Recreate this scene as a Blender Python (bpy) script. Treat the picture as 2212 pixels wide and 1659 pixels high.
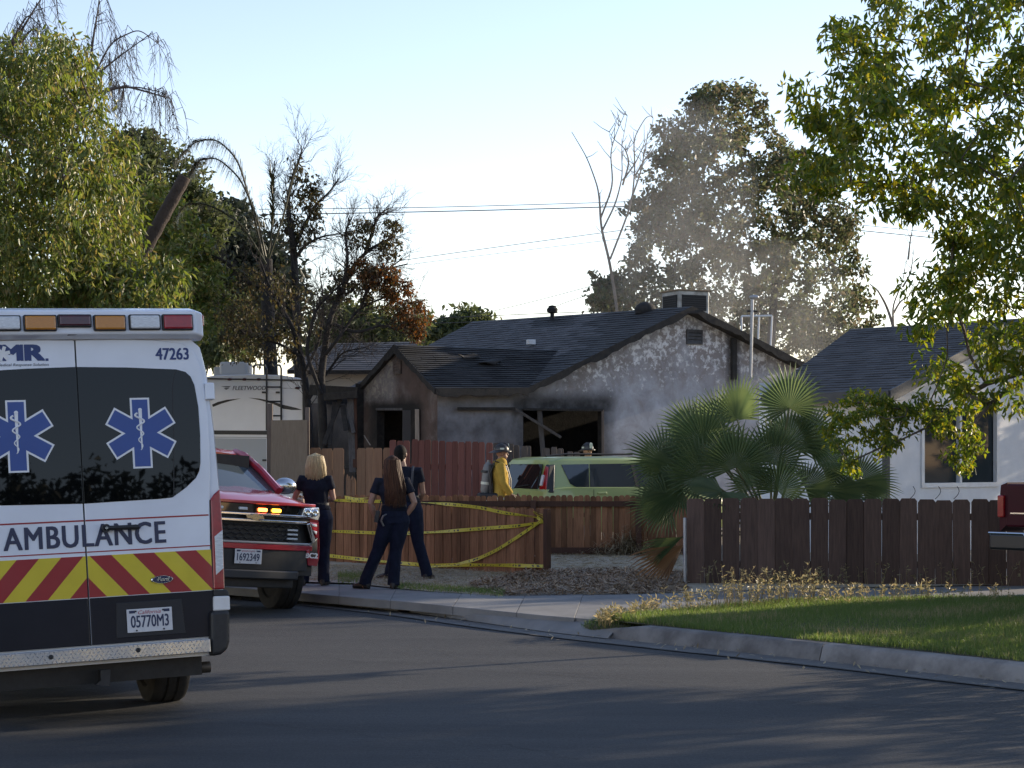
import bpy, bmesh, math, random
import numpy as np
from mathutils import Vector, Matrix, Quaternion
R = math.radians
random.seed(7)
rng = np.random.default_rng(7)
scene = bpy.context.scene
col = scene.collection
for o in list(bpy.data.objects): bpy.data.objects.remove(o)

# ------------------------------------------------------------------ camera, sky, sun, exposure
FPX, CXP, HZP, CAMZ = 4000.0, 1106.0, 1000.0, 1.75       # focal length / centre / horizon of a 2212 px wide view
camd = bpy.data.cameras.new('camera'); cam = bpy.data.objects.new('camera', camd); col.objects.link(cam)
cam.location = (0, 0, CAMZ); cam.rotation_euler = (R(90), 0, 0)
camd.sensor_width = 36; camd.lens = 36 * FPX / 2212; camd.shift_y = (HZP - 829.5) / 2212
camd.clip_start = .1; camd.clip_end = 3000
scene.camera = cam

SUN_AZ, SUN_EL = R(58), R(14)
SUNV = Vector((math.sin(SUN_AZ) * math.cos(SUN_EL), math.cos(SUN_AZ) * math.cos(SUN_EL), math.sin(SUN_EL)))
world = bpy.data.worlds.new('World'); scene.world = world; world.use_nodes = True
wn = world.node_tree.nodes; bg = wn['Background']
sky = wn.new('ShaderNodeTexSky'); sky.sky_type = 'NISHITA'; sky.sun_disc = False
sky.sun_elevation = SUN_EL; sky.sun_rotation = SUN_AZ
sky.air_density = 1.0; sky.dust_density = 0.0; sky.ozone_density = 3.0; sky.altitude = 100
wb = wn.new('ShaderNodeMix'); wb.data_type = 'RGBA'; wb.blend_type = 'MULTIPLY'; wb.inputs[0].default_value = 1; wb.inputs[7].default_value = (1.1, .79, .685, 1)     # white balance of the camera
world.node_tree.links.new(sky.outputs[0], wb.inputs[6]); world.node_tree.links.new(wb.outputs[2], bg.inputs[0]); bg.inputs[1].default_value = .15
sund = bpy.data.lights.new('sun', 'SUN'); sun = bpy.data.objects.new('sun', sund); col.objects.link(sun)
sund.energy = 2.7; sund.angle = R(.6); sund.color = (1, .84, .63)
sun.rotation_euler = (-SUNV).to_track_quat('-Z', 'Y').to_euler(); sun.location = (20, 20, 30)
vs = scene.view_settings; vs.view_transform = 'Standard'; vs.look = 'None'; vs.exposure = 1.48; vs.gamma = 1; vs.use_curve_mapping = False
scene.render.engine = 'CYCLES'
cy = scene.cycles
cy.use_denoising = True; cy.denoiser = 'OPENIMAGEDENOISE'; cy.denoising_input_passes = 'RGB_ALBEDO_NORMAL'; cy.denoising_prefilter = 'NONE'; cy.max_bounces = 8; cy.transparent_max_bounces = 8; cy.volume_bounces = 0
cy.use_adaptive_sampling = True; cy.adaptive_threshold = .01
cy.caustics_reflective = False; cy.caustics_refractive = False
cy.volume_step_rate = 2.0; cy.sample_clamp_indirect = 6

# ------------------------------------------------------------------ helpers
def at(x, y, Y): return Vector(((x - CXP) / FPX * Y, Y, CAMZ - (y - HZP) / FPX * Y))
def gnd(x, y, z=0.0):
    Y = (CAMZ - z) * FPX / (y - HZP); return Vector(((x - CXP) / FPX * Y, Y, z))
def zp(y, Y): return CAMZ - (y - HZP) / FPX * Y
def hitline(P, d, x):
    """distance along plan line P + t d whose point shows at picture column x"""
    k = (x - CXP) / FPX
    return (k * P.y - P.x) / (d.x - k * d.y)

def tag(o, label=None, cat=None, group=None, kind=None):
    if label: o['label'] = label
    if cat: o['category'] = cat
    if group: o['group'] = group
    if kind: o['kind'] = kind
    return o
def thing(name, label, cat, loc=(0, 0, 0), mat=None, group=None):
    o = bpy.data.objects.new(name, None); col.objects.link(o); o.empty_display_size = .2
    if mat is not None: o.matrix_world = mat
    else: o.location = loc
    return tag(o, label, cat, group)
def link(name, me, parent=None, mats=None, loc=None):
    o = bpy.data.objects.new(name, me); col.objects.link(o)
    if parent is not None: o.parent = parent
    if loc is not None: o.location = loc
    if mats is not None:
        for m in (mats if isinstance(mats, (list, tuple)) else [mats]): me.materials.append(m)
    return o
def smooth(me, ang=35):
    me.polygons.foreach_set('use_smooth', [True] * len(me.polygons)); me.set_sharp_from_angle(angle=R(ang))

class MB:
    def __init__(s): s.v = []; s.f = []; s.m = []
    def add(s, vs_, fs, mi=0):
        b = len(s.v); s.v += [Vector(p) for p in vs_]
        for f in fs: s.f.append([b + i for i in f]); s.m.append(mi)
        return s
    def box(s, c, d, rot=None, mi=0):
        c = Vector(c); h = Vector(d) / 2
        ps = [Vector((x * h.x, y * h.y, z * h.z)) for x in (-1, 1) for y in (-1, 1) for z in (-1, 1)]
        if rot is not None: ps = [rot @ p for p in ps]
        return s.add([c + p for p in ps], [(0, 1, 3, 2), (4, 6, 7, 5), (0, 4, 5, 1), (2, 3, 7, 6), (0, 2, 6, 4), (1, 5, 7, 3)], mi)
    def hexa(s, a, b, mi=0):
        """a, b: two quads (4 points each, same winding)"""
        return s.add(list(a) + list(b), [(3, 2, 1, 0), (4, 5, 6, 7), (0, 1, 5, 4), (1, 2, 6, 5), (2, 3, 7, 6), (3, 0, 4, 7)], mi)
    def prism(s, pts, vec, mi=0):
        n = len(pts); vec = Vector(vec); a = [Vector(p) for p in pts]
        return s.add(a + [p + vec for p in a], [tuple(range(n))[::-1], tuple(range(n, 2 * n))] + [(i, (i + 1) % n, n + (i + 1) % n, n + i) for i in range(n)], mi)
    def poly(s, pts, mi=0): return s.add(pts, [tuple(range(len(pts)))], mi)
    def loft(s, rings, mi=0, cap=True, closed=True):
        n = len(rings[0]); b = len(s.v)
        for r in rings: s.v += [Vector(p) for p in r]
        for k in range(len(rings) - 1):
            for i in range(n if closed else n - 1):
                j = (i + 1) % n
                s.f.append([b + k * n + i, b + k * n + j, b + (k + 1) * n + j, b + (k + 1) * n + i]); s.m.append(mi)
        if cap:
            s.f.append([b + i for i in range(n)][::-1]); s.m.append(mi)
            e = b + (len(rings) - 1) * n
            s.f.append([e + i for i in range(n)]); s.m.append(mi)
        return s
    def tube(s, pts, rad, n=8, mi=0, cap=True, flat=1.0):
        pts = [Vector(p) for p in pts]
        if not isinstance(rad, (list, tuple)): rad = [rad] * len(pts)
        rings = []; ref = None
        for i, p in enumerate(pts):
            t = (pts[min(i + 1, len(pts) - 1)] - pts[max(i - 1, 0)])
            t = t.normalized() if t.length > 1e-9 else Vector((0, 0, 1))
            if ref is None: ref = Vector((1, 0, 0)) if abs(t.x) < .8 else Vector((0, 1, 0))
            a = (ref - t * ref.dot(t)).normalized(); b = t.cross(a); ref = a
            rings.append([p + a * math.cos(2 * math.pi * k / n) * rad[i] + b * math.sin(2 * math.pi * k / n) * rad[i] * flat for k in range(n)])
        return s.loft(rings, mi, cap)
    def cyl(s, a, b, r, r2=None, n=14, mi=0): return s.tube([a, b], [r, r if r2 is None else r2], n, mi)
    def ell(s, c, r, rot=None, nu=16, nv=10, mi=0, zmin=-1.0):
        c = Vector(c); rings = []
        for j in range(nv + 1):
            ph = -math.pi / 2 + math.pi * j / nv
            z = max(math.sin(ph), zmin); k = max(math.cos(ph), .02)
            if z == zmin and zmin > -1: k = math.sqrt(1 - zmin * zmin)
            ring = []
            for i in range(nu):
                th = 2 * math.pi * i / nu
                p = Vector((r[0] * k * math.cos(th), r[1] * k * math.sin(th), r[2] * z))
                ring.append(c + (rot @ p if rot is not None else p))
            rings.append(ring)
        return s.loft(rings, mi)
    def lathe(s, c, axis, prof, n=24, mi=0):
        """prof: (radius, offset along axis)"""
        c = Vector(c); axis = Vector(axis).normalized()
        a = axis.orthogonal().normalized(); b = axis.cross(a)
        rings = [[c + axis * h + (a * math.cos(2 * math.pi * k / n) + b * math.sin(2 * math.pi * k / n)) * max(r, 1e-4) for k in range(n)] for r, h in prof]
        return s.loft(rings, mi)
    def build(s, name, mats, parent=None, sm=False, bevel=0, off=None, ang=35, seg=2, loc=None):
        me = bpy.data.meshes.new(name)
        vv = s.v if off is None else [p - Vector(off) for p in s.v]
        me.from_pydata([tuple(p) for p in vv], [], s.f)
        mats = mats if isinstance(mats, (list, tuple)) else [mats]
        for m in mats: me.materials.append(m)
        if len(mats) > 1: me.polygons.foreach_set('material_index', s.m)
        bm = bmesh.new(); bm.from_mesh(me); bmesh.ops.recalc_face_normals(bm, faces=bm.faces); bm.to_mesh(me); bm.free()
        if sm: smooth(me, ang)
        o = link(name, me, parent, loc=loc)
        if bevel:
            b = o.modifiers.new('bevel', 'BEVEL'); b.width = bevel; b.segments = seg; b.limit_method = 'ANGLE'; b.angle_limit = R(30)
        return o

def np_mesh(name, V, F, mats, parent=None, sm=False):
    """V (n,3), F (m,k) arrays"""
    me = bpy.data.meshes.new(name); k = F.shape[1]
    me.vertices.add(len(V)); me.vertices.foreach_set('co', np.ascontiguousarray(V, dtype=np.float32).ravel())
    me.loops.add(F.size); me.loops.foreach_set('vertex_index', np.ascontiguousarray(F, dtype=np.int32).ravel())
    me.polygons.add(len(F)); me.polygons.foreach_set('loop_start', np.arange(0, F.size, k, dtype=np.int32))
    me.update(calc_edges=True)
    if sm: me.polygons.foreach_set('use_smooth', [True] * len(me.polygons))
    return link(name, me, parent, mats)

def text(s, size, m, parent, M, name='lettering', sx=1.0, shear=0.0, off=0.0, ext=.001, space=1.0):
    """lettering as a real mesh; off thickens the strokes by overlaid shifted copies"""
    c = bpy.data.curves.new(name, 'FONT'); c.body = s; c.size = size; c.shear = shear; c.space_character = space; c.resolution_u = 3
    t = bpy.data.objects.new(name, c); col.objects.link(t); bpy.context.view_layer.update()
    me0 = bpy.data.meshes.new_from_object(t.evaluated_get(bpy.context.evaluated_depsgraph_get())); bpy.data.objects.remove(t)
    n = len(me0.vertices); co = np.zeros(n * 3); me0.vertices.foreach_get('co', co); co = co.reshape(-1, 3); fs = [list(p.vertices) for p in me0.polygons]
    V = []; F = []
    for k, (dx, dy) in enumerate([(0, 0)] if not off else [(-off, -off * .4), (off, -off * .4), (-off, off * .4), (off, off * .4), (0, 0)]):
        q_ = co.copy(); q_[:, 0] += dx; q_[:, 1] += dy; q_[:, 2] = ext * (1 + .25 * k); F += [[i + len(V) for i in f] for f in fs]; V += [tuple(p) for p in q_]
    me = bpy.data.meshes.new(name); me.from_pydata(V, [], F); me.materials.append(m); bpy.data.meshes.remove(me0)
    o = link(name, me, parent); o['kind'] = 'stuff'; o.matrix_local = M @ Matrix.Diagonal((sx, 1, 1, 1)); return o
def tbounds(o):
    co = [v.co for v in o.data.vertices]; return min(c.x for c in co), max(c.x for c in co), min(c.y for c in co), max(c.y for c in co)

def wheel(parent, c, axis, r, w, tm, rm, spokes=6, name='wheel'):
    """tyre with rounded shoulders and grooves + rim with spokes; axis points outward"""
    c = Vector(c); ax = Vector(axis).normalized(); h = w / 2
    b = MB(); b.lathe(c, ax, [(r * .62, -h * .8), (r * .66, -h * .95), (r * .86, -h), (r * .96, -h * .9), (r * .995, -h * .72), (r, -h * .5), (r, -h * .34), (r * .975, -h * .31), (r * .975, -h * .22), (r, -h * .19),
        (r, h * .19), (r * .975, h * .22), (r * .975, h * .31), (r, h * .34), (r, h * .5), (r * .995, h * .72), (r * .96, h * .9), (r * .86, h), (r * .66, h * .95), (r * .62, h * .8)], 32)
    t = b.build(name, tm, parent, sm=True, ang=30)
    b = MB(); b.lathe(c, ax, [(r * .63, h * .85), (r * .63, h * .7), (r * .57, h * .6), (r * .55, -h * .7), (r * .2, -h * .7)], 24)
    for k in range(spokes):
        a = 2 * math.pi * k / spokes; q = ax.orthogonal().normalized(); q = Quaternion(ax, a) @ q; p = ax.cross(q)
        i0 = c + ax * h * .62; w0, w1 = r * .1, r * .07
        b.hexa([i0 + q * r * .1 - p * w0, i0 + q * r * .1 + p * w0, i0 + q * r * .6 + p * w1, i0 + q * r * .6 - p * w1],
               [x - ax * .03 for x in (i0 + q * r * .1 - p * w0, i0 + q * r * .1 + p * w0, i0 + q * r * .6 + p * w1, i0 + q * r * .6 - p * w1)])
    b.cyl(c + ax * h * .3, c + ax * h * .7, r * .14, n=14)
    b.build('rim', rm, t, sm=True)
    return t

# ------------------------------------------------------------------ materials
def newmat(name):
    m = bpy.data.materials.new(name); m.use_nodes = True
    return m, m.node_tree.nodes, m.node_tree.links, m.node_tree.nodes['Principled BSDF']
def M(name, c1, c2=None, rough=.6, metal=0, scale=4, detail=5, lo=.35, hi=.65, bump=0, bscale=30, bdist=.01, spec=.5, coat=0, stretch=None, rot=None, rnd=0, emis=None, es=0, r2=None, island=0, dist=0):
    m, n, l, p = newmat(name)
    p.inputs['Base Color'].default_value = (*c1, 1); p.inputs['Roughness'].default_value = rough; p.inputs['Metallic'].default_value = metal
    p.inputs['Specular IOR Level'].default_value = spec; p.inputs['Coat Weight'].default_value = coat; p.inputs['Coat Roughness'].default_value = .05
    tc = n.new('ShaderNodeTexCoord'); vec = tc.outputs['Object']
    if rnd or stretch or rot:
        mp = n.new('ShaderNodeMapping'); l.new(vec, mp.inputs[0])
        if stretch: mp.inputs['Scale'].default_value = stretch
        if rot: mp.inputs['Rotation'].default_value = rot
        if rnd:
            oi = n.new('ShaderNodeObjectInfo'); mu = n.new('ShaderNodeMath'); mu.operation = 'MULTIPLY'; mu.inputs[1].default_value = 37
            l.new(oi.outputs['Random'], mu.inputs[0]); l.new(mu.outputs[0], mp.inputs['Location'])
        vec = mp.outputs[0]
    out = None
    if c2 is not None:
        nz = n.new('ShaderNodeTexNoise'); nz.inputs['Scale'].default_value = scale; nz.inputs['Detail'].default_value = detail; nz.inputs['Roughness'].default_value = .62; nz.inputs['Distortion'].default_value = dist
        l.new(vec, nz.inputs['Vector'])
        mr = n.new('ShaderNodeMapRange'); mr.inputs[1].default_value = lo; mr.inputs[2].default_value = hi; l.new(nz.outputs[0], mr.inputs[0])
        mx = n.new('ShaderNodeMix'); mx.data_type = 'RGBA'; l.new(mr.outputs[0], mx.inputs[0])
        mx.inputs[6].default_value = (*c1, 1); mx.inputs[7].default_value = (*c2, 1); out = mx.outputs[2]
        if r2 is not None:
            m2 = n.new('ShaderNodeMapRange'); m2.inputs[3].default_value = rough; m2.inputs[4].default_value = r2; l.new(mr.outputs[0], m2.inputs[0]); l.new(m2.outputs[0], p.inputs['Roughness'])
    if rnd or island:
        hs = n.new('ShaderNodeHueSaturation'); mr2 = n.new('ShaderNodeMapRange')
        amt = rnd or island; mr2.inputs[3].default_value = 1 - amt; mr2.inputs[4].default_value = 1 + amt
        if rnd: l.new(oi.outputs['Random'], mr2.inputs[0])
        else:
            g = n.new('ShaderNodeNewGeometry'); l.new(g.outputs['Random Per Island'], mr2.inputs[0])
        l.new(mr2.outputs[0], hs.inputs['Value'])
        if out is not None: l.new(out, hs.inputs['Color'])
        else: hs.inputs['Color'].default_value = (*c1, 1)
        out = hs.outputs[0]
    if out is not None: l.new(out, p.inputs['Base Color'])
    if bump:
        nb = n.new('ShaderNodeTexNoise'); nb.inputs['Scale'].default_value = bscale; nb.inputs['Detail'].default_value = 6; l.new(vec, nb.inputs['Vector'])
        bp = n.new('ShaderNodeBump'); bp.inputs['Strength'].default_value = bump; bp.inputs['Distance'].default_value = bdist
        l.new(nb.outputs[0], bp.inputs['Height']); l.new(bp.outputs[0], p.inputs['Normal'])
    if emis: p.inputs['Emission Color'].default_value = (*emis, 1); p.inputs['Emission Strength'].default_value = es
    return m
def leafmat(name, cols, trans=.5, rough=.5, spec=.35, tv=1.9):
    """cols: list of base colours spread over the leaves at random; light passes through the blade"""
    m, n, l, p = newmat(name)
    g = n.new('ShaderNodeNewGeometry'); cr = n.new('ShaderNodeValToRGB'); l.new(g.outputs['Random Per Island'], cr.inputs[0])
    e = cr.color_ramp.elements
    while len(e) < len(cols): e.new(.5)
    for i, c in enumerate(cols): e[i].position = i / max(1, len(cols) - 1); e[i].color = (*c, 1)
    l.new(cr.outputs[0], p.inputs['Base Color']); p.inputs['Roughness'].default_value = rough; p.inputs['Specular IOR Level'].default_value = spec
    tr = n.new('ShaderNodeBsdfTranslucent'); hs = n.new('ShaderNodeHueSaturation'); hs.inputs['Hue'].default_value = .485; hs.inputs['Saturation'].default_value = 1.15; hs.inputs['Value'].default_value = tv
    l.new(cr.outputs[0], hs.inputs['Color']); l.new(hs.outputs[0], tr.inputs[0])
    mx = n.new('ShaderNodeMixShader'); mx.inputs[0].default_value = trans
    l.new(p.outputs[0], mx.inputs[1]); l.new(tr.outputs[0], mx.inputs[2]); l.new(mx.outputs[0], n['Material Output'].inputs[0])
    return m
BLK = M('black_plastic', (.012, .012, .013), (.02, .02, .022), rough=.5, scale=20)
RUB = M('tyre_rubber', (.012, .012, .013), (.03, .028, .026), rough=.85, scale=9, bump=.2, bscale=60)
CHR = M('chrome', (.75, .76, .78), rough=.12, metal=1)
ALU = M('rim_alloy', (.45, .46, .48), (.35, .36, .38), rough=.3, metal=1, scale=12)
GLS = M('dark_glass', (.006, .007, .008), rough=.03, spec=.7)
WHT = M('white_plastic', (.74, .75, .76), (.66, .66, .66), rough=.45, scale=6)
# ------------------------------------------------------------------ ground, road, kerbs, pavement, lawn
ASPH = M('asphalt', (.033, .034, .037), (.066, .066, .067), rough=.8, scale=1.1, detail=12, lo=.28, hi=.72, bump=.7, bscale=70, bdist=.012, stretch=(.16, 1.1, 1), rot=(0, 0, R(42)), spec=.3)
_n, _l = ASPH.node_tree.nodes, ASPH.node_tree.links; _p = _n['Principled BSDF']; _old = _p.inputs['Base Color'].links[0].from_socket
_tc = _n.new('ShaderNodeTexCoord'); _z = _n.new('ShaderNodeTexNoise'); _z.inputs['Scale'].default_value = 55; _z.inputs['Detail'].default_value = 6; _z.inputs['Roughness'].default_value = .8; _l.new(_tc.outputs['Object'], _z.inputs['Vector'])
_r = _n.new('ShaderNodeMapRange'); _r.inputs[1].default_value = .35; _r.inputs[2].default_value = .68; _r.inputs[3].default_value = .55; _r.inputs[4].default_value = 1.5; _l.new(_z.outputs[0], _r.inputs[0])
_h = _n.new('ShaderNodeHueSaturation'); _l.new(_old, _h.inputs['Color']); _l.new(_r.outputs[0], _h.inputs['Value']); _l.new(_h.outputs[0], _p.inputs['Base Color'])
GUT = M('gutter_concrete', (.10, .098, .095), (.15, .145, .14), rough=.85, scale=3, detail=9, bump=.35, bscale=140, bdist=.006)
CONC = M('concrete', (.155, .152, .15), (.215, .21, .205), rough=.85, scale=1.8, detail=9, bump=.25, bscale=120, bdist=.005, rnd=.07)
KERB = M('kerb_concrete', (.12, .113, .11), (.235, .225, .215), rough=.85, scale=2.6, detail=10, lo=.38, hi=.6, bump=.45, bscale=90, bdist=.008, rnd=.08)
DIRT = M('dirt', (.22, .18, .13), (.34, .285, .215), rough=.95, scale=1.2, detail=9, bump=.6, bscale=35, bdist=.03)
SOIL = M('lawn_soil', (.05, .05, .025), (.08, .075, .04), rough=.95, scale=5, bump=.4, bscale=50)

def prof(Y): return .17 + .011 * (Y - 24)
GP = [Vector((13, 3.85)), gnd(2212, 1478).xy, gnd(1780, 1428).xy, gnd(1290, 1378).xy, gnd(1180, 1365).xy, gnd(870, 1321).xy, gnd(640, 1298).xy, gnd(500, 1285).xy, Vector((-43, 69.6))]
def dense(P, step=.5):
    out = []
    for a, b in zip(P[:-1], P[1:]):
        n = max(1, int((b - a).length / step))
        out += [a.lerp(b, i / n) for i in range(n)]
    out.append(P[-1])
    for _ in range(6):
        out = [out[0]] + [(out[i - 1] + out[i] * 2 + out[i + 1]) / 4 for i in range(1, len(out) - 1)] + [out[-1]]
    return out
GL = dense(GP)
def normals(P):
    o = []
    for i in range(len(P)):
        t = (P[min(i + 1, len(P) - 1)] - P[max(i - 1, 0)]).normalized(); o.append(Vector((t.y, -t.x)))   # away from the road
    return o
GN = normals(GL)
for i, n_ in enumerate(GN):
    if n_.y < 0: GN[i] = -n_
def strip(offs, name, m, i0=0, i1=None, kind='structure'):
    """offs: list of (distance from the gutter line, height)"""
    i1 = len(GL) if i1 is None else i1; b = MB()
    rings = [[Vector((*(GL[i] + GN[i] * d), z)) for d, z in offs] for i in range(i0, i1)]
    b.loft(rings, cap=False, closed=False); o = b.build(name, m, sm=True); o['kind'] = kind; return o
def sheet(name, pts, m, zf=None):
    b = MB(); b.poly([Vector((p[0], p[1], zf(p[1]) if zf else p[2])) for p in pts]); o = b.build(name, m); o['kind'] = 'structure'
    bm = bmesh.new(); bm.from_mesh(o.data); bmesh.ops.triangulate(bm, faces=bm.faces)
    for f in bm.faces:
        if f.normal.z < 0: f.normal_flip()
    bm.to_mesh(o.data); bm.free(); return o

sheet('ground', [(-900, -300, -.08), (900, -300, -.08), (900, 1500, -.08), (-900, 1500, -.08)], DIRT)
crown = lambda m_: .02 * (1 - ((m_ - 5.5) / 5.5) ** 2)
strip([(-11, 0)] + [(-x, crown(x)) for x in (10, 8.5, 7, 5.5, 4, 2.5, 1.2, .5)] + [(0, 0)], 'road', ASPH)
strip([(-.42, .0105), (-.02, .006)], 'gutter', GUT)
strip([(-60, .12), (-11.2, .12), (-11, .0)], 'near_verge', CONC)
# seam of dark tar along the gutter edge
TAR = M('tar', (.012, .012, .013), (.03, .03, .03), rough=.7, scale=8)
b = MB(); rr = random.Random(3)
for i in range(2, len(GL) - 80):
    w0 = .012 + .012 * rr.random(); d = -.43 + .012 * rr.random()
    a0 = GL[i] + GN[i] * d; a1 = GL[i + 1] + GN[i + 1] * d
    b.poly([(*a0, .0165), (*a1, .0165), (*(a1 + GN[i + 1] * w0), .0165), (*(a0 + GN[i] * w0), .0165)])
o = b.build('gutter_seam', TAR); o['kind'] = 'structure'

UP = [(200, 1233), (500, 1250), (640, 1258), (760, 1261), (900, 1274), (1060, 1284), (1200, 1284), (1330, 1281), (1480, 1278), (1700, 1271), (1950, 1267), (2212, 1263), (2600, 1258)]
LO = [(200, 1253), (500, 1269), (640, 1280), (760, 1290), (880, 1300), (1040, 1316), (1180, 1330), (1312, 1340), (1450, 1318), (1700, 1300), (1950, 1294), (2212, 1289), (2600, 1284)]
far = [Vector((160, 60)), Vector((-160, 60)), Vector((-160, 40))]
yp = [gnd(x, y - 1, .17) for x, y in UP]
PDIRT = M('pale_dirt', (.34, .29, .215), (.47, .405, .31), rough=.95, scale=1.6, detail=9, bump=.6, bscale=35, bdist=.03)
sheet('yard', [(p.x, p.y) for p in yp] + [(60, 30), (160, 60), (-160, 60), (-60, 42)], PDIRT, prof)
sheet('far_ground', [(-300, 60, .5), (300, 60, .5), (300, 900, .5), (-300, 900, .5)], DIRT)
# pavement slabs
b = MB()
for k in range(len(UP) - 1):
    a0, a1 = gnd(*UP[k], .12), gnd(*UP[k + 1], .12); c0, c1 = gnd(*LO[k], .12), gnd(*LO[k + 1], .12)
    b.poly([c0, c1, a1, a0])
pave = b.build('pavement', M('joint_dirt', (.10, .097, .093), (.14, .135, .13), rough=.95, scale=9)); pave['kind'] = 'structure'
b = MB()
def lerp2(P, s):
    i = min(int(s), len(P) - 2); f = s - i; return (P[i][0] + (P[i + 1][0] - P[i][0]) * f, P[i][1] + (P[i + 1][1] - P[i][1]) * f)
NS = 13
for k in range(NS):
    s0 = k * (len(UP) - 1) / NS + .002; s1 = (k + 1) * (len(UP) - 1) / NS - .002
    ss = [s0] + [q for q in range(int(s0) + 1, int(s1) + 1) if s0 < q < s1] + [s1]
    zt = .15 + .004 * rr.random()
    lo_ = [gnd(*lerp2(LO, q), zt) for q in ss]; up_ = [gnd(*lerp2(UP, q), zt) for q in ss]
    b = MB(); b.prism(lo_ + up_[::-1], (0, 0, -.1)); b.build('slab', CONC, pave, bevel=.004, seg=1)
# driveway apron sloping down to the gutter
LA = [(880, 1301), (1040, 1317), (1180, 1331), (1345, 1344)]; GA = [(885, 1322.5), (1030, 1343), (1180, 1364.5), (1312, 1379)]
b = MB(); b.loft([[gnd(*lerp2(LA, s / 4), .136) for s in range(0, 13)], [gnd(*[(lerp2(LA, s / 4)[i] * .5 + lerp2(GA, s / 4)[i] * .5) for i in (0, 1)], .08) for s in range(13)], [gnd(*lerp2(GA, s / 4), .014) for s in range(13)]], cap=False, closed=False)
e0, e1 = gnd(*LA[-1], .136), gnd(*GA[-1], .014); b.poly([e0, e1, e1 + Vector((0, 0, -.1)), e0 + Vector((0, 0, -.2))])
o = b.build('driveway_apron', CONC, sm=True); o['kind'] = 'structure'
# kerb stones
def ix(xp):
    return min(range(len(GL)), key=lambda i: abs((GL[i].x / GL[i].y) - (xp - CXP) / FPX) if GL[i].y > 8 else 9)
def kerb(i0, i1, ends=()):
    i = i0; root = thing('kerb', None, None); root['kind'] = 'structure'
    while i < i1 - 1:
        j = min(i + 6, i1 - 1); b = MB(); rings = []
        for k in range(i, j + 1):
            g = .006 if k == i else (-.006 if k == j else 0)
            t = (GL[min(k + 1, len(GL) - 1)] - GL[k - 1]).normalized(); P = GL[k] + t * g; N = GN[k]
            h = .15
            if k == i0 and 'a' in ends: h = .09
            if k == i1 - 1 and 'b' in ends: h = .075
            rings.append([Vector((*(P + N * d), z)) for d, z in ((-.01, -.05), (.0, .01), (.035, h - .03), (.06, h - .004), (.09, h), (.19, h), (.2, -.05))])
        b.loft(rings); b.build('kerb_stone', KERB, root, sm=True, ang=50); i = j
    return root
I1, I2 = ix(1290), ix(885)
kerb(2, I1 + 1, ('b',)); kerb(I2, len(GL) - 70, ('a',))
# lawn
li = [i for i in range(2, I1 + 1)]
lf = [GL[i] + GN[i] * .2 for i in li]
lb = [gnd(*p, .15).xy for p in LO[7:]][::-1]
lawn_poly = lf + [gnd(*p, .15).xy for p in LO[7:]]
sheet('lawn', [(p.x, p.y, .150) for p in lawn_poly], SOIL)
def in_poly(px, py, poly):
    """px, py arrays; poly list of 2-vectors"""
    ins = np.zeros(len(px), bool); n = len(poly)
    for i in range(n):
        x0, y0 = poly[i][0], poly[i][1]; x1, y1 = poly[(i + 1) % n][0], poly[(i + 1) % n][1]
        if y0 == y1: continue
        c = ((y0 > py) != (y1 > py)) & (px < (x1 - x0) * (py - y0) / (y1 - y0) + x0); ins ^= c
    return ins
def blades(name, X, Y, Z, H, W, lean, m, parent=None, seed=1, label=None, cat=None):
    g = np.random.default_rng(seed); n = len(X)
    th = g.uniform(0, 2 * np.pi, n); ld = g.uniform(0, 2 * np.pi, n); la = np.abs(g.normal(0, lean, n))
    wx, wy = np.cos(th) * W / 2, np.sin(th) * W / 2
    P = np.zeros((n, 5, 3)); dx, dy = np.cos(ld) * la * H, np.sin(ld) * la * H
    P[:, 0] = np.stack([X - wx, Y - wy, Z], 1); P[:, 1] = np.stack([X + wx, Y + wy, Z], 1)
    P[:, 2] = np.stack([X + wx * .7 + dx * .3, Y + wy * .7 + dy * .3, Z + H * .55], 1); P[:, 3] = np.stack([X - wx * .7 + dx * .3, Y - wy * .7 + dy * .3, Z + H * .55], 1)
    P[:, 4] = np.stack([X + dx, Y + dy, Z + H * np.sqrt(np.clip(1 - la ** 2 * .6, .1, 1))], 1)
    k = np.arange(n)[:, None] * 5
    F = np.concatenate([k + [0, 1, 2], k + [0, 2, 3], k + [3, 2, 4]], 0)
    o = np_mesh(name, P.reshape(-1, 3), F, m, parent); o['kind'] = 'stuff'
    return tag(o, label, cat)
GRASS = leafmat('grass_blade', [(.08, .125, .036), (.115, .17, .05), (.10, .15, .042), (.17, .19, .075)], trans=.45)
GDRY = leafmat('dry_grass', [(.26, .22, .11), (.34, .29, .16), (.18, .17, .08), (.3, .27, .15)], trans=.35)
g = np.random.default_rng(5); lp = np.array([[p.x, p.y] for p in lawn_poly])
N0 = 330000
X = g.uniform(lp[:, 0].min(), 8.5, N0); Y = g.uniform(11.5, lp[:, 1].max() + .1, N0)
vis = (np.abs(X / Y) < .31)
k = in_poly(X, Y, lawn_poly) & vis; X, Y = X[k], Y[k]
patch = np.sin(X * 2.1 + Y) * .5 + np.sin(X * .9 - Y * 1.7 + 1) * .5
H = g.uniform(.035, .085, len(X)) * (1 + .25 * patch)
Z = .14 + .02 * np.sin(X * 1.3) * np.sin(Y * 1.1)
blades('lawn_grass', X, Y, Z, H, g.uniform(.004, .008, len(X)), .55, GRASS, seed=2, label='green lawn grass between the kerb and the pavement', cat='grass')
print('grass', len(X))
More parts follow.
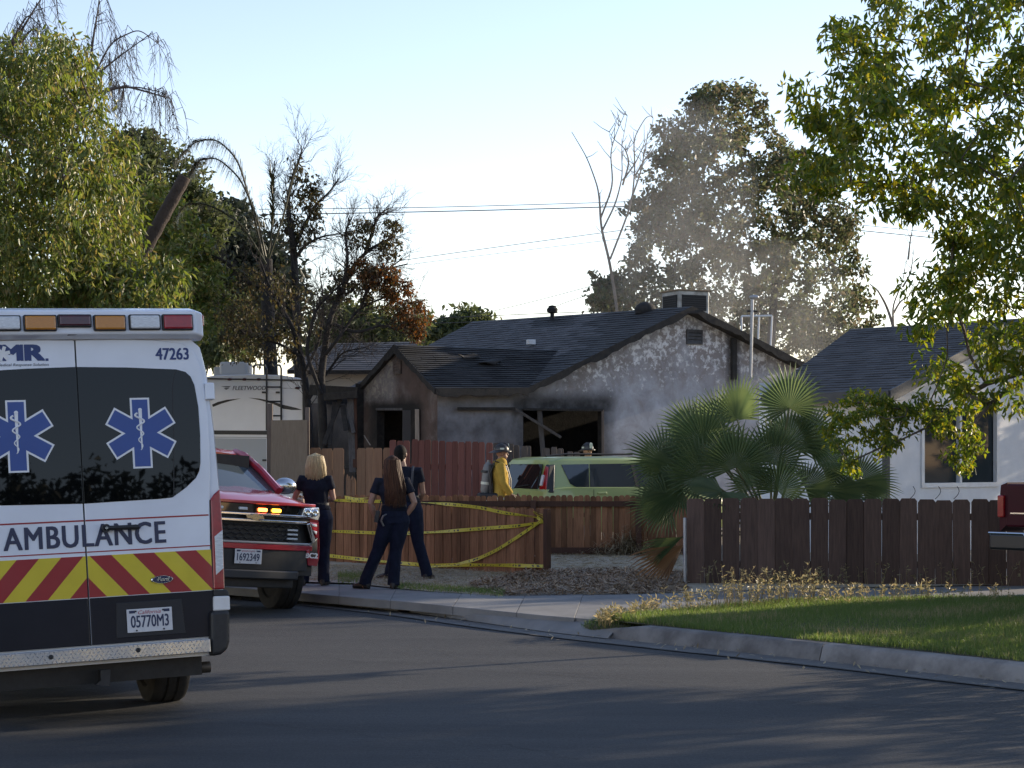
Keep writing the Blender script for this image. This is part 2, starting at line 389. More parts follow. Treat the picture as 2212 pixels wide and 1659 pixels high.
# tall dry weeds along the back of the lawn
def weeds(name, spots, m, seed, label, cat):
    q = random.Random(seed); b = MB()
    for p, h in spots:
        a = q.uniform(0, 6.28); l = q.uniform(.1, .5); tip = p + Vector((math.cos(a) * l * h, math.sin(a) * l * h, h))
        mid = p.lerp(tip, .55) + Vector((0, 0, .1 * h)); b.tube([p, mid, tip], [.0035, .0025, .0015], 3, cap=False)
        for k_ in range(q.randint(4, 9)):
            t_ = q.uniform(.35, 1); c = p.lerp(mid, t_ / .55) if t_ < .55 else mid.lerp(tip, (t_ - .55) / .45)
            d = Vector((q.uniform(-1, 1), q.uniform(-1, 1), q.uniform(-.2, .9))).normalized() * q.uniform(.02, .075); s_ = Vector((q.uniform(-1, 1), q.uniform(-1, 1), q.uniform(-1, 1))).normalized() * .009
            b.poly([c, c + d * .5 + s_, c + d, c + d * .5 - s_])
    o = b.build(name, m); o['kind'] = 'stuff'; return tag(o, label, cat)
q = random.Random(11); sp = []
for _ in range(330):
    x = q.triangular(1340, 2212, 1660); yb = float(np.interp(x, [1312, 1450, 1700, 1950, 2212], [1340, 1318, 1300, 1294, 1289])) + q.uniform(-8, 14)
    sp.append((gnd(x, yb, .15), q.uniform(.08, .22) + (.26 * q.random() if 1540 < x < 1760 else 0)))
for _ in range(70):
    x = q.uniform(1500, 2212); sp.append((gnd(x, q.uniform(1262, 1268), .17), q.uniform(.08, .32)))
weeds('tall_weeds', sp, GDRY, 4, 'tall dry seeding weeds at the back edge of the lawn', 'weeds')
sp = []
for _ in range(130):
    x = q.uniform(1290, 1420); sp.append((gnd(x, float(np.interp(x, [1290, 1420], [1352, 1326])) + q.uniform(-6, 6), .13), q.uniform(.06, .17)))
weeds('verge_weeds', sp, GDRY, 9, 'wispy dry grass at the tip of the lawn beside the driveway', 'weeds')
# straw, mulch and dead grass on the yard
def litter(name, polypx, n, L, W, m, seed, label, cat, zup=.05, z0=.175, tilt=.35, parent=None):
    g = np.random.default_rng(seed); pp = [gnd(*p, .17).xy for p in polypx]; a = np.array([[p.x, p.y] for p in pp])
    X = g.uniform(a[:, 0].min(), a[:, 0].max(), n * 3); Y = g.uniform(a[:, 1].min(), a[:, 1].max(), n * 3)
    k = in_poly(X, Y, pp); X, Y = X[k][:n], Y[k][:n]; n = len(X)
    Z = prof(Y) + .005 + g.uniform(0, zup, n) * (0.5 + .5 * np.sin(X * 3) * np.sin(Y * 2.3))
    th = g.uniform(0, 2 * np.pi, n); ph = g.normal(0, tilt, n); l = g.uniform(.4, 1, n) * L / 2; w = g.uniform(.5, 1, n) * W / 2
    D = np.stack([np.cos(th) * np.cos(ph), np.sin(th) * np.cos(ph), np.sin(ph)], 1) * l[:, None]; S = np.stack([-np.sin(th), np.cos(th), g.normal(0, .5, n)], 1) * w[:, None]
    C = np.stack([X, Y, Z], 1); V = np.stack([C - D - S, C + D - S * .4, C + D + S * .4, C - D + S], 1).reshape(-1, 3)
    o = np_mesh(name, V, np.arange(n * 4).reshape(-1, 4), m, parent); o['kind'] = 'stuff'; return tag(o, label, cat)
MULCH = leafmat('mulch_bits', [(.17, .12, .08), (.28, .2, .13), (.36, .275, .185), (.13, .09, .065)], trans=.05, spec=.2)
STRAW = leafmat('straw_bits', [(.36, .29, .18), (.27, .22, .14), (.42, .35, .22), (.2, .16, .11)], trans=.15, spec=.2)
litter('mulch', [(1075, 1284), (1010, 1268), (1120, 1243), (1190, 1238), (1480, 1242), (1482, 1277), (1330, 1281), (1200, 1283)], 9000, .17, .02, MULCH, 1, 'brown bark mulch heaped by the yard entrance', 'mulch', .09)
litter('straw', [(1185, 1236), (1192, 1196), (1470, 1186), (1475, 1240)], 6000, .16, .008, STRAW, 2, 'pale straw spread in the driveway opening', 'straw', .03, tilt=.15)
litter('dead_grass', [(560, 1252), (700, 1226), (1180, 1246), (1075, 1284), (900, 1273), (760, 1259)], 9000, .12, .008, STRAW, 3, 'dead dry grass between the pavement and the taped fence', 'dry grass', .05)
b = MB(); q = random.Random(8)
g = np.random.default_rng(21); n = 2600
xs = g.uniform(860, 1090, n); ys = 1266 + (xs - 860) / 230 * 14 + g.normal(0, 3.5, n); P = np.array([gnd(a_, b_, .17) for a_, b_ in zip(xs, ys)])
blades('green_tuft', P[:, 0], P[:, 1], P[:, 2], g.uniform(.02, .055, n), np.full(n, .006), .7, GRASS, seed=6, label='thin green grass at the pavement edge near the mulch', cat='grass')
n = 2500
xs = g.uniform(730, 800, n); ys = 1248 + g.normal(0, 5, n); P = np.array([gnd(a_, b_, .17) for a_, b_ in zip(xs, ys)])
blades('green_tuft', P[:, 0], P[:, 1], P[:, 2], g.uniform(.03, .08, n), np.full(n, .006), .6, GRASS, seed=7, label='small green grass patch behind the blonde person', cat='grass')
# heap of pulled dry weeds against the back fence
hp = gnd(1350, 1194, .25); g = np.random.default_rng(3); n = 1500
r_ = np.abs(g.normal(0, 1, n)); th = g.uniform(0, 6.28, n)
C = np.stack([hp.x + np.cos(th) * r_ * .42, hp.y - .5 + np.sin(th) * r_ * .2, .24 + np.abs(g.normal(0, .13, n)) * np.exp(-r_ ** 2 / 2) * 1.3], 1)
d = g.normal(size=(n, 3)); d[:, 2] *= .35; d /= np.linalg.norm(d, axis=1)[:, None]; d *= .11; s_ = np.cross(d, [0, 0, 1]); s_ = s_ / (np.linalg.norm(s_, axis=1)[:, None] + 1e-6) * .004
o = np_mesh('weed_heap', np.stack([C - d - s_, C + d - s_, C + d + s_, C - d + s_], 1).reshape(-1, 3), np.arange(n * 4).reshape(-1, 4), STRAW); tag(o, 'heap of pulled dry weeds against the brown back fence', 'weed heap', kind='stuff')

# cracks in the asphalt and dry leaves blown into the gutter
b = MB(); q = random.Random(14)
for (x0, y0, x1, y1) in ((700, 1420, 1500, 1510), (1250, 1470, 2300, 1600), (520, 1560, 1250, 1640), (900, 1390, 1180, 1460)):
    A, B = gnd(x0, y0, .02).xy, gnd(x1, y1, .02).xy; n = 60; off = 0
    for k in range(n):
        off += q.gauss(0, .025); t = (B - A).normalized(); N = Vector((-t.y, t.x)); o2 = off + q.gauss(0, .025); w = q.uniform(.004, .011)
        p0 = A.lerp(B, k / n) + N * off; p1 = A.lerp(B, (k + 1) / n) + N * o2; off = o2; b.poly([(*p0, .026), (*p1, .026), (*(p1 + N * w), .026), (*(p0 + N * w), .026)])
o = b.build('road_cracks', TAR); o['kind'] = 'structure'
g = np.random.default_rng(31); n = 900; V = []
ii = g.integers(3, len(GL) - 85, n); dd = -np.abs(g.normal(0, .22, n)) - .01
C = np.array([[*(GL[i] + GN[i] * d + Vector((a, c))), 0] for i, d, a, c in zip(ii, dd, g.uniform(-.25, .25, n), g.uniform(-.25, .25, n))]); C[:, 2] = .03
D = g.normal(size=(n, 3)); D[:, 2] *= .25; D /= np.linalg.norm(D, axis=1)[:, None]; L = g.uniform(.012, .04, n)[:, None]; S = np.cross(D, [0, 0, 1.0]); S /= np.linalg.norm(S, axis=1)[:, None]; S *= L * .35
o = np_mesh('leaf_litter', np.stack([C - D * L, C + S, C + D * L, C - S], 1).reshape(-1, 3), np.arange(n * 4).reshape(-1, 4), STRAW); tag(o, 'small dry leaves and grit blown along the gutter', 'leaf litter', kind='stuff')

# dry blades and bare spots mixed into the lawn, and the soil wedge where the kerb ends
g = np.random.default_rng(77); X = g.uniform(lp[:, 0].min(), 7.5, 90000); Y = g.uniform(12, lp[:, 1].max(), 90000); k = in_poly(X, Y, lawn_poly) & (np.abs(X / Y) < .31); X, Y = X[k], Y[k]
f = np.sin(X * 1.7 + 2 * np.sin(Y * .8)) * np.sin(Y * 2.3 + np.sin(X * 1.9)); k = g.random(len(X)) < np.clip((f - .1) * .9, .04, .8); X, Y = X[k], Y[k]
blades('dry_lawn_blades', X, Y, np.full(len(X), .15), g.uniform(.04, .10, len(X)), np.full(len(X), .005), .6, GDRY, seed=8, label='yellowed dry blades scattered through the lawn', cat='grass')
wp = gnd(1345, 1358, .06); b = MB(); b.ell(wp, (.42, .34, .10), nu=18, nv=10); o = b.build('verge_soil', SOIL, sm=True); o['kind'] = 'structure'
n = 1500; a_ = g.uniform(0, 6.28, n); r_ = np.sqrt(g.random(n)); blades('verge_grass', wp.x + np.cos(a_) * r_ * .42, wp.y + np.sin(a_) * r_ * .34, .05 + .10 * np.sqrt(1 - r_ ** 2) + 0 * r_, g.uniform(.03, .08, n), np.full(n, .006), .6, GRASS, seed=9, label='grass clump at the end of the kerb beside the apron', cat='grass')
# ------------------------------------------------------------------ ambulance (rear towards the camera)
def clip(poly, a, b, c):
    """keep a x + b y <= c"""
    out = []
    for i in range(len(poly)):
        p, q_ = poly[i], poly[(i + 1) % len(poly)]
        dp, dq = a * p[0] + b * p[1] - c, a * q_[0] + b * q_[1] - c
        if dp <= 0: out.append(p)
        if dp * dq < 0:
            t = dp / (dp - dq); out.append((p[0] + (q_[0] - p[0]) * t, p[1] + (q_[1] - p[1]) * t))
    return out
AA, AR, AL = .43388, .03374, .09125
A_R = Vector((math.cos(AA) * math.cos(AR), math.sin(AA) * math.cos(AR), math.sin(AR)))
A_F = Vector((-math.sin(AA), math.cos(AA), 0)); A_U = A_R.cross(A_F)
A_O = Vector((-2.80674, 12.22711, 1.0)); A_UL = A_U * math.cos(AL) + A_F * math.sin(AL); A_N = A_UL.cross(A_R) * -1
if A_N.y > 0: A_N = -A_N
AMAT = Matrix.Identity(4)
for i in range(3): AMAT[i][0], AMAT[i][1], AMAT[i][2] = A_R[i], A_F[i], A_U[i]
AMAT.translation = A_O - A_U
NL = Vector((0, -math.cos(AL), math.sin(AL))); ULL = Vector((0, math.sin(AL), math.cos(AL)))
def al(x, y, off=0.0):
    O = A_O + A_N * off; d = Vector(((x - CXP) / FPX, 1, -(y - HZP) / FPX)); C = Vector((0, 0, CAMZ))
    t = (O - C).dot(A_N) / d.dot(A_N); P = C + d * t
    return ((P - O).dot(A_R), (P - O).dot(A_UL))
def lp(x, zz, off=0.0): return Vector((x, 0, 1)) + ULL * zz + NL * off
def pxs(L, off=0.0): return [al(x, y, off) for x, y in L]
amb = thing('ambulance', 'white ambulance van with red and yellow chevrons seen from behind', 'ambulance', mat=AMAT)
AW = M('ambulance_white', (.73, .77, .85), (.63, .66, .72), rough=.3, scale=1.6, detail=9, coat=.6, lo=.42, hi=.85, r2=.45)
ADK = M('ambulance_dark', (.007, .009, .016), (.010, .012, .02), rough=.3, scale=5, spec=.25)
NAVY = M('navy_print', (.022, .045, .17), rough=.4); SBLUE = M('star_blue', (.035, .075, .27), (.04, .085, .3), rough=.35, scale=3)
REDP = M('red_print', (.30, .016, .022), (.27, .014, .02), rough=.3, scale=6, coat=.3); YELP = M('yellow_print', (.62, .50, .03), (.56, .45, .025), rough=.3, scale=6, coat=.3)
WPR = M('white_print', (.75, .77, .8), rough=.4); GREYP = M('grey_print', (.12, .13, .16), rough=.5)
RLENS = M('red_lens', (.33, .006, .012), (.25, .004, .01), rough=.12, coat=.6, scale=30); ALENS = M('amber_lens', (.52, .21, .01), (.42, .16, .008), rough=.15, coat=.6, scale=40, stretch=(1, 1, 12))
CLENS = M('clear_lens', (.72, .75, .78), (.45, .47, .5), rough=.12, coat=.6, scale=30, stretch=(1, 1, 10)); DRLENS = M('dark_red_lens', (.07, .008, .012), (.05, .006, .01), rough=.12, coat=.6, scale=30)
def prism2(b, P2, o0, o1, mi=0):
    n = len(P2); b.add([lp(x, z, o0) for x, z in P2] + [lp(x, z, o1) for x, z in P2], [tuple(range(n))[::-1], tuple(range(n, 2 * n))] + [(i, (i + 1) % n, n + (i + 1) % n, n + i) for i in range(n)], mi)
def mir(P2): return [(-x, z) for x, z in P2][::-1]
# body shell
HP = [(0, 1.665), (.35, 1.66), (.62, 1.635), (.79, 1.585), (.86, 1.52), (.895, 1.35), (.925, .95), (.94, .55), (.935, .1), (.93, -.14), (.925, -.42), (.88, -.58), (0, -.58)]
ring2 = HP + [(-x, z) for x, z in HP[-2:0:-1]]
b = MB(); rings = []
for y, s, dz in ((0, .985, 0), (.03, 1, 0), (.4, 1.03, 0), (1.4, 1.06, 0), (3.9, 1.06, 0), (4.3, 1.03, -.12)):
    rings.append([Vector((x * s, y + (zz * math.sin(AL) if y < .1 else zz * .04), 1 + zz * math.cos(AL) + (dz if zz > .6 else 0))) for x, zz in ring2])
rings.append([Vector((x * .98, 5.0, 1 + min(zz, .42))) for x, zz in ring2]); rings.append([Vector((x * .9, 5.65, 1 + min(zz, .12))) for x, zz in ring2]); rings.append([Vector((x * .8, 5.8, 1 + max(-.5, min(zz, -.05)))) for x, zz in ring2])
b.loft(rings)
n_ = len(ring2)
for i, f in enumerate(b.f):
    if len(f) == 4 and max(1e-3 + ring2[j % n_][1] for j in f) < -.13: b.m[i] = 1
b.build('body', [AW, ADK], amb, sm=True, ang=40)
for s in (-1, 1):
    b = MB(); b.prism([Vector((s * 1.0, 3.5, 1.02)), Vector((s * 1.0, 4.35, 1.02)), Vector((s * .985, 4.1, 1.5)), Vector((s * .985, 3.5, 1.52))], (s * .012, 0, 0)); b.build('side_window', GLS, amb)
# doors with windows
gap = pxs([(161, 735), (250, 733), (330, 735), (391, 742), (414, 757), (426, 778), (437, 812), (448, 900), (453, 1000), (452, 1080), (453, 1180), (456, 1274), (455, 1376)])
door2 = [(.005, gap[0][1])] + gap[1:] + [(.005, gap[-1][1])]
win2 = pxs([(166, 793.4), (270, 794.5), (379, 798.7), (399, 804), (410, 814), (418.8, 833.3), (427, 880), (431, 940), (431.6, 1000), (429, 1018), (421.6, 1033), (400, 1054), (371, 1075), (345, 1078), (180, 1088.5)])
win2 = [(.004, win2[0][1])] + win2[1:-1] + [(.004, win2[-1][1])]
zb = al(458.7, 1274)[1]; zt = al(455.6, 1187)[1]; zlow = gap[-1][1]
TINT = M('tinted_glass', (.003, .0035, .004), rough=.015, spec=.4)
doors = []
for s in (1, -1):
    w = (lambda P: P) if s > 0 else mir
    b = MB(); prism2(b, w(door2), .001, .016); d_ = b.build('rear_door', AW, amb, bevel=.006); doors.append(d_)
    b = MB(); prism2(b, w(win2), .004, .0195); wo = b.build('window', TINT, d_, bevel=.002)
    b = MB(); prism2(b, w([(.006, zlow + .004), (.838, zlow + .004), (.84, zb - .004), (.006, zb - .004)]), .012, .021); b.build('lower_panel', ADK, d_, bevel=.004)
    # black strip at the pane's edge
    e2 = pxs([(379, 799), (374, 815), (371, 833), (371.5, 880), (373.8, 940), (374, 1073)]); st = [(x - .003, z) for x, z in e2] + [(x + .003, z) for x, z in e2][::-1]
    b = MB(); prism2(b, w(st), .0195, .0202); b.build('pane_edge', BLK, d_)
    # chevrons
    x1 = .842; h = zt - zb
    T = [al(z / 3.1827, 1198)[0] for z in (612, 755, 910, 1060, 1205, 1345)]; pit = (T[-1] - T[0]) / 5
    T0 = al(612 / 3.1827, 1202)[0]; B0 = al(880 / 3.1827, 1285)[0]; sl = B0 - T0
    cy_ = MB()
    for k_ in range(-3, 6):
        band = [(T0 + k_ * pit, zt), (T0 + (k_ + 1) * pit, zt), (T0 + (k_ + 1) * pit + sl, zb), (T0 + k_ * pit + sl, zb)]
        band = clip(clip(band, 1, 0, x1), -1, 0, -.006)
        if len(band) > 2: prism2(cy_, w(band), .012, .0185, 0 if k_ % 2 == 0 else 1)
    cy_.build('chevron_stripes', [REDP, YELP], d_)
    for ya, yb_ in ((1110.9, 1114.2), (1177.5, 1180)):
        z1, z0_ = al(452, ya)[1], al(452, yb_)[1]
        b = MB(); prism2(b, w([(.006, z0_), (.84, z0_), (.84, z1), (.006, z1)]), .012, .0175); b.build('red_line', REDP, d_)
    # star of life
    cx_, cz_ = al(303.5, 936); cx_ *= s
    def star(L, w_):
        pts = []
        for k_ in range(6):
            a = math.pi / 2 - k_ * math.pi / 3; d = Vector((math.cos(a), math.sin(a))); t = Vector((d.y, -d.x))
            a2 = a - math.pi / 6; ri = w_ / math.sin(math.pi / 6)
            pts += [d * L - t * w_, d * L + t * w_, Vector((math.cos(a2), math.sin(a2))) * ri]
        return [(cx_ + p.x, cz_ + p.y) for p in pts]
    b = MB(); prism2(b, star(.238, .066), .018, .0205); so = b.build('star_border', WPR, d_)
    b = MB(); prism2(b, star(.226, .053), .019, .0215); b.build('star_of_life', SBLUE, d_)
    b = MB(); n_s = 30
    st = [(-.008, -.11), (.008, -.11), (.012, .15), (-.012, .15)]
    prism2(b, [(cx_ + x * (.45 if z < 0 else 1), cz_ + z) for x, z in st], .0205, .0222)
    b.ell(lp(cx_, cz_ + .155, .021), (.014, .003, .014), nu=10, nv=6)
    pth = [lp(cx_ + (.034 * (1 - t * .75)) * math.sin(t * 3 * 2 * math.pi + math.pi * 1.15) - .004, cz_ + .135 - .25 * t, .0225) for t in [i / 40 for i in range(41)]]
    b.tube(pth, [.0075 * (1 - .65 * i / 40) for i in range(41)], 6)
    b.build('snake_staff', WPR, d_, sm=True)
    # hinges
    for (ya, yb_) in ((828, 864), (1180, 1206)):
        p0, p1 = al(440, ya), al(459, yb_)
        if ya < 900:
            b = MB(); prism2(b, w([(p0[0], p1[1]), (p1[0] + .01, p1[1]), (p1[0] + .01, p0[1]), (p0[0], p0[1])]), -.03, .035); b.build('hinge', AW, amb, bevel=.008)
    # tail lamp
    tl = pxs([(454.5, 1080), (462, 1068), (474.5, 1056.5), (478, 1098), (481, 1146), (485.4, 1272), (461, 1273.4)], .015)
    b = MB(); n0 = w(tl); prism2(b, n0, -.13, .022); tlo = b.build('tail_lamp', RLENS, amb, bevel=.008)
    b = MB(); prism2(b, w(pxs([(452.2, 1080), (454.3, 1080), (461, 1273.4), (458, 1273.4)], .015)), -.02, .018); b.build('tail_lamp_bezel', BLK, amb)
    b = MB(); prism2(b, w(pxs([(463.5, 1158.7), (480.7, 1144.5), (482.6, 1227.8), (466.6, 1242)], .022)), -.05, .026); b.build('reversing_lamp', CLENS, tlo, bevel=.003)
    # bumper corner
    b = MB(); prism2(b, w(pxs([(461, 1274), (490, 1274), (494, 1279), (494, 1288), (461, 1288)], .03)), -.25, .035); b.build('bumper_trim', BLK, amb, bevel=.008)
    b = MB(); prism2(b, w(pxs([(461, 1288), (496, 1287), (497, 1318), (461, 1320)], .035)), -.1, .045); b.build('corner_cover', WHT, amb, bevel=.01)
    b = MB(); prism2(b, w(pxs([(455, 1320), (496.5, 1318), (497, 1385), (492, 1403), (478, 1414), (456, 1418)], .06)), -.35, .07); b.build('bumper_corner', BLK, amb, bevel=.025, seg=3)
    # wheels
    wheel(amb, (s * .74, 1.05, .335), (s, 0, 0), .352, .28, RUB, ALU); wheel(amb, (s * .84, 4.75, .335), (s, 0, 0), .352, .24, RUB, ALU)
b = MB(); prism2(b, [(-.0048, zlow + .002), (.0048, zlow + .002), (.0048, gap[0][1] - .002), (-.0048, gap[0][1] - .002)], .0005, .006); b.build('gap_shade_strip', BLK, amb)  # black strip behind the seam gives the gap's shade as colour
# roof light housing
def sec(x, dy, dz, k=1.0):
    return [Vector((x, y * k + dy, 1 + zz + dz)) for y, zz in ((-.105 + .155, 1.762), (-.125 + .155, 1.60), (-.05 + .155, 1.572), (.75, 1.60), (.75, 1.775), (.2, 1.785))]
b = MB(); b.loft([sec(-.868, .06, -.015), sec(-.80, 0, 0), sec(.80, 0, 0), sec(.868, .06, -.015)]); b.build('light_housing', AW, amb, bevel=.012)
LO_ = .085
for i, (x0, x1, y0, y1, m) in enumerate([(352.7, 414, 681.5, 711, RLENS), (281, 343.5, 682, 710.5, CLENS), (204.6, 269, 683, 712.4, ALENS), (127, 194.5, 682, 704.5, DRLENS), (53.4, 119.7, 683, 713, ALENS), (-20, 42, 684, 712.5, CLENS), (-95, -30, 686, 715, RLENS)]):
    OFF = .125
    a = al(x0, (y0 + y1) / 2, OFF); c = al(x1, (y0 + y1) / 2, OFF); zt_, zb_ = al((x0 + x1) / 2, y0, OFF)[1], al((x0 + x1) / 2, y1, OFF)[1]
    q2 = lambda e: [(a[0] - e, zb_ - e), (c[0] + e, zb_ - e), (c[0] + e, zt_ + e), (a[0] - e, zt_ + e)]
    b = MB(); prism2(b, q2(.008), .09, .142); h_ = b.build('warning_light', BLK, amb, bevel=.008)
    b = MB(); prism2(b, q2(0), .10, .152); b.build('lens', m, h_, bevel=.01)
b = MB(); b.box((.885, .25, 2.70), (.03, .14, .08)); b.build('side_warning_light', RLENS, amb, bevel=.01)
b = MB(); prism2(b, pxs([(143, 726), (149, 715.5), (176, 714.5), (178, 724)], .08), .03, .11); b.build('rear_camera', BLK, amb, bevel=.006)
# lettering
def tfit(s_, x0, x1, z0, z1, m, parent, off, sx=None, shear=0, bold=0.0, name='lettering', space=1.0):
    Mx = Matrix.Identity(4); P = lp(x0, z0, off)
    for i in range(3): Mx[i][0], Mx[i][1], Mx[i][2], Mx[i][3] = (1, 0, 0)[i], ULL[i], NL[i], P[i]
    o = text(s_, 1.0, m, parent, Mx, name, shear=shear, off=bold, ext=.0008, space=space)
    bx0, bx1, by0, by1 = tbounds(o)
    kx, ky = (x1 - x0) / (bx1 - bx0), (z1 - z0) / (by1 - by0)
    o.matrix_local = Mx @ Matrix.Translation((-bx0 * kx, -by0 * ky, 0)) @ Matrix.Diagonal((kx, ky, 1, 1)); return o
AMBL = M('ambulance_lettering', (.025, .032, .075), rough=.4)
a0, a1 = al(7, 1190), al(358, 1173); a2 = al(358, 1125)
tfit('AMBULANCE', a0[0], a1[0], a1[1], a2[1], AMBL, amb, .0185, bold=.026, space=1.1)
p0, p1 = al(335, 778.5), al(405.6, 752); tfit('47263', p0[0], p1[0], p0[1], p1[1], NAVY, doors[0], .0175, bold=.03)
p0, p1 = al(-55, 781.5), al(95, 744.5); tfit('AMR', p0[0], p1[0], p0[1], p1[1], NAVY, doors[1], .0175, bold=.06)
p0, p1 = al(97.5, 780.5), al(103.5, 775); b = MB(); prism2(b, [(p0[0], p0[1]), (p1[0], p0[1]), (p1[0], p1[1]), (p0[0], p1[1])], .016, .0185); b.build('lettering_dot', NAVY, doors[1])
p0, p1 = al(-8, 794), al(104, 785); tfit('Medical Response Solution', p0[0], p1[0], p0[1], p1[1], GREYP, doors[1], .0175, shear=.2, bold=.008)
p0 = al(4, 765); b = MB()
for k_ in range(3):
    a = k_ * math.pi / 3 + .2; d = Vector((math.cos(a), math.sin(a))) * .05; t = Vector((-d.y, d.x)) * .22
    prism2(b, [(p0[0] + v_.x, p0[1] + v_.y) for v_ in (-d - t, d - t, d + t, -d + t)], .0185, .0195 + .0004 * k_)
b.build('white_star_mark', WPR, doors[1])
# door handle, badge, plate
b = MB(); h0, h1 = al(221, 1142), al(296, 1139); pA, pB = lp(*h0, .05), lp(*h1, .05)
b.tube([pA, pB], .016, 10); b.cyl(lp(h0[0] + .015, h0[1], .01), lp(h0[0] + .015, h0[1], .055), .028, n=16); b.cyl(lp(h1[0] - .02, h1[1], .01), lp(h1[0] - .02, h1[1], .05), .018)
ho = b.build('door_handle', BLK, amb, sm=True); b = MB(); b.cyl(lp(h0[0] + .015, h0[1], .053), lp(h0[0] + .015, h0[1], .066), .009, n=12); b.build('lock_cylinder', CHR, ho, sm=True)
c_ = al(348.5, 1252); b = MB(); b.lathe(Vector((0, 0, 0)), (0, 0, 1), [(.001, .0), (.075, .0), (.075, .006), (.068, .012), (.001, .012)], 28)
for p in b.v: p.y *= .38
bo = b.build('badge', CHR, amb, sm=True); Mx = Matrix.Identity(4); P = lp(*c_, .018)
for i in range(3): Mx[i][0], Mx[i][1], Mx[i][2], Mx[i][3] = (1, 0, 0)[i], ULL[i], NL[i], P[i]
bo.matrix_local = Mx
b = MB(); b.lathe((0, 0, 0), (0, 0, 1), [(.001, .011), (.066, .011), (.063, .0135), (.001, .0135)], 28)
for p in b.v: p.y *= .36
b.build('badge_field', M('badge_blue', (.01, .02, .07), rough=.2, coat=.5), bo, sm=True)
o = text('Ford', .036, CHR, bo, Matrix.Translation((-.038, -.009, .0138)), shear=.3, sx=1.15, off=.002)
rc = pxs([(246, 1303), (397, 1301.6), (399, 1368), (246, 1374)]); rz0, rz1 = rc[2][1], rc[0][1]
b = MB(); prism2(b, [(rc[0][0], rz0), (rc[2][0], rz0), (rc[2][0] - .015, rz1), (rc[0][0] + .01, rz1)], .02, .026); b.build('plate_recess', M('recess_dark', (.01, .011, .015), rough=.5), amb, bevel=.004)
def plate(parent, c, Mrot, num, w=.305, h=.155, top='California', topm=None, frame=True):
    root = MB(); root.box((0, 0, 0), (w, h, .004)); po = root.build('licence_plate', M('plate_white', (.62, .63, .66), (.56, .57, .6), rough=.4, scale=12), parent, bevel=.004); po.matrix_local = Mrot
    nv = M('plate_navy', (.02, .03, .08), rough=.5); rd = M('plate_red', (.35, .03, .05), rough=.5)
    def tf(s_, x0, x1, y0, y1, m, shear=0, bold=0.0):
        o = text(s_, 1, m, po, Matrix.Identity(4), shear=shear, off=bold, ext=.0005); bx0, bx1, by0, by1 = tbounds(o)
        kx, ky = (x1 - x0) / (bx1 - bx0), (y1 - y0) / (by1 - by0); o.matrix_local = Matrix.Translation((x0 - bx0 * kx, y0 - by0 * ky, .0028)) @ Matrix.Diagonal((kx, ky, 1, 1))
    tf(num, -w * .42, w * .42, -h * .30, h * .22, nv, bold=.022)
    tf(top, -w * .25, w * .25, h * .27, h * .43, rd, shear=.35)
    for sx_ in (-1, 1): b = MB(); b.box((sx_ * w * .38, h * .38, .0025), (w * .13, h * .12, .001)); b.build('registration_sticker', nv, po)
    for sx_ in (-1, 1):
        for sy_ in (.4, -.42): b = MB(); b.cyl((sx_ * w * .3, h * sy_, .002), (sx_ * w * .3, h * sy_, .006), .006, n=8); b.build('plate_screw', BLK, po)
    return po
c_ = al(321, 1339); P = lp(*c_, .032); Mx = Mx.copy()
for i in range(3): Mx[i][3] = P[i]
plate(amb, c_, Mx, '05770M3')
# diamond-plate step bumper
bt, bb_ = al(454, 1380, .1), al(454, 1408.5, .1)
DPL = M('diamond_plate', (.55, .56, .58), (.4, .41, .43), rough=.22, metal=1, scale=5, r2=.38)
b = MB(); prism2(b, [(-.80, bb_[1]), (bt[0], bb_[1]), (bt[0], bt[1]), (-.80, bt[1])], -.05, .1); bo = b.build('step_bumper', DPL, amb, bevel=.004)
b = MB(); hB = bt[1] - bb_[1]
for r_ in range(4):
    for k_ in range(52):
        x = -.79 + 1.58 * (k_ + (.5 if r_ % 2 else 0)) / 52; z = bb_[1] + hB * (r_ + .5) / 4; a = (.75 if (k_ + r_) % 2 else -.75)
        d = Vector((math.cos(a), math.sin(a))) * .0125; t = Vector((-d.y, d.x)) * .26
        if x + .01 < bt[0]: b.add([lp(x - d.x, z - d.y, .1), lp(x + t.x, z + t.y, .1), lp(x + d.x, z + d.y, .1), lp(x - t.x, z - t.y, .1), lp(x, z, .104)], [(0, 1, 4), (1, 2, 4), (2, 3, 4), (3, 0, 4)])
o = b.build('tread_pattern', DPL, bo); o['kind'] = 'stuff'
for px_ in ((110, 1419.4), (298.5, 1404)):
    c_ = al(*px_, .1); b = MB(); b.lathe(lp(*c_, .098), NL, [(.016, 0), (.016, .01), (.006, .012), (.001, .008)], 14); b.build('bolt', BLK, bo, sm=True)
# underbody, axle, exhaust, hitch
b = MB(); b.box((0, 2.6, .40), (1.5, 4.9, .12)); b.box((0, .2, .36), (1.55, .25, .16)); b.build('chassis', BLK, amb)
b = MB(); b.ell((-.12, 1.05, .33), (.19, .2, .17)); b.cyl((-.75, 1.05, .335), (.75, 1.05, .335), .06); b.build('rear_axle', BLK, amb, sm=True)
EXH = M('exhaust_pipe', (.09, .075, .06), (.14, .12, .1), rough=.5, metal=.7, scale=14)
e0, e1 = al(300, 1452, -.2), al(453, 1440.5, -.2); b = MB(); pe1 = lp(*e1, -.2); pe0 = lp(*e0, -.2)
b.tube([pe0 + Vector((-.1, .5, .06)), pe0 + Vector((-.03, .1, .0)), pe0 + Vector((.06, 0, .0)), pe1], [.04] * 4, 12); b.build('exhaust_pipe', EXH, amb, sm=True)
hk = pxs([(217, 1448), (239, 1446), (238, 1480), (226, 1483), (207, 1479), (218, 1470)], 0); b = MB(); prism2(b, hk, -.08, .0); b.build('hitch_bracket', BLK, amb)
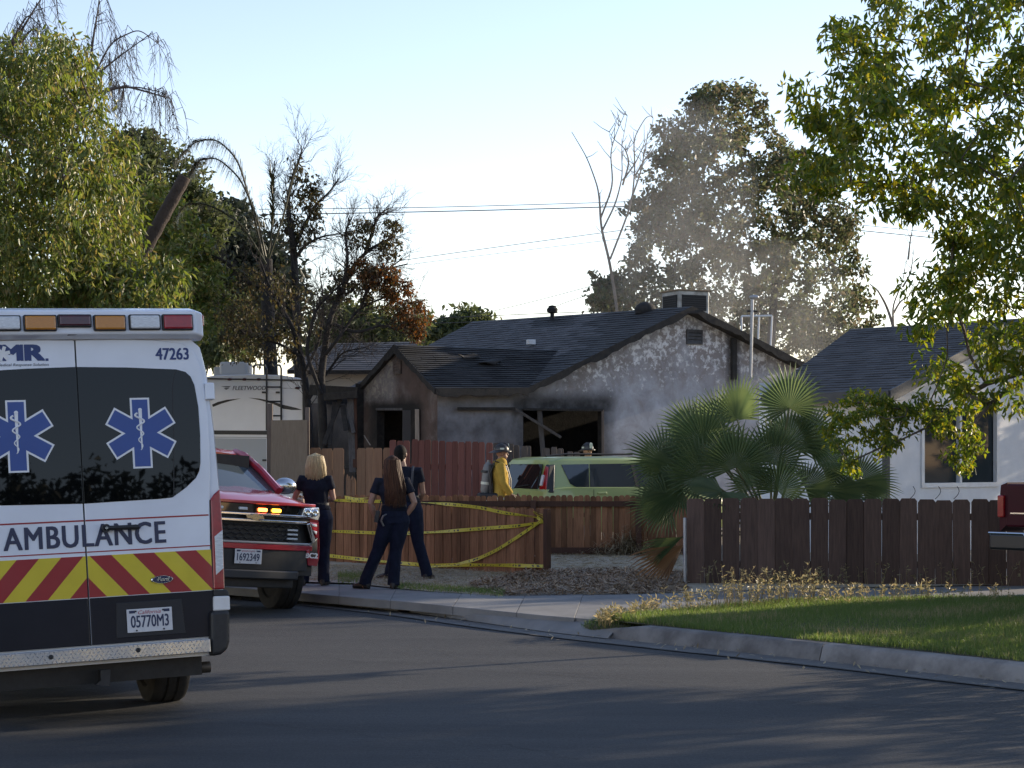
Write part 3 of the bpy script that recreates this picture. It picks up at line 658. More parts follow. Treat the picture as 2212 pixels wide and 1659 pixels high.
# ------------------------------------------------------------------ fences
def wood(name, c1, c2, rnd=.16, grain=1.0):
    return M(name, c1, c2, rough=.82, scale=7, detail=8, lo=.3, hi=.7, stretch=(6, 6, .55), rnd=rnd, bump=.35, bscale=14, bdist=.006, spec=.12)
W_DK = wood('dark_fence_wood', (.125, .083, .068), (.075, .052, .045), .26)
W_NEW = wood('redwood_fence', (.27, .135, .072), (.15, .072, .04), .42)
W_RAIL = wood('dark_rail_wood', (.085, .045, .032), (.06, .034, .026), .1)
W_TAN = wood('tan_fence_wood', (.26, .165, .105), (.19, .115, .075), .14)
W_RED = wood('red_stained_wood', (.17, .074, .06), (.12, .053, .045), .2)
W_GRY = wood('weathered_fence_wood', (.15, .125, .11), (.09, .075, .068), .2)
W_PLY = wood('plywood', (.22, .175, .13), (.165, .13, .095), .05)
CHAR = M('charred_wood', (.010, .010, .011), (.03, .027, .025), rough=.9, scale=9, detail=8, bump=.6, bscale=40, bdist=.01)
GALV = M('galvanised_steel', (.42, .43, .45), (.33, .34, .36), rough=.45, metal=.8, scale=14)
def picket_mesh(w, h, t, style, m, seed=0):
    q = random.Random(seed); x = w / 2; e = (lambda a: a * q.uniform(.85, 1.15))
    if style == 'dog': P = [(-x, 0), (x, 0), (x, h - e(w * .15)), (x - e(w * .14), h), (-x + e(w * .14), h), (-x, h - e(w * .15))]
    elif style == 'round': P = [(-x, 0), (x, 0), (x, h - w * .42), (x * .82, h - w * .16), (x * .42, h), (-x * .42, h), (-x * .82, h - w * .16), (-x, h - w * .42)]
    elif style == 'broken': P = [(-x, 0), (x, 0), (x, h * .92), (x * .3, h * .97), (0, h * .9), (-x * .4, h), (-x, h * .95)]
    else: P = [(-x, 0), (x, 0), (x, h), (-x, h)]
    b = MB(); ch_ = .005; sc_ = lambda a: a - math.copysign(ch_, a)
    b.loft([[Vector((sc_(a), -t / 2, c)) for a, c in P], [Vector((a, -t / 2 + ch_, c)) for a, c in P], [Vector((a, t / 2 - ch_, c)) for a, c in P], [Vector((sc_(a), t / 2, c)) for a, c in P]])
    me = bpy.data.meshes.new('picket'); me.from_pydata([tuple(p) for p in b.v], [], b.f); me.materials.append(m)
    bm = bmesh.new(); bm.from_mesh(me); bmesh.ops.recalc_face_normals(bm, faces=bm.faces); bm.to_mesh(me); bm.free(); return me
def fence(label, P0, P1, zb0, zb1, h0, h1, pw, gap, style, m, rails=(), rail_side=-1, posts=(), railm=None, jit=.012, skip=(), seed=1, lean=.006):
    """pickets from P0 to P1 (plan points); rails: heights; posts: fractions along the run"""
    q = random.Random(seed); P0, P1 = Vector(P0[:2]), Vector(P1[:2]); d = (P1 - P0); L = d.length; d.normalize(); ya = math.atan2(d.y, d.x); nn = Vector((d.y, -d.x)) * (1 if rail_side < 0 else -1)
    root = thing('wooden_fence', label, 'fence', (P0.x, P0.y, zb0)); base = Vector((P0.x, P0.y, zb0))
    ms = [picket_mesh(pw, 1.0, .018, style, m, seed * 10 + k) for k in range(4)]
    n = int(L / (pw + gap)); step = L / n
    for k in range(n):
        f = (k + .5) / n
        if any(a <= f <= c for a, c in skip): continue
        o = link('picket', ms[q.randrange(4)], root); h = h0 + (h1 - h0) * f + q.uniform(-jit, jit)
        p = P0 + d * (step * (k + .5)); o.location = Vector((p.x, p.y, zb0 + (zb1 - zb0) * f + q.uniform(-.004, .004))) - base + Vector((nn.x, nn.y, 0)) * ((.005 if k % 2 else -.003) + q.uniform(-.002, .002))
        o.scale = ((step - gap) / pw * (1 + q.uniform(-.012, .008)), 1, h); o.rotation_euler = (q.gauss(0, lean), q.gauss(0, lean), ya + q.gauss(0, .01))
    rm = railm or m
    for hz in rails:
        b = MB(); a = P0 + nn * .03; c = P1 + nn * .03; z0, z1 = zb0 + hz * h0, zb1 + hz * h1
        u_ = nn * .019
        b.hexa([(*(a - u_), z0 - .045), (*(a + u_), z0 - .045), (*(a + u_), z0 + .045), (*(a - u_), z0 + .045)], [(*(c - u_), z1 - .045), (*(c + u_), z1 - .045), (*(c + u_), z1 + .045), (*(c - u_), z1 + .045)])
        b.build('rail', rm, root, off=base)
    for f, ph in posts:
        p = P0 + d * (L * f) + nn * .085; z = zb0 + (zb1 - zb0) * f; b = MB(); b.box((p.x, p.y, z + ph / 2 - .1), (.09, .09, ph + .2), Matrix.Rotation(ya, 3, 'Z')); b.build('post', rm, root, off=base, bevel=.006)
    return root
# right-hand front fence of wide dark dog-eared boards
fr = fence('dark brown dog-eared board fence in front of the white house', at(1484, 0, 24.3), at(2330, 0, 24.0), .13, .14, 1.155, 1.13, .226, .003, 'dog', W_DK, rails=(.25, .8), rail_side=1, posts=((.22, 1.1), (.45, 1.1), (.7, 1.1)), seed=3, jit=.01)
p = at(1479.5, 0, 24.2); b = MB(); b.cyl((p.x, p.y, .05), (p.x, p.y, zp(1120, 24.2)), .024, n=12); b.ell((p.x, p.y, zp(1120, 24.2)), (.025, .025, .012)); b.build('metal_post', GALV, fr, sm=True, off=fr.location)
# near taped fence running away to the left
NF0, NF1 = gnd(1176, 1241, .2), gnd(712, 1211, .235); dNF = (NF1 - NF0).xy.normalized(); NFE = NF0.xy + dNF * 6.8
nf = fence('low reddish-brown picket fence with yellow caution tape across it', NF0, NFE, .19, .25, .925, .925, .089, .0, 'round', W_NEW, rails=(.22, .82), rail_side=-1, posts=((.3, .85), (.62, .85)), railm=W_RAIL, seed=5, jit=.008)
e = NF0.xy - dNF * .05; b = MB(); b.box((e.x, e.y, .62), (.07, .09, .98), Matrix.Rotation(math.atan2(dNF.y, dNF.x), 3, 'Z')); b.build('end_post', W_RAIL, nf, off=nf.location, bevel=.005)
# far low fence across the driveway
ff = fence('low reddish-brown picket fence with a dark top rail in front of the green car', at(640, 0, 30.5), at(1486, 0, 30.5), .235, .235, .985, .975, .094, .0, 'round', W_NEW, rails=(.08, .86), rail_side=-1, posts=((.1, .9), (.35, .9), (.605, .9), (.873, .95)), railm=W_RAIL, seed=6, jit=.012)
# tall fences in front of the burned house
fence('tall tan plank fence stub beside the plywood sheet', at(668, 0, 34), at(743, 0, 34), .28, .28, 1.74, 1.74, .158, .002, 'dog', W_TAN, rails=(.3, .75), rail_side=1, seed=7)
fence('short broken stub of tan fence in the gap between plank sections', at(746, 0, 34.05), at(769, 0, 34.05), .28, .28, 1.30, 1.22, .092, .004, 'broken', W_TAN, rails=(.3,), rail_side=1, seed=8, jit=.05)
fence('tall tan plank fence section next to the red fence', at(770, 0, 34), at(846, 0, 34), .28, .28, 1.74, 1.76, .155, .002, 'dog', W_TAN, rails=(.3, .75), rail_side=1, seed=9)
fence('tall dark red stained picket fence behind the standing people', at(843, 0, 33.6), at(1064, 0, 33.6), .27, .27, 1.90, 1.86, .116, .005, 'dog', W_RED, rails=(.3, .75), rail_side=1, seed=10, jit=.02)
fence('tall weathered grey-brown picket fence behind the green car roof', at(1066, 0, 35.2), at(1256, 0, 35.9), .29, .29, 1.82, 1.70, .112, .012, 'dog', W_GRY, rails=(.3, .75), rail_side=1, seed=11, jit=.03, skip=((.44, .48), (.7, .73)), lean=.02)
b = MB(); b.hexa([at(584, 1066, 33.5), at(664, 1066, 33.6), at(664, 907, 33.65), at(586, 908, 33.6)], [at(584, 1066, 33.53), at(664, 1066, 33.63), at(664, 907, 33.68), at(586, 908, 33.63)])
pr = thing('plywood_sheet', 'upright weathered plywood sheet nailed between two posts', 'plywood', at(625, 1066, 33.6)); b.build('sheet', W_PLY, pr, off=pr.location)
for x, yt, w in ((583, 872, .1), (664, 880, .075)):
    b = MB(); p = at(x, yt, 33.75); b.box((p.x, p.y, (p.z + .2) / 2), (w, w, p.z - .2)); b.build('post', W_GRY, pr, off=pr.location, bevel=.004)

# ------------------------------------------------------------------ burned house
def pxof(P): return (CXP + FPX * P.x / P.y, HZP - FPX * (P.z - CAMZ) / P.y)
def stucco(name, paint, bare, dark):
    m, n, l, p = newmat(name); p.inputs['Roughness'].default_value = .9; p.inputs['Specular IOR Level'].default_value = .2
    ge = n.new('ShaderNodeNewGeometry'); at_ = n.new('ShaderNodeAttribute'); at_.attribute_name = 'soot'; fl = n.new('ShaderNodeAttribute'); fl.attribute_name = 'flake'
    def noise(sc, de, ro=.6, di=0):
        z = n.new('ShaderNodeTexNoise'); z.inputs['Scale'].default_value = sc; z.inputs['Detail'].default_value = de; z.inputs['Roughness'].default_value = ro; z.inputs['Distortion'].default_value = di; l.new(ge.outputs['Position'], z.inputs['Vector']); return z.outputs[0]
    def math_(op, a, b_):
        k = n.new('ShaderNodeMath'); k.operation = op; k.use_clamp = False
        for i, v in enumerate((a, b_)):
            if isinstance(v, (int, float)): k.inputs[i].default_value = v
            else: l.new(v, k.inputs[i])
        return k.outputs[0]
    def ramp(v, a, b_):
        k = n.new('ShaderNodeMapRange'); k.inputs[1].default_value = a; k.inputs[2].default_value = b_; l.new(v, k.inputs[0]); return k.outputs[0]
    def mix(f, a, b_):
        k = n.new('ShaderNodeMix'); k.data_type = 'RGBA'; l.new(f, k.inputs[0])
        for i, v in ((6, a), (7, b_)):
            if isinstance(v, tuple): k.inputs[i].default_value = (*v, 1)
            else: l.new(v, k.inputs[i])
        return k.outputs[2]
    mott = ramp(noise(2.2, 8), .35, .68); c0 = mix(mott, paint, tuple(x * .72 for x in paint))
    fk = ramp(math_('ADD', noise(7.5, 9, .7, .3), math_('MULTIPLY', fl.outputs['Fac'], .22)), .70, .80)
    edge = ramp(math_('ADD', noise(1.7, 10, .72, .4), math_('MULTIPLY', fl.outputs['Fac'], .24)), .50, .78)
    c1 = mix(edge, c0, (.27, .245, .24)); c1 = mix(math_('MULTIPLY', edge, .0), c1, c1); c2 = mix(fk, c1, bare)
    s1 = ramp(math_('ADD', at_.outputs['Fac'], math_('MULTIPLY', math_('SUBTRACT', noise(2.6, 7), .5), .75)), .08, 1.0)
    c3 = mix(s1, c2, dark); l.new(c3, p.inputs['Base Color'])
    bp = n.new('ShaderNodeBump'); bp.inputs['Strength'].default_value = .5; bp.inputs['Distance'].default_value = .015
    l.new(math_('ADD', math_('MULTIPLY', noise(38, 4), .5), math_('MULTIPLY', fk, .8)), bp.inputs['Height']); l.new(bp.outputs[0], p.inputs['Normal']); return m
def gridwall(name, P0, d, L, top, zb, opens, th, mat, parent, soot=lambda x, y: 0, flake=lambda x, y: 0, step=.12):
    """wall in the vertical plane through P0 along d; top: [(t, z)]; opens: (t0, t1, z0, z1); th: inward vector"""
    base = parent.location
    ts = sorted(set([round(x, 4) for x in list(np.arange(0, L, step)) + [L] + [t for t, _ in top if 0 <= t <= L] + [e for o_ in opens for e in o_[:2]]]))
    zmax = max(z for _, z in top)
    zs = sorted(set([round(x, 4) for x in list(np.arange(zb, zmax, step)) + [zmax] + [e for o_ in opens for e in o_[2:]]]))
    tp = lambda t: float(np.interp(t, [a for a, _ in top], [c for _, c in top]))
    V = []; F = []; idx = {}
    def vid(t, z, top_=False):
        k = (round(t, 4), round(z, 4))
        if k not in idx: idx[k] = len(V); V.append((t, z))
        return idx[k]
    for i in range(len(ts) - 1):
        a, c = ts[i], ts[i + 1]; ta, tc = tp(a), tp(c); tm = (a + c) / 2
        for j in range(len(zs) - 1):
            z0, z1 = zs[j], zs[j + 1]; zm = (z0 + z1) / 2
            if any(o_[0] < tm < o_[1] and o_[2] < zm < o_[3] for o_ in opens): continue
            q = [(a, min(z0, ta)), (c, min(z0, tc)), (c, min(z1, tc)), (a, min(z1, ta))]
            ids = []
            for t, z in q:
                k = vid(t, z)
                if k not in ids: ids.append(k)
            if len(ids) >= 3: F.append(ids)
    W = [Vector((P0.x + d.x * t, P0.y + d.y * t, z)) for t, z in V]
    b = MB(); b.v = [w.copy() for w in W]; b.f = F; b.m = [0] * len(F)
    o = b.build(name, mat, parent, off=base)
    for an, fn in (('soot', soot), ('flake', flake)):
        at_ = o.data.attributes.new(an, 'FLOAT', 'POINT'); at_.data.foreach_set('value', [fn(*pxof(w)) for w in W])
    if opens:
        for t0, t1, z0, z1 in opens:
            b = MB(); pt = lambda t, z: Vector((P0.x + d.x * t, P0.y + d.y * t, z))
            q = [pt(t0, z0), pt(t1, z0), pt(t1, z1), pt(t0, z1)]
            for k in range(4): b.poly([q[k], q[(k + 1) % 4], q[(k + 1) % 4] + th, q[k] + th])
            b.build('reveal', CHAR, o, off=base)
    return o
def shingles(name, parent, A, B, C, D, mats, course=.145, tab=.33, pick=None, seed=1, lift=.012, thick=.1, under=None):
    """A,B ridge ends; C (below B), D (below A) eave ends; rows of separate tabs"""
    q = random.Random(seed); b = MB(); base = parent.location
    nrm = (B - A).cross(D - A).normalized(); nrm = nrm if nrm.z > 0 else -nrm
    Ls = max((D - A).length, (C - B).length); nr = max(2, int(Ls / course))
    for r in range(nr):
        f0, f1 = r / nr, (r + 1) / nr * 1.0
        l0, r0, l1, r1 = A.lerp(D, f0), B.lerp(C, f0), A.lerp(D, f1), B.lerp(C, f1); w = max((r1 - l1).length, (r0 - l0).length); nt = max(1, int(w / tab)); o_ = (q.random() - .5) * .6
        cuts = sorted(set([0.0] + [min(1, max(0, (k + o_) / nt)) for k in range(1, nt)] + [1.0]))
        for a, c in zip(cuts[:-1], cuts[1:]):
            if c - a < 1e-4: continue
            e = .003 / max(w, .1); c2 = c - e; up = nrm * (lift + q.uniform(-.003, .006)); sag = q.uniform(0, .006)
            pts = [l0.lerp(r0, a) + nrm * .002, l0.lerp(r0, c2) + nrm * .002, l1.lerp(r1, c2) + up, l1.lerp(r1, a) + up]
            lip = [pts[3] - nrm * .012, pts[2] - nrm * .012]
            cx, cyp = pxof((pts[0] + pts[2]) / 2); mi = pick(cx, cyp, q) if pick else 0
            b.add(pts + lip, [(0, 1, 2, 3), (3, 2, 5, 4)], mi)
    o = b.build(name, mats, parent, off=base); o['kind'] = 'stuff' if False else o.get('kind', 'thing')
    b = MB(); dn = nrm * -thick; b.hexa([A - nrm * .006, B - nrm * .006, C - nrm * .006, D - nrm * .006], [A + dn, B + dn, C + dn, D + dn]); b.build('roof_deck', under or CHAR, o, off=base)
    return o
def board(P, Q, h, t, side, m, parent, name, rag=0, seed=0, drop=0.0):
    """board hanging below the line P-Q, thickness along side"""
    q = random.Random(seed); n = max(1, int((Q - P).length / .15)) if rag else 1; b = MB(); s_ = side.normalized() * t; base = parent.location
    rings = []
    for k in range(n + 1):
        p = P.lerp(Q, k / n) - Vector((0, 0, drop)); hh = h * (1 + q.uniform(-rag, rag)); rings.append([p, p - Vector((0, 0, hh)), p - Vector((0, 0, hh)) + s_, p + s_])
    b.loft(rings); return b.build(name, m, parent, off=base)
ang = R(33); HV = Vector((math.cos(ang), math.sin(ang), 0)); HU = Vector((-math.sin(ang), math.cos(ang), 0))
C0 = at(945, 1040, 36.0); C0.z = .2
bh = thing('burned_house', 'fire-damaged stucco house with charred roof and blackened window openings', 'house', C0)
ST_A = stucco('burned_stucco', (.47, .48, .53), (.72, .72, .74), (.038, .038, .039)); ST_B = stucco('burned_stucco_brown', (.15, .108, .095), (.40, .36, .31), (.02, .019, .019)); ST_C = stucco('tan_stucco', (.40, .33, .26), (.5, .42, .34), (.03, .028, .026))
def tA(x): return hitline(C0, HV, x)
def zA(x, y): return zp(y, C0.y + HV.y * tA(x))
def smst(a, b_, x): t = min(1, max(0, (x - a) / (b_ - a))); return t * t * (3 - 2 * t)
def soot_a(x, y):
    s_ = .74 * (1 - smst(1105, 1185, x)) * (1 - .18 * smst(930, 880, y))
    win = (1 - smst(0, 42, max(1118 - x, x - 1306, 0))) * (1 - smst(0, 50, max(872 - y, 0)))
    rake = 665 + (1495 - x) * .487 if x < 1495 else 665 + (x - 1495) * .48
    s_ = max(s_, .95 * win if y < 890 else .8 * win, .5 * (1 - smst(3, 16, y - rake)))
    s_ = max(s_, .55 * (1 - smst(1560, 1575, x) * 0) * (1 if 1574 < x < 1596 and y < 850 else 0))
    return max(s_, .10 + .12 * smst(1380, 1200, x))
def flake_a(x, y): return .9 * smst(1150, 1230, x) * (1 - smst(740, 900, y - (abs(x - 1480) * .12))) + .12
topA = [(0, zA(945, 843)), (tA(1138), zA(1138, 843)), (tA(1495), zA(1495, 675)), (tA(1720), zA(1720, 784)), (tA(1800), zA(1800, 820))]
oA = [(tA(1130), tA(1302), zA(1216, 992), zA(1216, 885))]
gridwall('front_wall', C0, HV, tA(1800), topA, .15, oA, HU * .18, ST_A, bh, soot_a, flake_a)
def tB(x): return hitline(C0, HU, x)
def zB(x, y): return zp(y, C0.y + HU.y * tB(x))
def soot_b(x, y):
    d_ = (1 - smst(0, 30, max(808 - x, x - 900, 0))) * (1 - smst(0, 45, max(880 - y, 0)))
    return max(.40, .98 * d_ * (.6 if y < 870 and x < 852 else 1), .6 * smst(852, 900, x) * smst(960, 760, y))
def flake_b(x, y): return 1.0 * (1 - smst(0, 20, max(795 - x, x - 845, 0))) * (1 - smst(850, 890, y))
xe, xa = tB(775), tB(856)
topB = [(0, zB(945, 843)), (xa, zB(856, 752)), (xe, zB(775, 846))]
gridwall('gable_wall', C0, HU, xe, topB, .15, [(tB(869), tB(814), .2, zB(842, 886))], HV * .18, ST_B, bh, soot_b, flake_b)
tE = tA(1140) - .1; CW = C0 + HV * tE
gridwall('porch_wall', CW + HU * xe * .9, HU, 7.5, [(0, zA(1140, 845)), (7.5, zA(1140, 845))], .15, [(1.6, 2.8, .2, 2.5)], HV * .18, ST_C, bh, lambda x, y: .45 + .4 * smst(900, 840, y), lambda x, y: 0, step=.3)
# back and inner walls keep the interior dark
b = MB(); bk = C0 + HV * tA(1800); b.poly([bk, bk + HU * 9, bk + HU * 9 + Vector((0, 0, 3.6)), bk + Vector((0, 0, 3.6))]); b.build('side_wall', CHAR, bh, off=bh.location)
b = MB(); i0 = CW + HU * 3.0 - HV * 2.2; i1 = bk + HU * 3.0; b.poly([i0, i1, i1 + Vector((0, 0, 3.2)), i0 + Vector((0, 0, 3.2))]); b.build('inner_wall', CHAR, bh, off=bh.location)
b = MB(); fl0 = C0 + HU * .2 + HV * .2; b.prism([Vector((*p_.xy, .33)) for p_ in (fl0, C0 + HV * (tA(1800) - .1) + HU * .2, C0 + HV * (tA(1800) - .1) + HU * 8.5, C0 + HV * .2 + HU * 3.2)], (0, 0, -.1)); b.build('floor', CHAR, bh, off=bh.location)
# roof
SH_G = M('grey_shingle', (.062, .060, .062), (.095, .092, .094), rough=.8, scale=3, island=.18, bump=.3, bscale=80, bdist=.004); SH_B = M('charred_shingle', (.014, .0135, .0135), (.028, .027, .026), rough=.72, scale=2.5, island=.3, bump=.5, bscale=30, bdist=.01)
fr0 = C0 - HU * .3
A0 = at(1495, 662, (fr0 + HV * hitline(fr0, HV, 1495)).y); R1 = at(1022, 695, (A0 + HU * hitline(A0, HU, 1022)).y)
E0 = at(1138, 839, (fr0 + HV * hitline(fr0, HV, 1138)).y); E1 = E0 + (R1 - A0); E1.z = E0.z; B0 = at(1740, 786, (fr0 + HV * hitline(fr0, HV, 1740)).y); B1 = B0 + (R1 - A0)
def pickm(x, y, q):  # grey shingle tabs on the mid slope also carry sky sheen as colour
    rake = 665 + (1495 - x) * .487
    f = 1.1 - (y - 0) * 0
    d = smst(1240, 1330, x + (y - 700) * .8) ; d = max(d, 1 - smst(6, 30, abs(y - 690) if 1150 < x < 1240 else 99)) if y < 705 else d
    d = max(d, smst(755, 775, y) * (1 if x > 940 else 0))
    return 1 if q.random() < d else 0
rf = shingles('roof', bh, R1, A0, E0, E1, [SH_G, SH_B], pick=pickm, seed=2)
shingles('rear_roof_slope', bh, A0, R1, B1, B0, [SH_B], course=.3, tab=2, seed=3)
wr = C0 + HU * xa - HV * .28; W0 = at(853, 745, wr.y); W1 = at(1222, 757, (wr + HV * hitline(wr, HV, 1222)).y)
V0 = E0 + Vector((.02, -.02, .0)); EW = at(941, 841, (C0 - HU * .3 - HV * .28).y)
shingles('wing_roof', bh, W0, W1, V0, EW, [SH_B], seed=4, lift=.02)
EF = at(766, 846, (C0 + HU * (xe + .25) - HV * .28).y); EF2 = EF + HV * 2.6
shingles('wing_rear_slope', bh, W1, W0, EF, EF2, [SH_B], course=.3, tab=2, seed=5)
# burned-through hole and torn felt on the wing roof
qd = random.Random(4); cc = at(1050, 790, 0) if False else None
nW = (W1 - W0).cross(EW - W0).normalized(); nW = nW if nW.z > 0 else -nW
for (fx, fy, w, h) in ((.42, .30, .35, .10), (.55, .42, .36, .13)):
    c = W0.lerp(W1, fx).lerp(EW.lerp(V0, fx), fy) + nW * .03; ex = (W1 - W0).normalized(); ey = (EW - W0).normalized(); b = MB(); k = 9
    b.prism([c + ex * math.cos(6.283 * i / k) * w * qd.uniform(.5, 1) + ey * math.sin(6.283 * i / k) * h * qd.uniform(.5, 1) + nW * qd.uniform(0, .08) for i in range(k)], nW * -.02); b.build('torn_felt', CHAR, bh, off=bh.location)
for P, Q, sd, nm in ((A0, E0, HU, 'rake_board'), (A0, B0, HU, 'rake_board'), (W0, EW, HV, 'rake_board'), (W0, EF, HV, 'rake_board'), (EW, V0, HU, 'eave_board')):
    board(P + Vector((0, 0, .0)) - sd * .03, Q - sd * .03, .14, .035, sd, CHAR, bh, nm, rag=.3, seed=int(P.x * 10), drop=-.01)
# gable vents with louvres
def vent(x0, x1, y0, y1, P, d, tf, yaw, m):
    t0, t1 = tf(x0), tf(x1); Yc = (P + d * ((t0 + t1) / 2)).y; z0, z1 = zp(y1, Yc), zp(y0, Yc); n_ = Vector((d.y, -d.x, 0)); n_ = n_ if n_.y < 0 else -n_
    pt = lambda t, z, o=0: Vector((P.x + d.x * t, P.y + d.y * t, z)) + n_ * o; ta, tb = min(t0, t1), max(t0, t1)
    b = MB(); b.prism([pt(ta, z0, .004), pt(tb, z0, .004), pt(tb, z1, .004), pt(ta, z1, .004)], n_ * .01); v = b.build('gable_vent', CHAR, bh, off=bh.location)
    for a, c, e, f in ((ta, ta + .035, z0, z1), (tb - .035, tb, z0, z1), (ta + .035, tb - .035, z1 - .035, z1), (ta + .035, tb - .035, z0, z0 + .035)):
        b = MB(); b.prism([pt(a, e, .014), pt(c, e, .014), pt(c, f, .014), pt(a, f, .014)], n_ * .025); b.build('vent_frame', m, v, off=bh.location)
    for k in range(4):
        zc = z0 + (z1 - z0) * (k + .6) / 4.4; b = MB(); b.hexa([pt(ta + .035, zc, .035), pt(tb - .035, zc, .035), pt(tb - .035, zc + .05, .014), pt(ta + .035, zc + .05, .014)], [pt(ta + .035, zc - .01, .035), pt(tb - .035, zc - .01, .035), pt(tb - .035, zc + .04, .014), pt(ta + .035, zc + .04, .014)]); b.build('slat', m, v, off=bh.location)
VM = M('vent_metal', (.085, .085, .09), (.04, .04, .042), rough=.7, scale=8); vent(1482, 1516, 712, 744, C0, HV, tA, 0, VM); vent(852, 868, 780, 808, C0, HU, tB, 0, M('vent_brown', (.12, .085, .07), (.05, .04, .035), rough=.8, scale=8))
# window post, fallen beam, door frame pieces
def beam(a, c, w, m, name, par=bh, h=None):
    b = MB(); d = (c - a).normalized(); s_ = d.cross(Vector((0, 1, .01))).normalized() * w / 2; t_ = Vector((0, (h or w) / 2, 0))
    b.hexa([a - s_ - t_, a + s_ - t_, a + s_ + t_, a - s_ + t_], [c - s_ - t_, c + s_ - t_, c + s_ + t_, c - s_ + t_]); return b.build(name, m, par, off=par.location, bevel=.005)
yA = lambda x: C0.y + HV.y * tA(x)
CH2 = M('scorched_wood', (.05, .048, .05), (.09, .086, .085), rough=.9, scale=8, stretch=(5, 5, .6)); PALE = M('pale_wood', (.30, .26, .22), (.22, .19, .16), rough=.85, scale=8, stretch=(5, 5, .6))
beam(at(1165, 885, yA(1165) + .05), at(1174, 990, yA(1174) + .05), .1, CH2, 'window_post')
beam(at(988, 883, yA(988) - .08), at(1114, 883, yA(1114) - .12), .06, CHAR, 'fallen_beam'); beam(at(1112, 883, yA(1112) - .12), at(1212, 945, yA(1200) - .05), .055, CH2, 'fallen_beam')
beam(at(1302, 885, yA(1302) - .04), at(1302, 992, yA(1302) - .04), .05, W_GRY, 'window_trim'); beam(at(1130, 884, yA(1130) - .04), at(1303, 886, yA(1303) - .04), .05, CHAR, 'window_trim')
yB = lambda x: C0.y + HU.y * tB(x)
beam(at(901, 884, yB(901) - .1), at(902, 990, yB(902) - .1), .085, PALE, 'door_post'); beam(at(882, 886, yB(882) - .06), at(882, 1010, yB(882) - .06), .22, M('dark_door', (.02, .02, .023), rough=.6), 'open_door', h=.04)
beam(at(812, 884, yB(842) - .05), at(871, 884, yB(865) - .05), .05, CH2, 'door_lintel')
for x0, y0, x1, y1, w, m in ((757, 850, 762, 1020, .13, CH2), (740, 875, 748, 930, .1, CHAR), (765, 850, 768, 1010, .1, W_RAIL), (735, 862, 700, 960, .09, CHAR), (722, 868, 712, 962, .07, CHAR), (700, 858, 772, 852, .14, CHAR), (752, 880, 764, 935, .08, CH2), (735, 1012, 762, 1006, .05, CHAR), (786, 940, 800, 962, .02, PALE)):
    beam(at(x0, y0, 37.2), at(x1, y1, 36.9), w, m, 'charred_beam')
beam(at(668, 842, 39.5), at(772, 848, 38.4), .22, CHAR, 'porch_beam', h=.06)
# things fixed to the roof
def onroof(x, y): # depth of the main slope at a pixel
    n_ = (A0 - R1).cross(E0 - A0); d = Vector(((x - CXP) / FPX, 1, -(y - HZP) / FPX)); C = Vector((0, 0, CAMZ)); return (A0 - C).dot(n_) / d.dot(n_)
p = at(1193, 686, onroof(1193, 690)); b = MB(); b.lathe(p, (0, 0, 1), [(.12, -.1), (.05, -.02), (.05, .1), (.12, .12), (.13, .2), (.09, .24), (.09, .27), (.001, .29)], 14); b.build('vent_pipe', CHAR, rf, sm=True, off=bh.location)
p = at(1395, 671, onroof(1395, 673)); b = MB(); b.ell(p + Vector((0, .1, 0)), (.24, .24, .2), zmin=-.3); b.build('roof_dome_vent', CHAR, rf, sm=True, off=bh.location)
p = at(1147, 745, onroof(1147, 745)); b = MB(); b.box(p + Vector((0, 0, .06)), (.17, .14, .11), Matrix.Rotation(.5, 3, 'Z')); b.build('roof_box', WHT, rf, off=bh.location, bevel=.01)
cY = A0.y + 1.7; cl = MB(); zt_, zb_ = zp(627, cY), zp(700, cY); cx0, cx1 = at(1421, 0, cY).x, at(1549, 0, cY).x
COOL = M('cooler_metal', (.44, .44, .42), (.25, .24, .22), rough=.55, metal=.3, scale=5)
cmid = Vector(((cx0 + cx1) / 2, cY + .5, 0)); rz = Matrix.Rotation(R(26), 3, 'Z'); wx, wy = .78, .74
cl.box(cmid + Vector((0, 0, (zt_ + zb_) / 2)), (wx, wy, zt_ - zb_), rz); co = cl.build('rooftop_cooler', COOL, bh, off=bh.location, bevel=.02)
for sx_, sy_, dx, dy in ((0, -1, 1, 0), (-1, 0, 0, 1), (1, 0, 0, 1)):
    c = cmid + rz @ Vector((sx_ * wx / 2 * 1.01, sy_ * wy / 2 * 1.01, 0)); b = MB(); b.box(c + Vector((0, 0, zt_ - .26)), (wx * .8 if dx else .03, wy * .8 if dy else .03, .34), rz); g_ = b.build('cooler_grille', M('grille_dark', (.018, .018, .02), rough=.8), co, off=bh.location)
    for k in range(7):
        b = MB(); b.box(c + rz @ Vector((sx_ * .02, sy_ * .02, 0)) + Vector((0, 0, zt_ - .41 + .05 * k)), (wx * .78 if dx else .012, wy * .78 if dy else .012, .008), rz); b.build('louvre', M('louvre_dark', (.05, .05, .05), rough=.7) if k == 0 else bpy.data.materials['louvre_dark'], co, off=bh.location)
b = MB(); b.box(cmid + Vector((0, 0, zt_ + .015)), (wx + .05, wy + .05, .03), rz); b.build('cooler_lid', M('cooler_lid', (.3, .22, .14), (.2, .15, .1), rough=.8, scale=5), co, off=bh.location)
mY = (fr0 + HV * hitline(fr0, HV, 1624)).y - .12
b = MB(); b.cyl(at(1621, 815, mY), at(1625, 648, mY), .035, n=10); b.ell(at(1629, 642, mY), (.11, .07, .05)); b.tube([at(1625, 648, mY), at(1627, 640, mY), at(1634, 643, mY)], .035, 10); mo = b.build('service_mast', GALV, bh, sm=True, off=bh.location)
b = MB(); b.cyl(at(1614, 672, mY), at(1636, 672, mY), .02, n=8); b.build('mast_bracket', BLK, mo, off=bh.location)
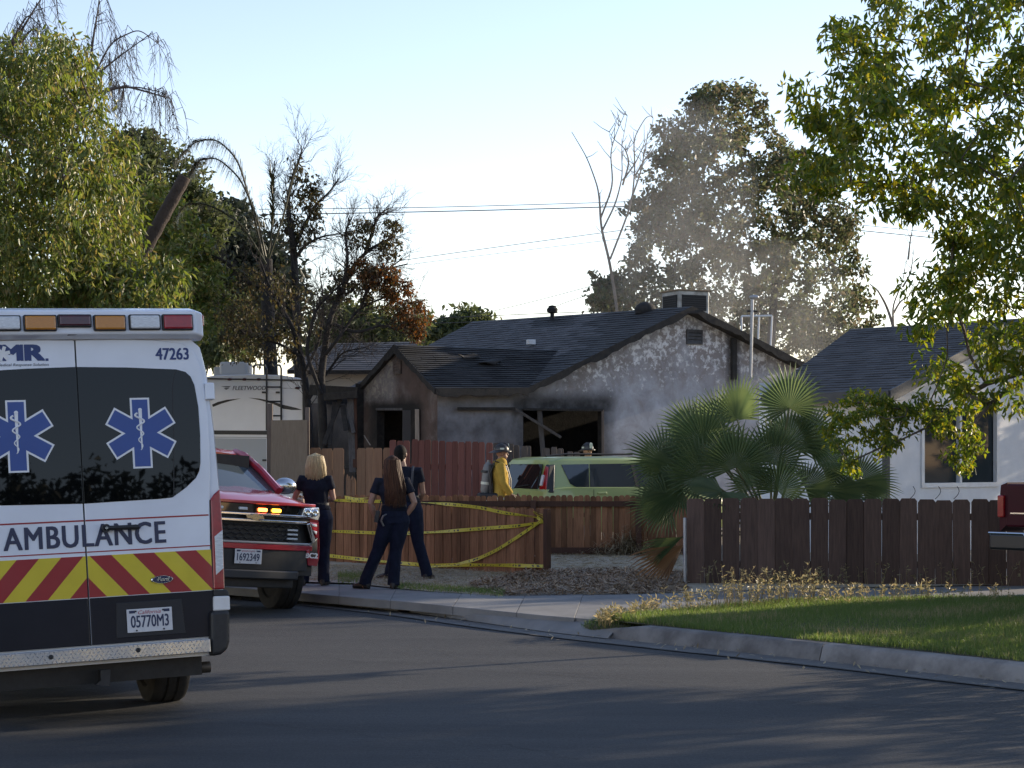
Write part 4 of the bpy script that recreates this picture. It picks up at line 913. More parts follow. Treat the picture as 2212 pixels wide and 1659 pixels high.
b = MB(); b.box(at(1585, 775, mY + .1), (.12, .08, .9), Matrix.Rotation(R(33), 3, 'Z')); b.build('meter_conduit', CHAR, bh, off=bh.location)
fY = mY + 3
for a, c in (((1602, 683), (1602, 752)), ((1602, 683), (1668, 682)), ((1640, 683), (1636, 760)), ((1668, 682), (1664, 760))):
    b = MB(); b.cyl(at(*a, fY), at(*c, fY), .022, n=8); b.build('antenna_frame', WHT, bh, off=bh.location)

# ------------------------------------------------------------------ white neighbouring house
WC = at(1913, 1080, 30.0); WC.z = .2; U2 = Vector((-.69, .724, 0)); WL = hitline(WC, U2, 1640); V2 = Vector((.724, .69, 0))
wh = thing('white_house', 'white stucco neighbouring house with dark shingle roof and large sliding window', 'house', WC)
WST = M('white_stucco', (.72, .73, .75), (.66, .67, .69), rough=.85, scale=4, bump=.3, bscale=60, bdist=.006); TRIM = M('charcoal_trim', (.045, .047, .052), (.06, .062, .066), rough=.6, scale=6); SH_W = M('charcoal_shingle', (.044, .043, .045), (.066, .065, .067), rough=.8, scale=3, island=.22, bump=.3, bscale=80, bdist=.004)
WEZ, WAZ, WHS = 2.93, 4.17, 3.6
def tW(x): return hitline(WC, V2, x)
yW = lambda x: WC.y + V2.y * tW(x)
wop = [(tW(1993), tW(2152), zp(1045, yW(2070)), zp(880, yW(2070)))]
gridwall('front_wall', WC, V2, WHS * 2, [(0, WEZ), (WHS, WAZ), (WHS * 2, WEZ)], .1, wop, U2 * .1, WST, wh, step=.4)
b = MB(); b.prism([WC, WC + U2 * WL, WC + U2 * WL + Vector((0, 0, WEZ - .2)), WC + Vector((0, 0, WEZ - .2))], V2 * .12); b.build('side_wall', WST, wh, off=wh.location)
b = MB(); q0 = WC + V2 * WHS * 2; b.poly([q0, q0 + U2 * WL, q0 + U2 * WL + Vector((0, 0, WEZ)), q0 + Vector((0, 0, WEZ))]); b.build('side_wall', WST, wh, off=wh.location)
b = MB(); q1 = WC + U2 * WL; b.poly([q1, q1 + V2 * WHS * 2, q1 + V2 * WHS * 2 + Vector((0, 0, WEZ)), q1 + Vector((0, 0, WEZ))]); b.build('rear_wall', WST, wh, off=wh.location)
sl_ = (WAZ - WEZ) / WHS; oh = .4
AP = WC + V2 * WHS - U2 * .35; AP.z = WAZ + .1; RE = AP + U2 * hitline(AP, U2, 1838); RE.z = AP.z
WE0 = WC - V2 * oh - U2 * .35; WE0.z = WEZ - oh * sl_ + .1; hl = hitline(WE0, U2, 1648); WE1 = WE0 + U2 * hl
wrf = shingles('roof', wh, RE, AP, WE0, WE1, [SH_W], seed=12, under=TRIM, course=.15)
WF0 = WC + V2 * (WHS * 2 + oh) - U2 * .35; WF0.z = WE0.z; WF1 = WF0 + U2 * hl
shingles('roof_rear_slope', wh, AP, RE, WF1, WF0, [SH_W], course=.3, tab=2, seed=13, under=TRIM)
shingles('hip_slope', wh, RE + V2 * .01, RE, WE1, WF1, [SH_W], course=.3, tab=1, seed=14, under=TRIM)
board(AP - U2 * .03 + Vector((0, 0, .0)), WE0 - U2 * .03, .2, .04, U2, TRIM, wh, 'rake_board', drop=-.02); board(AP - U2 * .03, WF0 - U2 * .03, .2, .04, U2, TRIM, wh, 'rake_board', drop=-.02)
board(WE0 - V2 * .03, WE1 - V2 * .03, .17, .05, V2, TRIM, wh, 'eave_fascia', drop=-.01)
b = MB(); s0 = WE0 + Vector((0, 0, -.14)); b.poly([s0 + V2 * .05, s0 + U2 * hl + V2 * .05, s0 + U2 * hl + V2 * .45, s0 + V2 * .45]); b.build('soffit', M('beige_soffit', (.5, .42, .3), rough=.8), wh, off=wh.location)
# window frame, panes, mullion
t0, t1, z0, z1 = wop[0]; pt = lambda t, z, o=0: Vector((WC.x + V2.x * t, WC.y + V2.y * t, z)) - U2 * o
wfr = thing('x', None, None); bpy.data.objects.remove(wfr)
b = MB(); b.prism([pt(t0, z0, -.06), pt(t1, z0, -.06), pt(t1, z1, -.06), pt(t0, z1, -.06)], U2 * .02); wi = b.build('window', M('window_glass', (.025, .034, .04), rough=.05, spec=.1), wh, off=wh.location)
for a, c, e, f, o in ((t0 - .06, t0 + .02, z0 - .06, z1 + .06, .03), (t1 - .02, t1 + .06, z0 - .06, z1 + .06, .03), (t0 + .02, t1 - .02, z0 - .06, z0 + .02, .03), (t0 + .02, t1 - .02, z1 - .02, z1 + .06, .03), ((t0 + t1) / 2 - .035, (t0 + t1) / 2 + .035, z0 + .02, z1 - .02, .015)):
    b = MB(); b.prism([pt(a, e, o), pt(c, e, o), pt(c, f, o), pt(a, f, o)], U2 * .08); b.build('window_frame', WHT, wi, off=wh.location, bevel=.004)
b = MB(); b.prism([pt(t0 + .1, z0 + .1, -.1), pt(t1 - .1, z0 + .1, -.1), pt(t1 - .1, z1, -.1), pt(t0 + .1, z1, -.1)], U2 * .02); b.build('curtain', M('window_curtain', (.10, .14, .16), (.08, .11, .13), rough=.9, scale=4, stretch=(8, 8, .3)), wi, off=wh.location)
b = MB(); p = WC - V2 * .03 - U2 * .03; b.box((p.x, p.y, 1.4), (.09, .09, 2.5), Matrix.Rotation(R(43), 3, 'Z')); b.build('downspout', TRIM, wh, off=wh.location)
CON = M('wire_black', (.02, .02, .022), rough=.6)
for xs_ in ((1965, 1975), (2020, 2030), (2060, 2075), (2175, 2190)):
    b = MB(); Yq = yW(xs_[0]) - .05; b.tube([at(xs_[0] + 12 * math.sin(k * .5), 1078 - 5.5 * k, Yq - .02) for k in range(6)], .006, 5); b.build('loose_wire', CON, wh, off=wh.location)
# iron porch railing beside the white house
rl = thing('porch_railing', 'black iron porch railing behind the fan palm', 'railing', at(1830, 1090, 29.2))
def rp(x, y): return at(x, y, 29.2)
for y in (1046, 1078): b = MB(); b.cyl(rp(1755, y), rp(1905, y + 1), .016, n=6); b.build('rail', BLK, rl, off=rl.location)
for k in range(22): b = MB(); x = 1757 + 7 * k; b.cyl(rp(x, 1046), rp(x, 1096), .009, n=5); b.build('baluster', BLK, rl, off=rl.location)
# ------------------------------------------------------------------ other vehicles
def fmat(Rv, Bv, O):
    """frame whose x, y axes are Rv, Bv"""
    Rv = Rv.normalized(); Uv = Rv.cross(Bv).normalized(); Bv = Uv.cross(Rv); m = Matrix.Identity(4)
    for i in range(3): m[i][0], m[i][1], m[i][2], m[i][3] = Rv[i], Bv[i], Uv[i], O[i]
    return m
def onplane(m, x, y, yl=0.0):
    """local (x, z) where the picture ray x, y meets the local plane y = yl"""
    mi = m.inverted(); C = mi @ Vector((0, 0, CAMZ)); d = mi.to_3x3() @ Vector(((x - CXP) / FPX, 1, -(y - HZP) / FPX)); t = (yl - C.y) / d.y; P = C + d * t; return P.x, P.z
# --- red sport utility vehicle facing the camera
bt_, rl_ = R(32), R(3.8)
Tm = fmat(Vector((math.cos(bt_) * math.cos(rl_), math.sin(bt_) * math.cos(rl_), -math.sin(rl_))), Vector((-math.sin(bt_), math.cos(bt_), 0)), Vector(((534 - CXP) / FPX * 21.0, 21.0, .04)))
suv = thing('sport_utility_vehicle', 'red sport utility vehicle facing the camera behind the ambulance, amber lights lit in its grille', 'suv', mat=Tm)
CRED = M('suv_red_paint', (.36, .012, .032), (.33, .010, .028), rough=.28, scale=2, coat=1.0, metal=.15)
W_ = 1.0; MIRC = M('mirror_chrome', (.55, .56, .58), rough=.18, metal=1)
def yf(x): return .34 * (abs(x) / W_) ** 2.4
xs_ = [W_ * (k / 8) for k in range(-8, 9)]
def fstrip(z0, z1, proud, depth, m, name, x0=-1.0, x1=1.0, par=suv, bev=.006, dz=0.0, n=13):
    b = MB(); rings = []
    for k in range(n):
        x = x0 + (x1 - x0) * k / (n - 1); y = yf(x) - proud; d = dz * (abs(x) / W_) ** 2
        za, zb2 = (z0(x) if callable(z0) else z0) + d, (z1(x) if callable(z1) else z1) + d
        rings.append([Vector((x, y, za)), Vector((x, y + depth, za)), Vector((x, y + depth, zb2)), Vector((x, y, zb2))])
    b.loft(rings); return b.build(name, m, par, sm=True, bevel=bev)
# hood
b = MB(); rings = []
for t in [k / 8 for k in range(9)]:
    y = t * 1.35; row = []
    for x in xs_:
        e = abs(x) ; z = 1.27 + .075 * min(1, t * 5) + .10 * t - .10 * e ** 3 * (1 - .3 * t) + (.018 if .35 < e < .75 else 0) * min(1, t * 3)
        row.append(Vector((x * (.97 - .04 * t), max(y, 0) + yf(x) * (1 - t) - .01, z)))
    rings.append(row)
b.loft(rings, cap=False, closed=False); b.build('hood', CRED, suv, sm=True, ang=30)
fstrip(1.25, 1.285, .012, .1, CRED, 'hood_lip', -.9, .9)
fstrip(.44, 1.27, -.06, .2, BLK, 'grille_back', -.95, .95)
fstrip(1.145, 1.25, -.03, .06, GLS, 'grille_slot', -.66, .66)
fstrip(1.118, 1.145, .03, .08, CHR, 'chrome_bar', -.80, .80); fstrip(1.045, 1.075, .04, .08, CHR, 'chrome_bar', -.74, .74)
for sx_ in (-1, 1):
    b = MB(); P = [(.74, 1.05), (.80, 1.06), (.93, .86), (.88, .80)]; b.prism([Vector((sx_ * x, yf(x) - .035, z)) for x, z in P], (0, .07, 0)); b.build('chrome_corner', CHR, suv, bevel=.006)
# bow-tie emblem
b = MB(); P = [(-.10, -.018), (-.04, -.018), (-.03, -.034), (.05, -.034), (.04, -.018), (.11, -.018), (.09, .018), (.04, .018), (.05, .034), (-.03, .034), (-.04, .018), (-.12, .018)]
b.prism([Vector((x, -.075, 1.10 + z)) for x, z in P], (0, .03, 0)); b.build('emblem', M('emblem_gold', (.35, .3, .22), rough=.25, metal=1), suv)
# honeycomb grille bars
b = MB()
for r_ in range(4):
    for k in range(12):
        x0 = -.66 + 1.32 * (k + (.5 if r_ % 2 else 0)) / 12.5; z0 = .84 + .05 * r_; w = 1.32 / 12.5
        for (a, c) in (((0, 0), (w * .5, .028)), ((w * .5, .028), (w, 0))):
            p, q_ = Vector((x0 + a[0], 0, z0 + a[1])), Vector((x0 + c[0], 0, z0 + c[1])); p.y = yf(p.x) - .0 + .04; q_.y = yf(q_.x) + .04; b.tube([p, q_], .007, 4)
o = b.build('grille_mesh', M('grille_black', (.03, .03, .032), rough=.3), suv); o['kind'] = 'stuff'
for k, m in ((.12, M('lit_red_lamp', (.5, .05, .02), emis=(1, .16, .03), es=5)), (.30, M('lit_amber_lamp', (.6, .2, .02), emis=(1, .30, .02), es=5))):
    b = MB(); b.box((k, yf(k) + .015, 1.185), (.105, .05, .04)); b.build('warning_light', m, suv, bevel=.012)
for k in (-.12, -.4): b = MB(); b.box((k, yf(k) + .02, 1.19), (.1, .05, .035)); b.build('warning_light_unlit', CLENS, suv, bevel=.01)
for zz in (.87, .92, .97):
    b = MB(); b.box((.55, yf(.55) + .02, zz), (.13, .03, .022)); b.build('strobe', CLENS, suv, bevel=.006)
SIL = M('silver_trim', (.33, .34, .36), rough=.35, metal=.6)
fstrip(.80, .825, .05, .1, SIL, 'lower_grille_trim', -.82, .82); fstrip(.735, .80, .045, .12, CRED, 'bumper', -.86, .86)
fstrip(.50, .735, .03, .12, BLK, 'lower_bumper', -.8, .8); fstrip(.40, .50, .09, .2, M('valance_grey', (.035, .035, .037), rough=.6), 'skid_valance', -.62, .62, bev=.015); fstrip(.30, .40, -.02, .2, BLK, 'air_dam', -.6, .6)
for sx_ in (-1, 1):
    mi = lambda P: [(sx_ * x, z) for x, z in P]
    def pan(P, off, th, m, nm, par=suv, bev=.008):
        b = MB(); b.loft([[Vector((sx_ * x, yf(x) - off, z)) for x, z in P], [Vector((sx_ * x * .985, yf(x) + th, z)) for x, z in P]]); return b.build(nm, m, par, bevel=bev)
    hl_ = pan([(.66, 1.135), (.97, 1.10), (1.0, 1.16), (.97, 1.25), (.70, 1.235)], .012, .15, M('headlamp_clear' + str(sx_), (.5, .52, .55), (.8, .82, .85), rough=.08, scale=22, coat=1, metal=.6), 'headlamp')
    for k in range(2): b = MB(); x = .75 + .13 * k; b.lathe(Vector((sx_ * x, yf(x) - .02, 1.185)), (0, -1, 0), [(.045, -.02), (.045, .01), (.03, .018), (.001, .012)], 14); b.build('projector_lens', CHR, hl_, sm=True)
    pan([(.80, 1.075), (.985, 1.065), (.99, .94), (.955, .90), (.90, .96)], .01, .1, RLENS, 'daytime_lamp'); pan([(.83, 1.06), (.95, 1.05), (.95, 1.02), (.86, 1.03)], .02, .05, CLENS, 'daytime_lamp_clear'); pan([(.88, .98), (.96, .97), (.95, .93), (.91, .95)], .02, .05, CLENS, 'daytime_lamp_clear')
    pan([(.72, .80), (.90, .85), (.96, .90), (.975, .66), (.84, .64), (.80, .75)], .035, .12, M('fog_pocket' + str(sx_), (.02, .02, .022), rough=.35), 'fog_pocket')
    pan([(.76, .74), (.80, .76), (.855, .66), (.985, .67), (1.0, .90), (1.012, .66), (.98, .56), (.80, .57)], .045, .16, CRED, 'bumper_corner')
    # fender and side
    b = MB(); rings = []
    for y, w, zt2, zb2 in ((.30, .985, 1.13, .72), (.45, 1.0, 1.20, .86), (.62, 1.01, 1.25, .95), (1.0, 1.015, 1.3, 1.0), (1.38, 1.01, 1.34, .90), (1.5, 1.01, 1.35, .50), (3.4, 1.01, 1.38, .48), (3.7, 1.015, 1.38, .85), (4.1, 1.015, 1.38, 1.0), (4.5, 1.01, 1.37, .85), (4.7, 1.0, 1.36, .5), (5.25, .96, 1.3, .5)):
        rings.append([Vector((sx_ * w, y, zb2)), Vector((sx_ * w * 1.005, y, (zb2 + zt2) / 2)), Vector((sx_ * w * .99, y, zt2 - .05)), Vector((sx_ * w * .93, y, zt2 + .02)), Vector((sx_ * .5, y, zt2 + .02)), Vector((sx_ * .5, y, zb2))])
    b.loft(rings); b.build('side_body', CRED, suv, sm=True, ang=40)
    wheel(suv, (sx_ * .845, 1.0, .405), (sx_, 0, 0), .405, .29, RUB, ALU); wheel(suv, (sx_ * .845, 4.1, .405), (sx_, 0, 0), .405, .29, RUB, ALU)
    # mirror
    b = MB(); c = Vector((sx_ * 1.13, 1.62, 1.50)); b.ell(c, (.155, .09, .105), nu=16, nv=10); b.tube([c + Vector((-sx_ * .1, 0, -.04)), c + Vector((-sx_ * .24, .03, -.09))], .035, 8); b.build('mirror', MIRC, suv, sm=True)
    # side glass and pillars
    b = MB(); b.prism([Vector((sx_ * .945, 1.75, 1.42)), Vector((sx_ * .93, 4.9, 1.42)), Vector((sx_ * .79, 4.75, 1.82)), Vector((sx_ * .80, 2.25, 1.82))], (-sx_ * .02, 0, 0)); b.build('side_window', GLS, suv)
    b = MB(); b.tube([Vector((sx_ * .93, 1.36, 1.43)), Vector((sx_ * .87, 1.75, 1.66)), Vector((sx_ * .795, 2.15, 1.86)), Vector((sx_ * .77, 2.4, 1.90))], [.05, .045, .045, .05], 8); b.build('pillar', CRED, suv, sm=True)
b = MB(); rings = []
for y, z, w in ((2.12, 1.875, .74), (2.3, 1.925, .77), (3.0, 1.955, .79), (4.2, 1.94, .79), (4.95, 1.88, .76)):
    rings.append([Vector((-w, y, z - .09)), Vector((-w * .9, y, z - .01)), Vector((-w * .4, y, z + .015)), Vector((w * .4, y, z + .015)), Vector((w * .9, y, z - .01)), Vector((w, y, z - .09))])
b.loft(rings); b.build('roof', CRED, suv, sm=True, ang=50)
b = MB(); rings = [[Vector((x * (1 - .16 * t), 1.32 + .83 * t + .10 * (x ** 2) * 1.0, 1.435 + .44 * t - .01 * x * x)) for x in [k / 6 * .92 for k in range(-6, 7)]] for t in (0, .33, .66, 1)]
b.loft(rings, cap=False, closed=False); b.build('windshield', M('windshield_glass', (.06, .075, .085), rough=.04, spec=.8), suv, sm=True)
b = MB(); b.box((0, 3.4, 1.6), (1.5, 3.0, .5)); b.box((0, 3.2, .9), (1.7, 4.0, .7)); b.build('interior', BLK, suv)
b = MB(); b.box((-.05, 2.35, 2.03), (.5, .16, .07)); b.build('roof_beacon', CLENS, suv, bevel=.02)
b = MB(); b.loft([[Vector((-.02, 2.22, 1.93)), Vector((.02, 2.22, 1.93)), Vector((.02, 2.42, 1.94)), Vector((-.02, 2.42, 1.94))], [Vector((-.008, 2.34, 2.03)), Vector((.008, 2.34, 2.03)), Vector((.008, 2.41, 2.03)), Vector((-.008, 2.41, 2.03))]]); b.v = [p + Vector((.42, 0, 0)) for p in b.v]; b.build('antenna_fin', BLK, suv, bevel=.005)
pc = onplane(Tm, 535.5, 1202, -.05); Mx = Matrix.Identity(4); Mx[0][0] = 1; Mx[0][1] = 0; Mx[1][1] = 0; Mx[1][2] = -1; Mx[2][1] = 1; Mx[2][2] = 0
Mp = Mx.copy(); Mp.translation = Vector((pc[0], -.06, pc[1])); plate(suv, None, Mp, '1692349', top='exempt', w=.33, h=.165)
bc = onplane(Tm, 650, 1204, .26); Mb = Mx.copy(); Mb.translation = Vector((bc[0], .155, bc[1])); text('BC2', .085, M('white_decal', (.8, .8, .78), rough=.5), suv, Mb @ Matrix.Rotation(R(-28), 4, 'Y'), off=.004)

# --- green boxy hatchback in the driveway
c_ = R(31); hX = Vector((math.cos(c_), math.sin(c_), 0)); hY = Vector((-math.sin(c_), math.cos(c_), 0)); P = at(1176, 1100, 32.4); P.z = .26
Sm = fmat(hX, hY, P + hY * .9 + hX * .03)
hb = thing('hatchback_car', 'lime green boxy hatchback parked behind the low picket fence', 'car', mat=Sm)
CGRN = M('lime_paint', (.34, .41, .15), (.31, .375, .135), rough=.35, scale=2, coat=.7)
def ring(x, w, z0, z1, wt, z2):
    """lower body then shoulder"""
    h = [(0, z0), (w * .9, z0), (w, z0 + .15), (w, z1 - .12), (w * .975, z1), (wt, z2), (0, z2 + .03)]
    return [Vector((x, -a, z)) for a, z in h] + [Vector((x, a, z)) for a, z in h[-2:0:-1]]
b = MB(); b.loft([ring(.0, .82, .35, .98, .74, 1.0), ring(.05, .87, .28, 1.02, .80, 1.04), ring(.5, .9, .25, 1.05, .82, 1.07), ring(2.6, .9, .25, 1.04, .82, 1.06), ring(3.1, .89, .25, 1.02, .80, 1.05), ring(3.8, .86, .25, .93, .76, .98), ring(4.1, .76, .3, .75, .66, .82)]); b.build('body', CGRN, hb, sm=True, ang=40)
def gh(x, w, z0, wt, z1): return [Vector((x, -w, z0)), Vector((x, -wt, z1 - .05)), Vector((x, -wt * .88, z1)), Vector((x, wt * .88, z1)), Vector((x, wt, z1 - .05)), Vector((x, w, z0))]
b = MB(); b.loft([[Vector((.06, -.83, 1.0)), Vector((.20, -.70, 1.5)), Vector((.22, -.6, 1.56)), Vector((.22, .6, 1.56)), Vector((.20, .70, 1.5)), Vector((.06, .83, 1.0))], gh(.5, .84, 1.02, .71, 1.60), gh(1.6, .84, 1.02, .72, 1.61), [Vector((2.55, -.84, 1.02)), Vector((2.3, -.70, 1.55)), Vector((2.3, -.6, 1.59)), Vector((2.3, .6, 1.59)), Vector((2.3, .70, 1.55)), Vector((2.55, .84, 1.02))], [Vector((3.05, -.78, 1.02)), Vector((3.0, -.77, 1.05)), Vector((3.0, -.6, 1.06)), Vector((3.0, .6, 1.06)), Vector((3.0, .77, 1.05)), Vector((3.05, .78, 1.02))]]); b.build('cabin', CGRN, hb, sm=True, ang=25, bevel=.05, seg=3)
def sidey(z): return .84 + (.71 - .84) * (z - 1.02) / .53
SG = M('car_side_glass', (.02, .028, .035), rough=.04, spec=.7)
for s in (-1, 1):
    def sp_(P, o, m, nm, par=hb, th=.012):
        b = MB(); b.prism([Vector((x, s * (sidey(z) + o), z)) for x, z in P], (0, s * th, 0)); return b.build(nm, m, par)
    sp_([(.42, 1.46), (.56, 1.12), (.68, 1.06), (.95, 1.06), (1.0, 1.47)], .0, SG, 'quarter_window'); sp_([(1.02, 1.47), (.97, 1.06), (1.95, 1.05), (1.9, 1.48)], .0, SG, 'side_window'); sp_([(1.97, 1.48), (2.02, 1.05), (2.72, 1.05), (2.36, 1.47)], .0, SG, 'front_side_window')
    sp_([(1.905, 1.485), (1.955, 1.05), (2.02, 1.05), (1.97, 1.485)], .004, BLK, 'door_pillar')
    b = MB(); b.prism([Vector((x, s * .902, z)) for x, z in ((1.0, 1.02), (1.002, .35), (1.01, .35), (1.008, 1.02))], (0, s * .002, 0)); b.build('door_seam', BLK, hb)
    b = MB(); b.box((1.18, s * .905, .95), (.2, .03, .04)); b.build('door_handle', CGRN, hb, bevel=.01)
    # tall tail lamp wrapping the rear corner
    b = MB(); b.loft([[Vector((.035, s * .62, 1.02)), Vector((.05, s * .83, .98)), Vector((.15, s * .76, 1.42)), Vector((.16, s * .64, 1.44))], [Vector((.12, s * .62, 1.02)), Vector((.19, s * .86, .98)), Vector((.28, s * .74, 1.44)), Vector((.26, s * .62, 1.45))]]); b.v = [p + Vector((-.02, s * .012, 0)) for p in b.v]
    bk_ = MB(); bk_.v = [p + (p - Vector((.12, s * .72, 1.2))) * .10 + Vector((.012, 0, 0)) for p in b.v]; bk_.f = b.f; bk_.m = b.m; bk_.build('lamp_surround', BLK, hb, bevel=.02)
    tlo = b.build('tail_lamp', RLENS, hb, bevel=.015); b = MB(); b.box((.065, s * .68, 1.18), (.05, .07, .2), Matrix.Rotation(R(14), 3, 'Y')); b.build('lamp_clear', CLENS, tlo, bevel=.012)
    for x in (.78, 3.35): wheel(hb, (x, s * .80, .32), (0, s, 0), .32, .21, RUB, ALU)
b = MB(); b.prism([Vector((.028, -.6, 1.03)), Vector((.028, .6, 1.03)), Vector((.165, .54, 1.47)), Vector((.165, -.54, 1.47))], (-.02, 0, .0)); b.build('rear_window', GLS, hb, bevel=.004)
b = MB(); b.box((-.005, 0, .84), (.03, .7, .24)); tg = b.build('tailgate_panel', CGRN, hb, bevel=.02); b = MB(); b.lathe((-.022, 0, .9), (-1, 0, 0), [(.045, 0), (.045, .006), (.001, .008)], 16); b.build('badge', CHR, tg, sm=True)
b = MB(); b.tube([Vector((-.0, .1, 1.06)), Vector((.02, -.3, 1.1))], .012, 6); b.build('wiper', BLK, hb)
b = MB(); b.prism([Vector((2.58, -.72, 1.06)), Vector((2.98, -.74, 1.06)), Vector((2.98, .74, 1.06)), Vector((2.58, .72, 1.06))], (0, 0, .001)); b.build('cowl', BLK, hb)
b = MB(); b.prism([Vector((2.36, -.62, 1.56)), Vector((2.98, -.7, 1.08)), Vector((2.98, .7, 1.08)), Vector((2.36, .62, 1.56))], (.03, 0, .03)); b.build('windshield', M('pale_glass', (.10, .13, .13), rough=.05, spec=.7), hb)
b = MB(); b.tube([Vector((.15, -.66, 1.61)), Vector((.6, -.66, 1.65)), Vector((2.0, -.66, 1.645))], .018, 6); b.build('roof_rail', BLK, hb)

# --- white travel trailer
rv = thing('travel_trailer', 'white travel trailer with black swooshes and a rear ladder', 'trailer', at(540, 1130, 41))
RVW = M('trailer_white', (.84, .86, .9), (.79, .81, .85), rough=.35, scale=2, coat=.3); Yr = 41.0; rb = rv.location
z0, z1 = .55, zp(812, Yr); x0, x1 = at(421, 0, Yr).x, at(656, 0, Yr).x
pr_ = []
for (x, z) in [(x0, z0), (x1, z0), (x1, z1 - .12), (x1 - .06, z1 - .05), (x1 - .5, z1 + .02), ((x0 + x1) / 2, z1 + .04), (x0 + .5, z1 + .02), (x0 + .06, z1 - .05), (x0, z1 - .12)]: pr_.append(Vector((x, Yr, z)))
b = MB(); b.prism(pr_, (-1.25, 8.5, 0)); b.build('body', RVW, rv, off=rb, bevel=.03)
RVT = M('trailer_trim', (.018, .018, .02), rough=.4); RVG = M('trailer_grey', (.45, .46, .47), rough=.4)
def rq(P, m, nm, o=.006, th=.012, par=rv): b = MB(); b.prism([at(x, y, Yr - o) for x, y in P], (0, th, 0)); return b.build(nm, m, par, off=rb)
rq([(421, 929.5), (579, 930.5), (579, 939), (421, 938)], RVT, 'black_band', .02, .03); rq([(421, 943), (579, 944), (579, 946), (421, 945)], RVG, 'grey_band', .01)
rq([(421, 946.5), (575, 947.5), (575, 1090), (421, 1090)], RVG, 'lower_panel')
rq([(421, 816), (654, 820), (655, 823), (421, 819)], RVT, 'roof_moulding', .03, .03); rq([(653.5, 818), (657, 818), (657, 1090), (653.5, 1090)], RVT, 'corner_moulding', .03, .04)
rq([(458, 874), (470, 868.5), (490, 863.5), (521, 860.5), (498, 866), (478, 872), (460, 879)], RVT, 'swoosh'); rq([(536, 859), (560, 861), (585, 866), (610, 874), (640, 881), (653, 885.5), (630, 885.5), (612, 883), (590, 872.5), (560, 864)], RVT, 'swoosh')
for x, y in ((496, 819.3), (528, 819.4), (559, 819.4), (642.5, 838)):
    b = MB(); b.ell(at(x, y, Yr - .01), (.06, .03, .03)); b.build('clearance_light', DRLENS, rv, sm=True, off=rb)
for (x, y) in ((570, 847.5), (600, 847.5), (571, 994)): b = MB(); b.box(at(x, y, Yr - .03), (.09, .04, .04)); b.build('latch', RVT, rv, off=rb, bevel=.008)
b = MB(); LT = at(501.7, 842.4, Yr - .01)
Mx2 = Mx.copy(); Mx2.translation = LT - rb; o = text('FLEETWOOD', 1, M('trailer_letter_grey', (.13, .14, .16), rough=.5), rv, Mx2, shear=.22, off=.02)
q4 = tbounds(o); w_, h_ = at(573.8, 0, Yr).x - LT.x, zp(833.5, Yr) - LT.z; o.matrix_local = Mx2 @ Matrix.Diagonal((w_ / (q4[1] - q4[0]), h_ / (q4[3] - q4[2]), 1, 1))
rq([(477, 834.5), (499, 834), (494, 837), (488, 837)], bpy.data.materials['trailer_letter_grey'], 'logo_mark'); rq([(484, 838), (496, 837.8), (489, 842), (486, 841)], bpy.data.materials['trailer_letter_grey'], 'logo_mark')
b = MB(); p = at(507, 812, Yr + 1); b.box((p.x, Yr + 1.2, p.z + .16), (.62, .9, .3)); b.build('roof_air_conditioner', M('ac_shell', (.55, .53, .5), rough=.5), rv, off=rb, bevel=.06, seg=3)
b = MB(); p = at(466, 812, Yr + 2); b.box((p.x, Yr + 3, p.z + .12), (.35, .5, .26)); b.build('roof_vent', M('vent_shell', (.4, .38, .35), rough=.5), rv, off=rb, bevel=.04)
LAD = M('ladder_black', (.03, .03, .032), rough=.4, metal=.5)
ldr = None
for x, yb2 in ((576, 930), (607.5, 908)):
    b = MB(); b.tube([at(x - 28, 815, Yr + 1.2), at(x - 27, 790, Yr + 1.1), at(x - 20, 788, Yr + .6), at(x - 3, 789, Yr), at(x, 796, Yr - .12), at(x, yb2, Yr - .12)], .022, 8); ldr = b.build('ladder_rail', LAD, rv, sm=True, off=rb)
for y in (836, 867, 898): b = MB(); b.cyl(at(576, y, Yr - .12), at(607.5, y, Yr - .12), .017, n=8); b.build('ladder_rung', LAD, rv, off=rb)
b = MB(); b.cyl((x0 + .5, Yr + 4, .62), (x0 + .5, Yr + 4, .3), .36); b.build('jack', BLK, rv, off=rb)
for s in (0, 1):
    for k in (4.5, 5.4): wheel(rv, Vector((x0 + .2 if s == 0 else x1 - .2 - .3, Yr + k, .68)) - rb, (-1 if s == 0 else 1, 0, 0), .36, .22, RUB, ALU)

# --- maroon pickup at the right edge
hp_ = Vector((.75, .66, 0)).normalized(); pR = Vector((hp_.y, -hp_.x, 0)); P = at(2163, 0, 21.0); P.z = .1
Pm = fmat(pR, hp_, P + pR * .98)
pk = thing('pickup_truck', 'dark maroon pickup truck rear corner with chrome-edged bumper at the right edge', 'pickup', mat=Pm)
MAR = M('maroon_paint', (.05, .004, .011), (.04, .003, .009), rough=.4, scale=3, spec=.15); dz = .1
zl = lambda y: zp(y, 21.0) - .1
for s in (-1, 1):
    b = MB(); b.loft([[Vector((s * 1.0, y, zl(1148) + (0 if y < .8 or y > 1.8 else .12))), Vector((s * 1.01, y, zl(1090))), Vector((s * .985, y, zl(1048))), Vector((s * .9, y, zl(1042))), Vector((s * .88, y, zl(1148) + .1))] for y in (0, .3, .75, 1.3, 1.85, 2.1)]); b.build('bed_side', MAR, pk, sm=True, ang=40)
    b = MB(); b.box((s * .972, -.01, (zl(1075) + zl(1112)) / 2), (.085, .05, zl(1070) - zl(1118))); b.build('tail_lamp', RLENS, pk, bevel=.015)
    wheel(pk, (s * .86, 1.3, .42), (s, 0, 0), .42, .28, RUB, ALU); wheel(pk, (s * .86, 4.9, .42), (s, 0, 0), .42, .28, RUB, ALU)
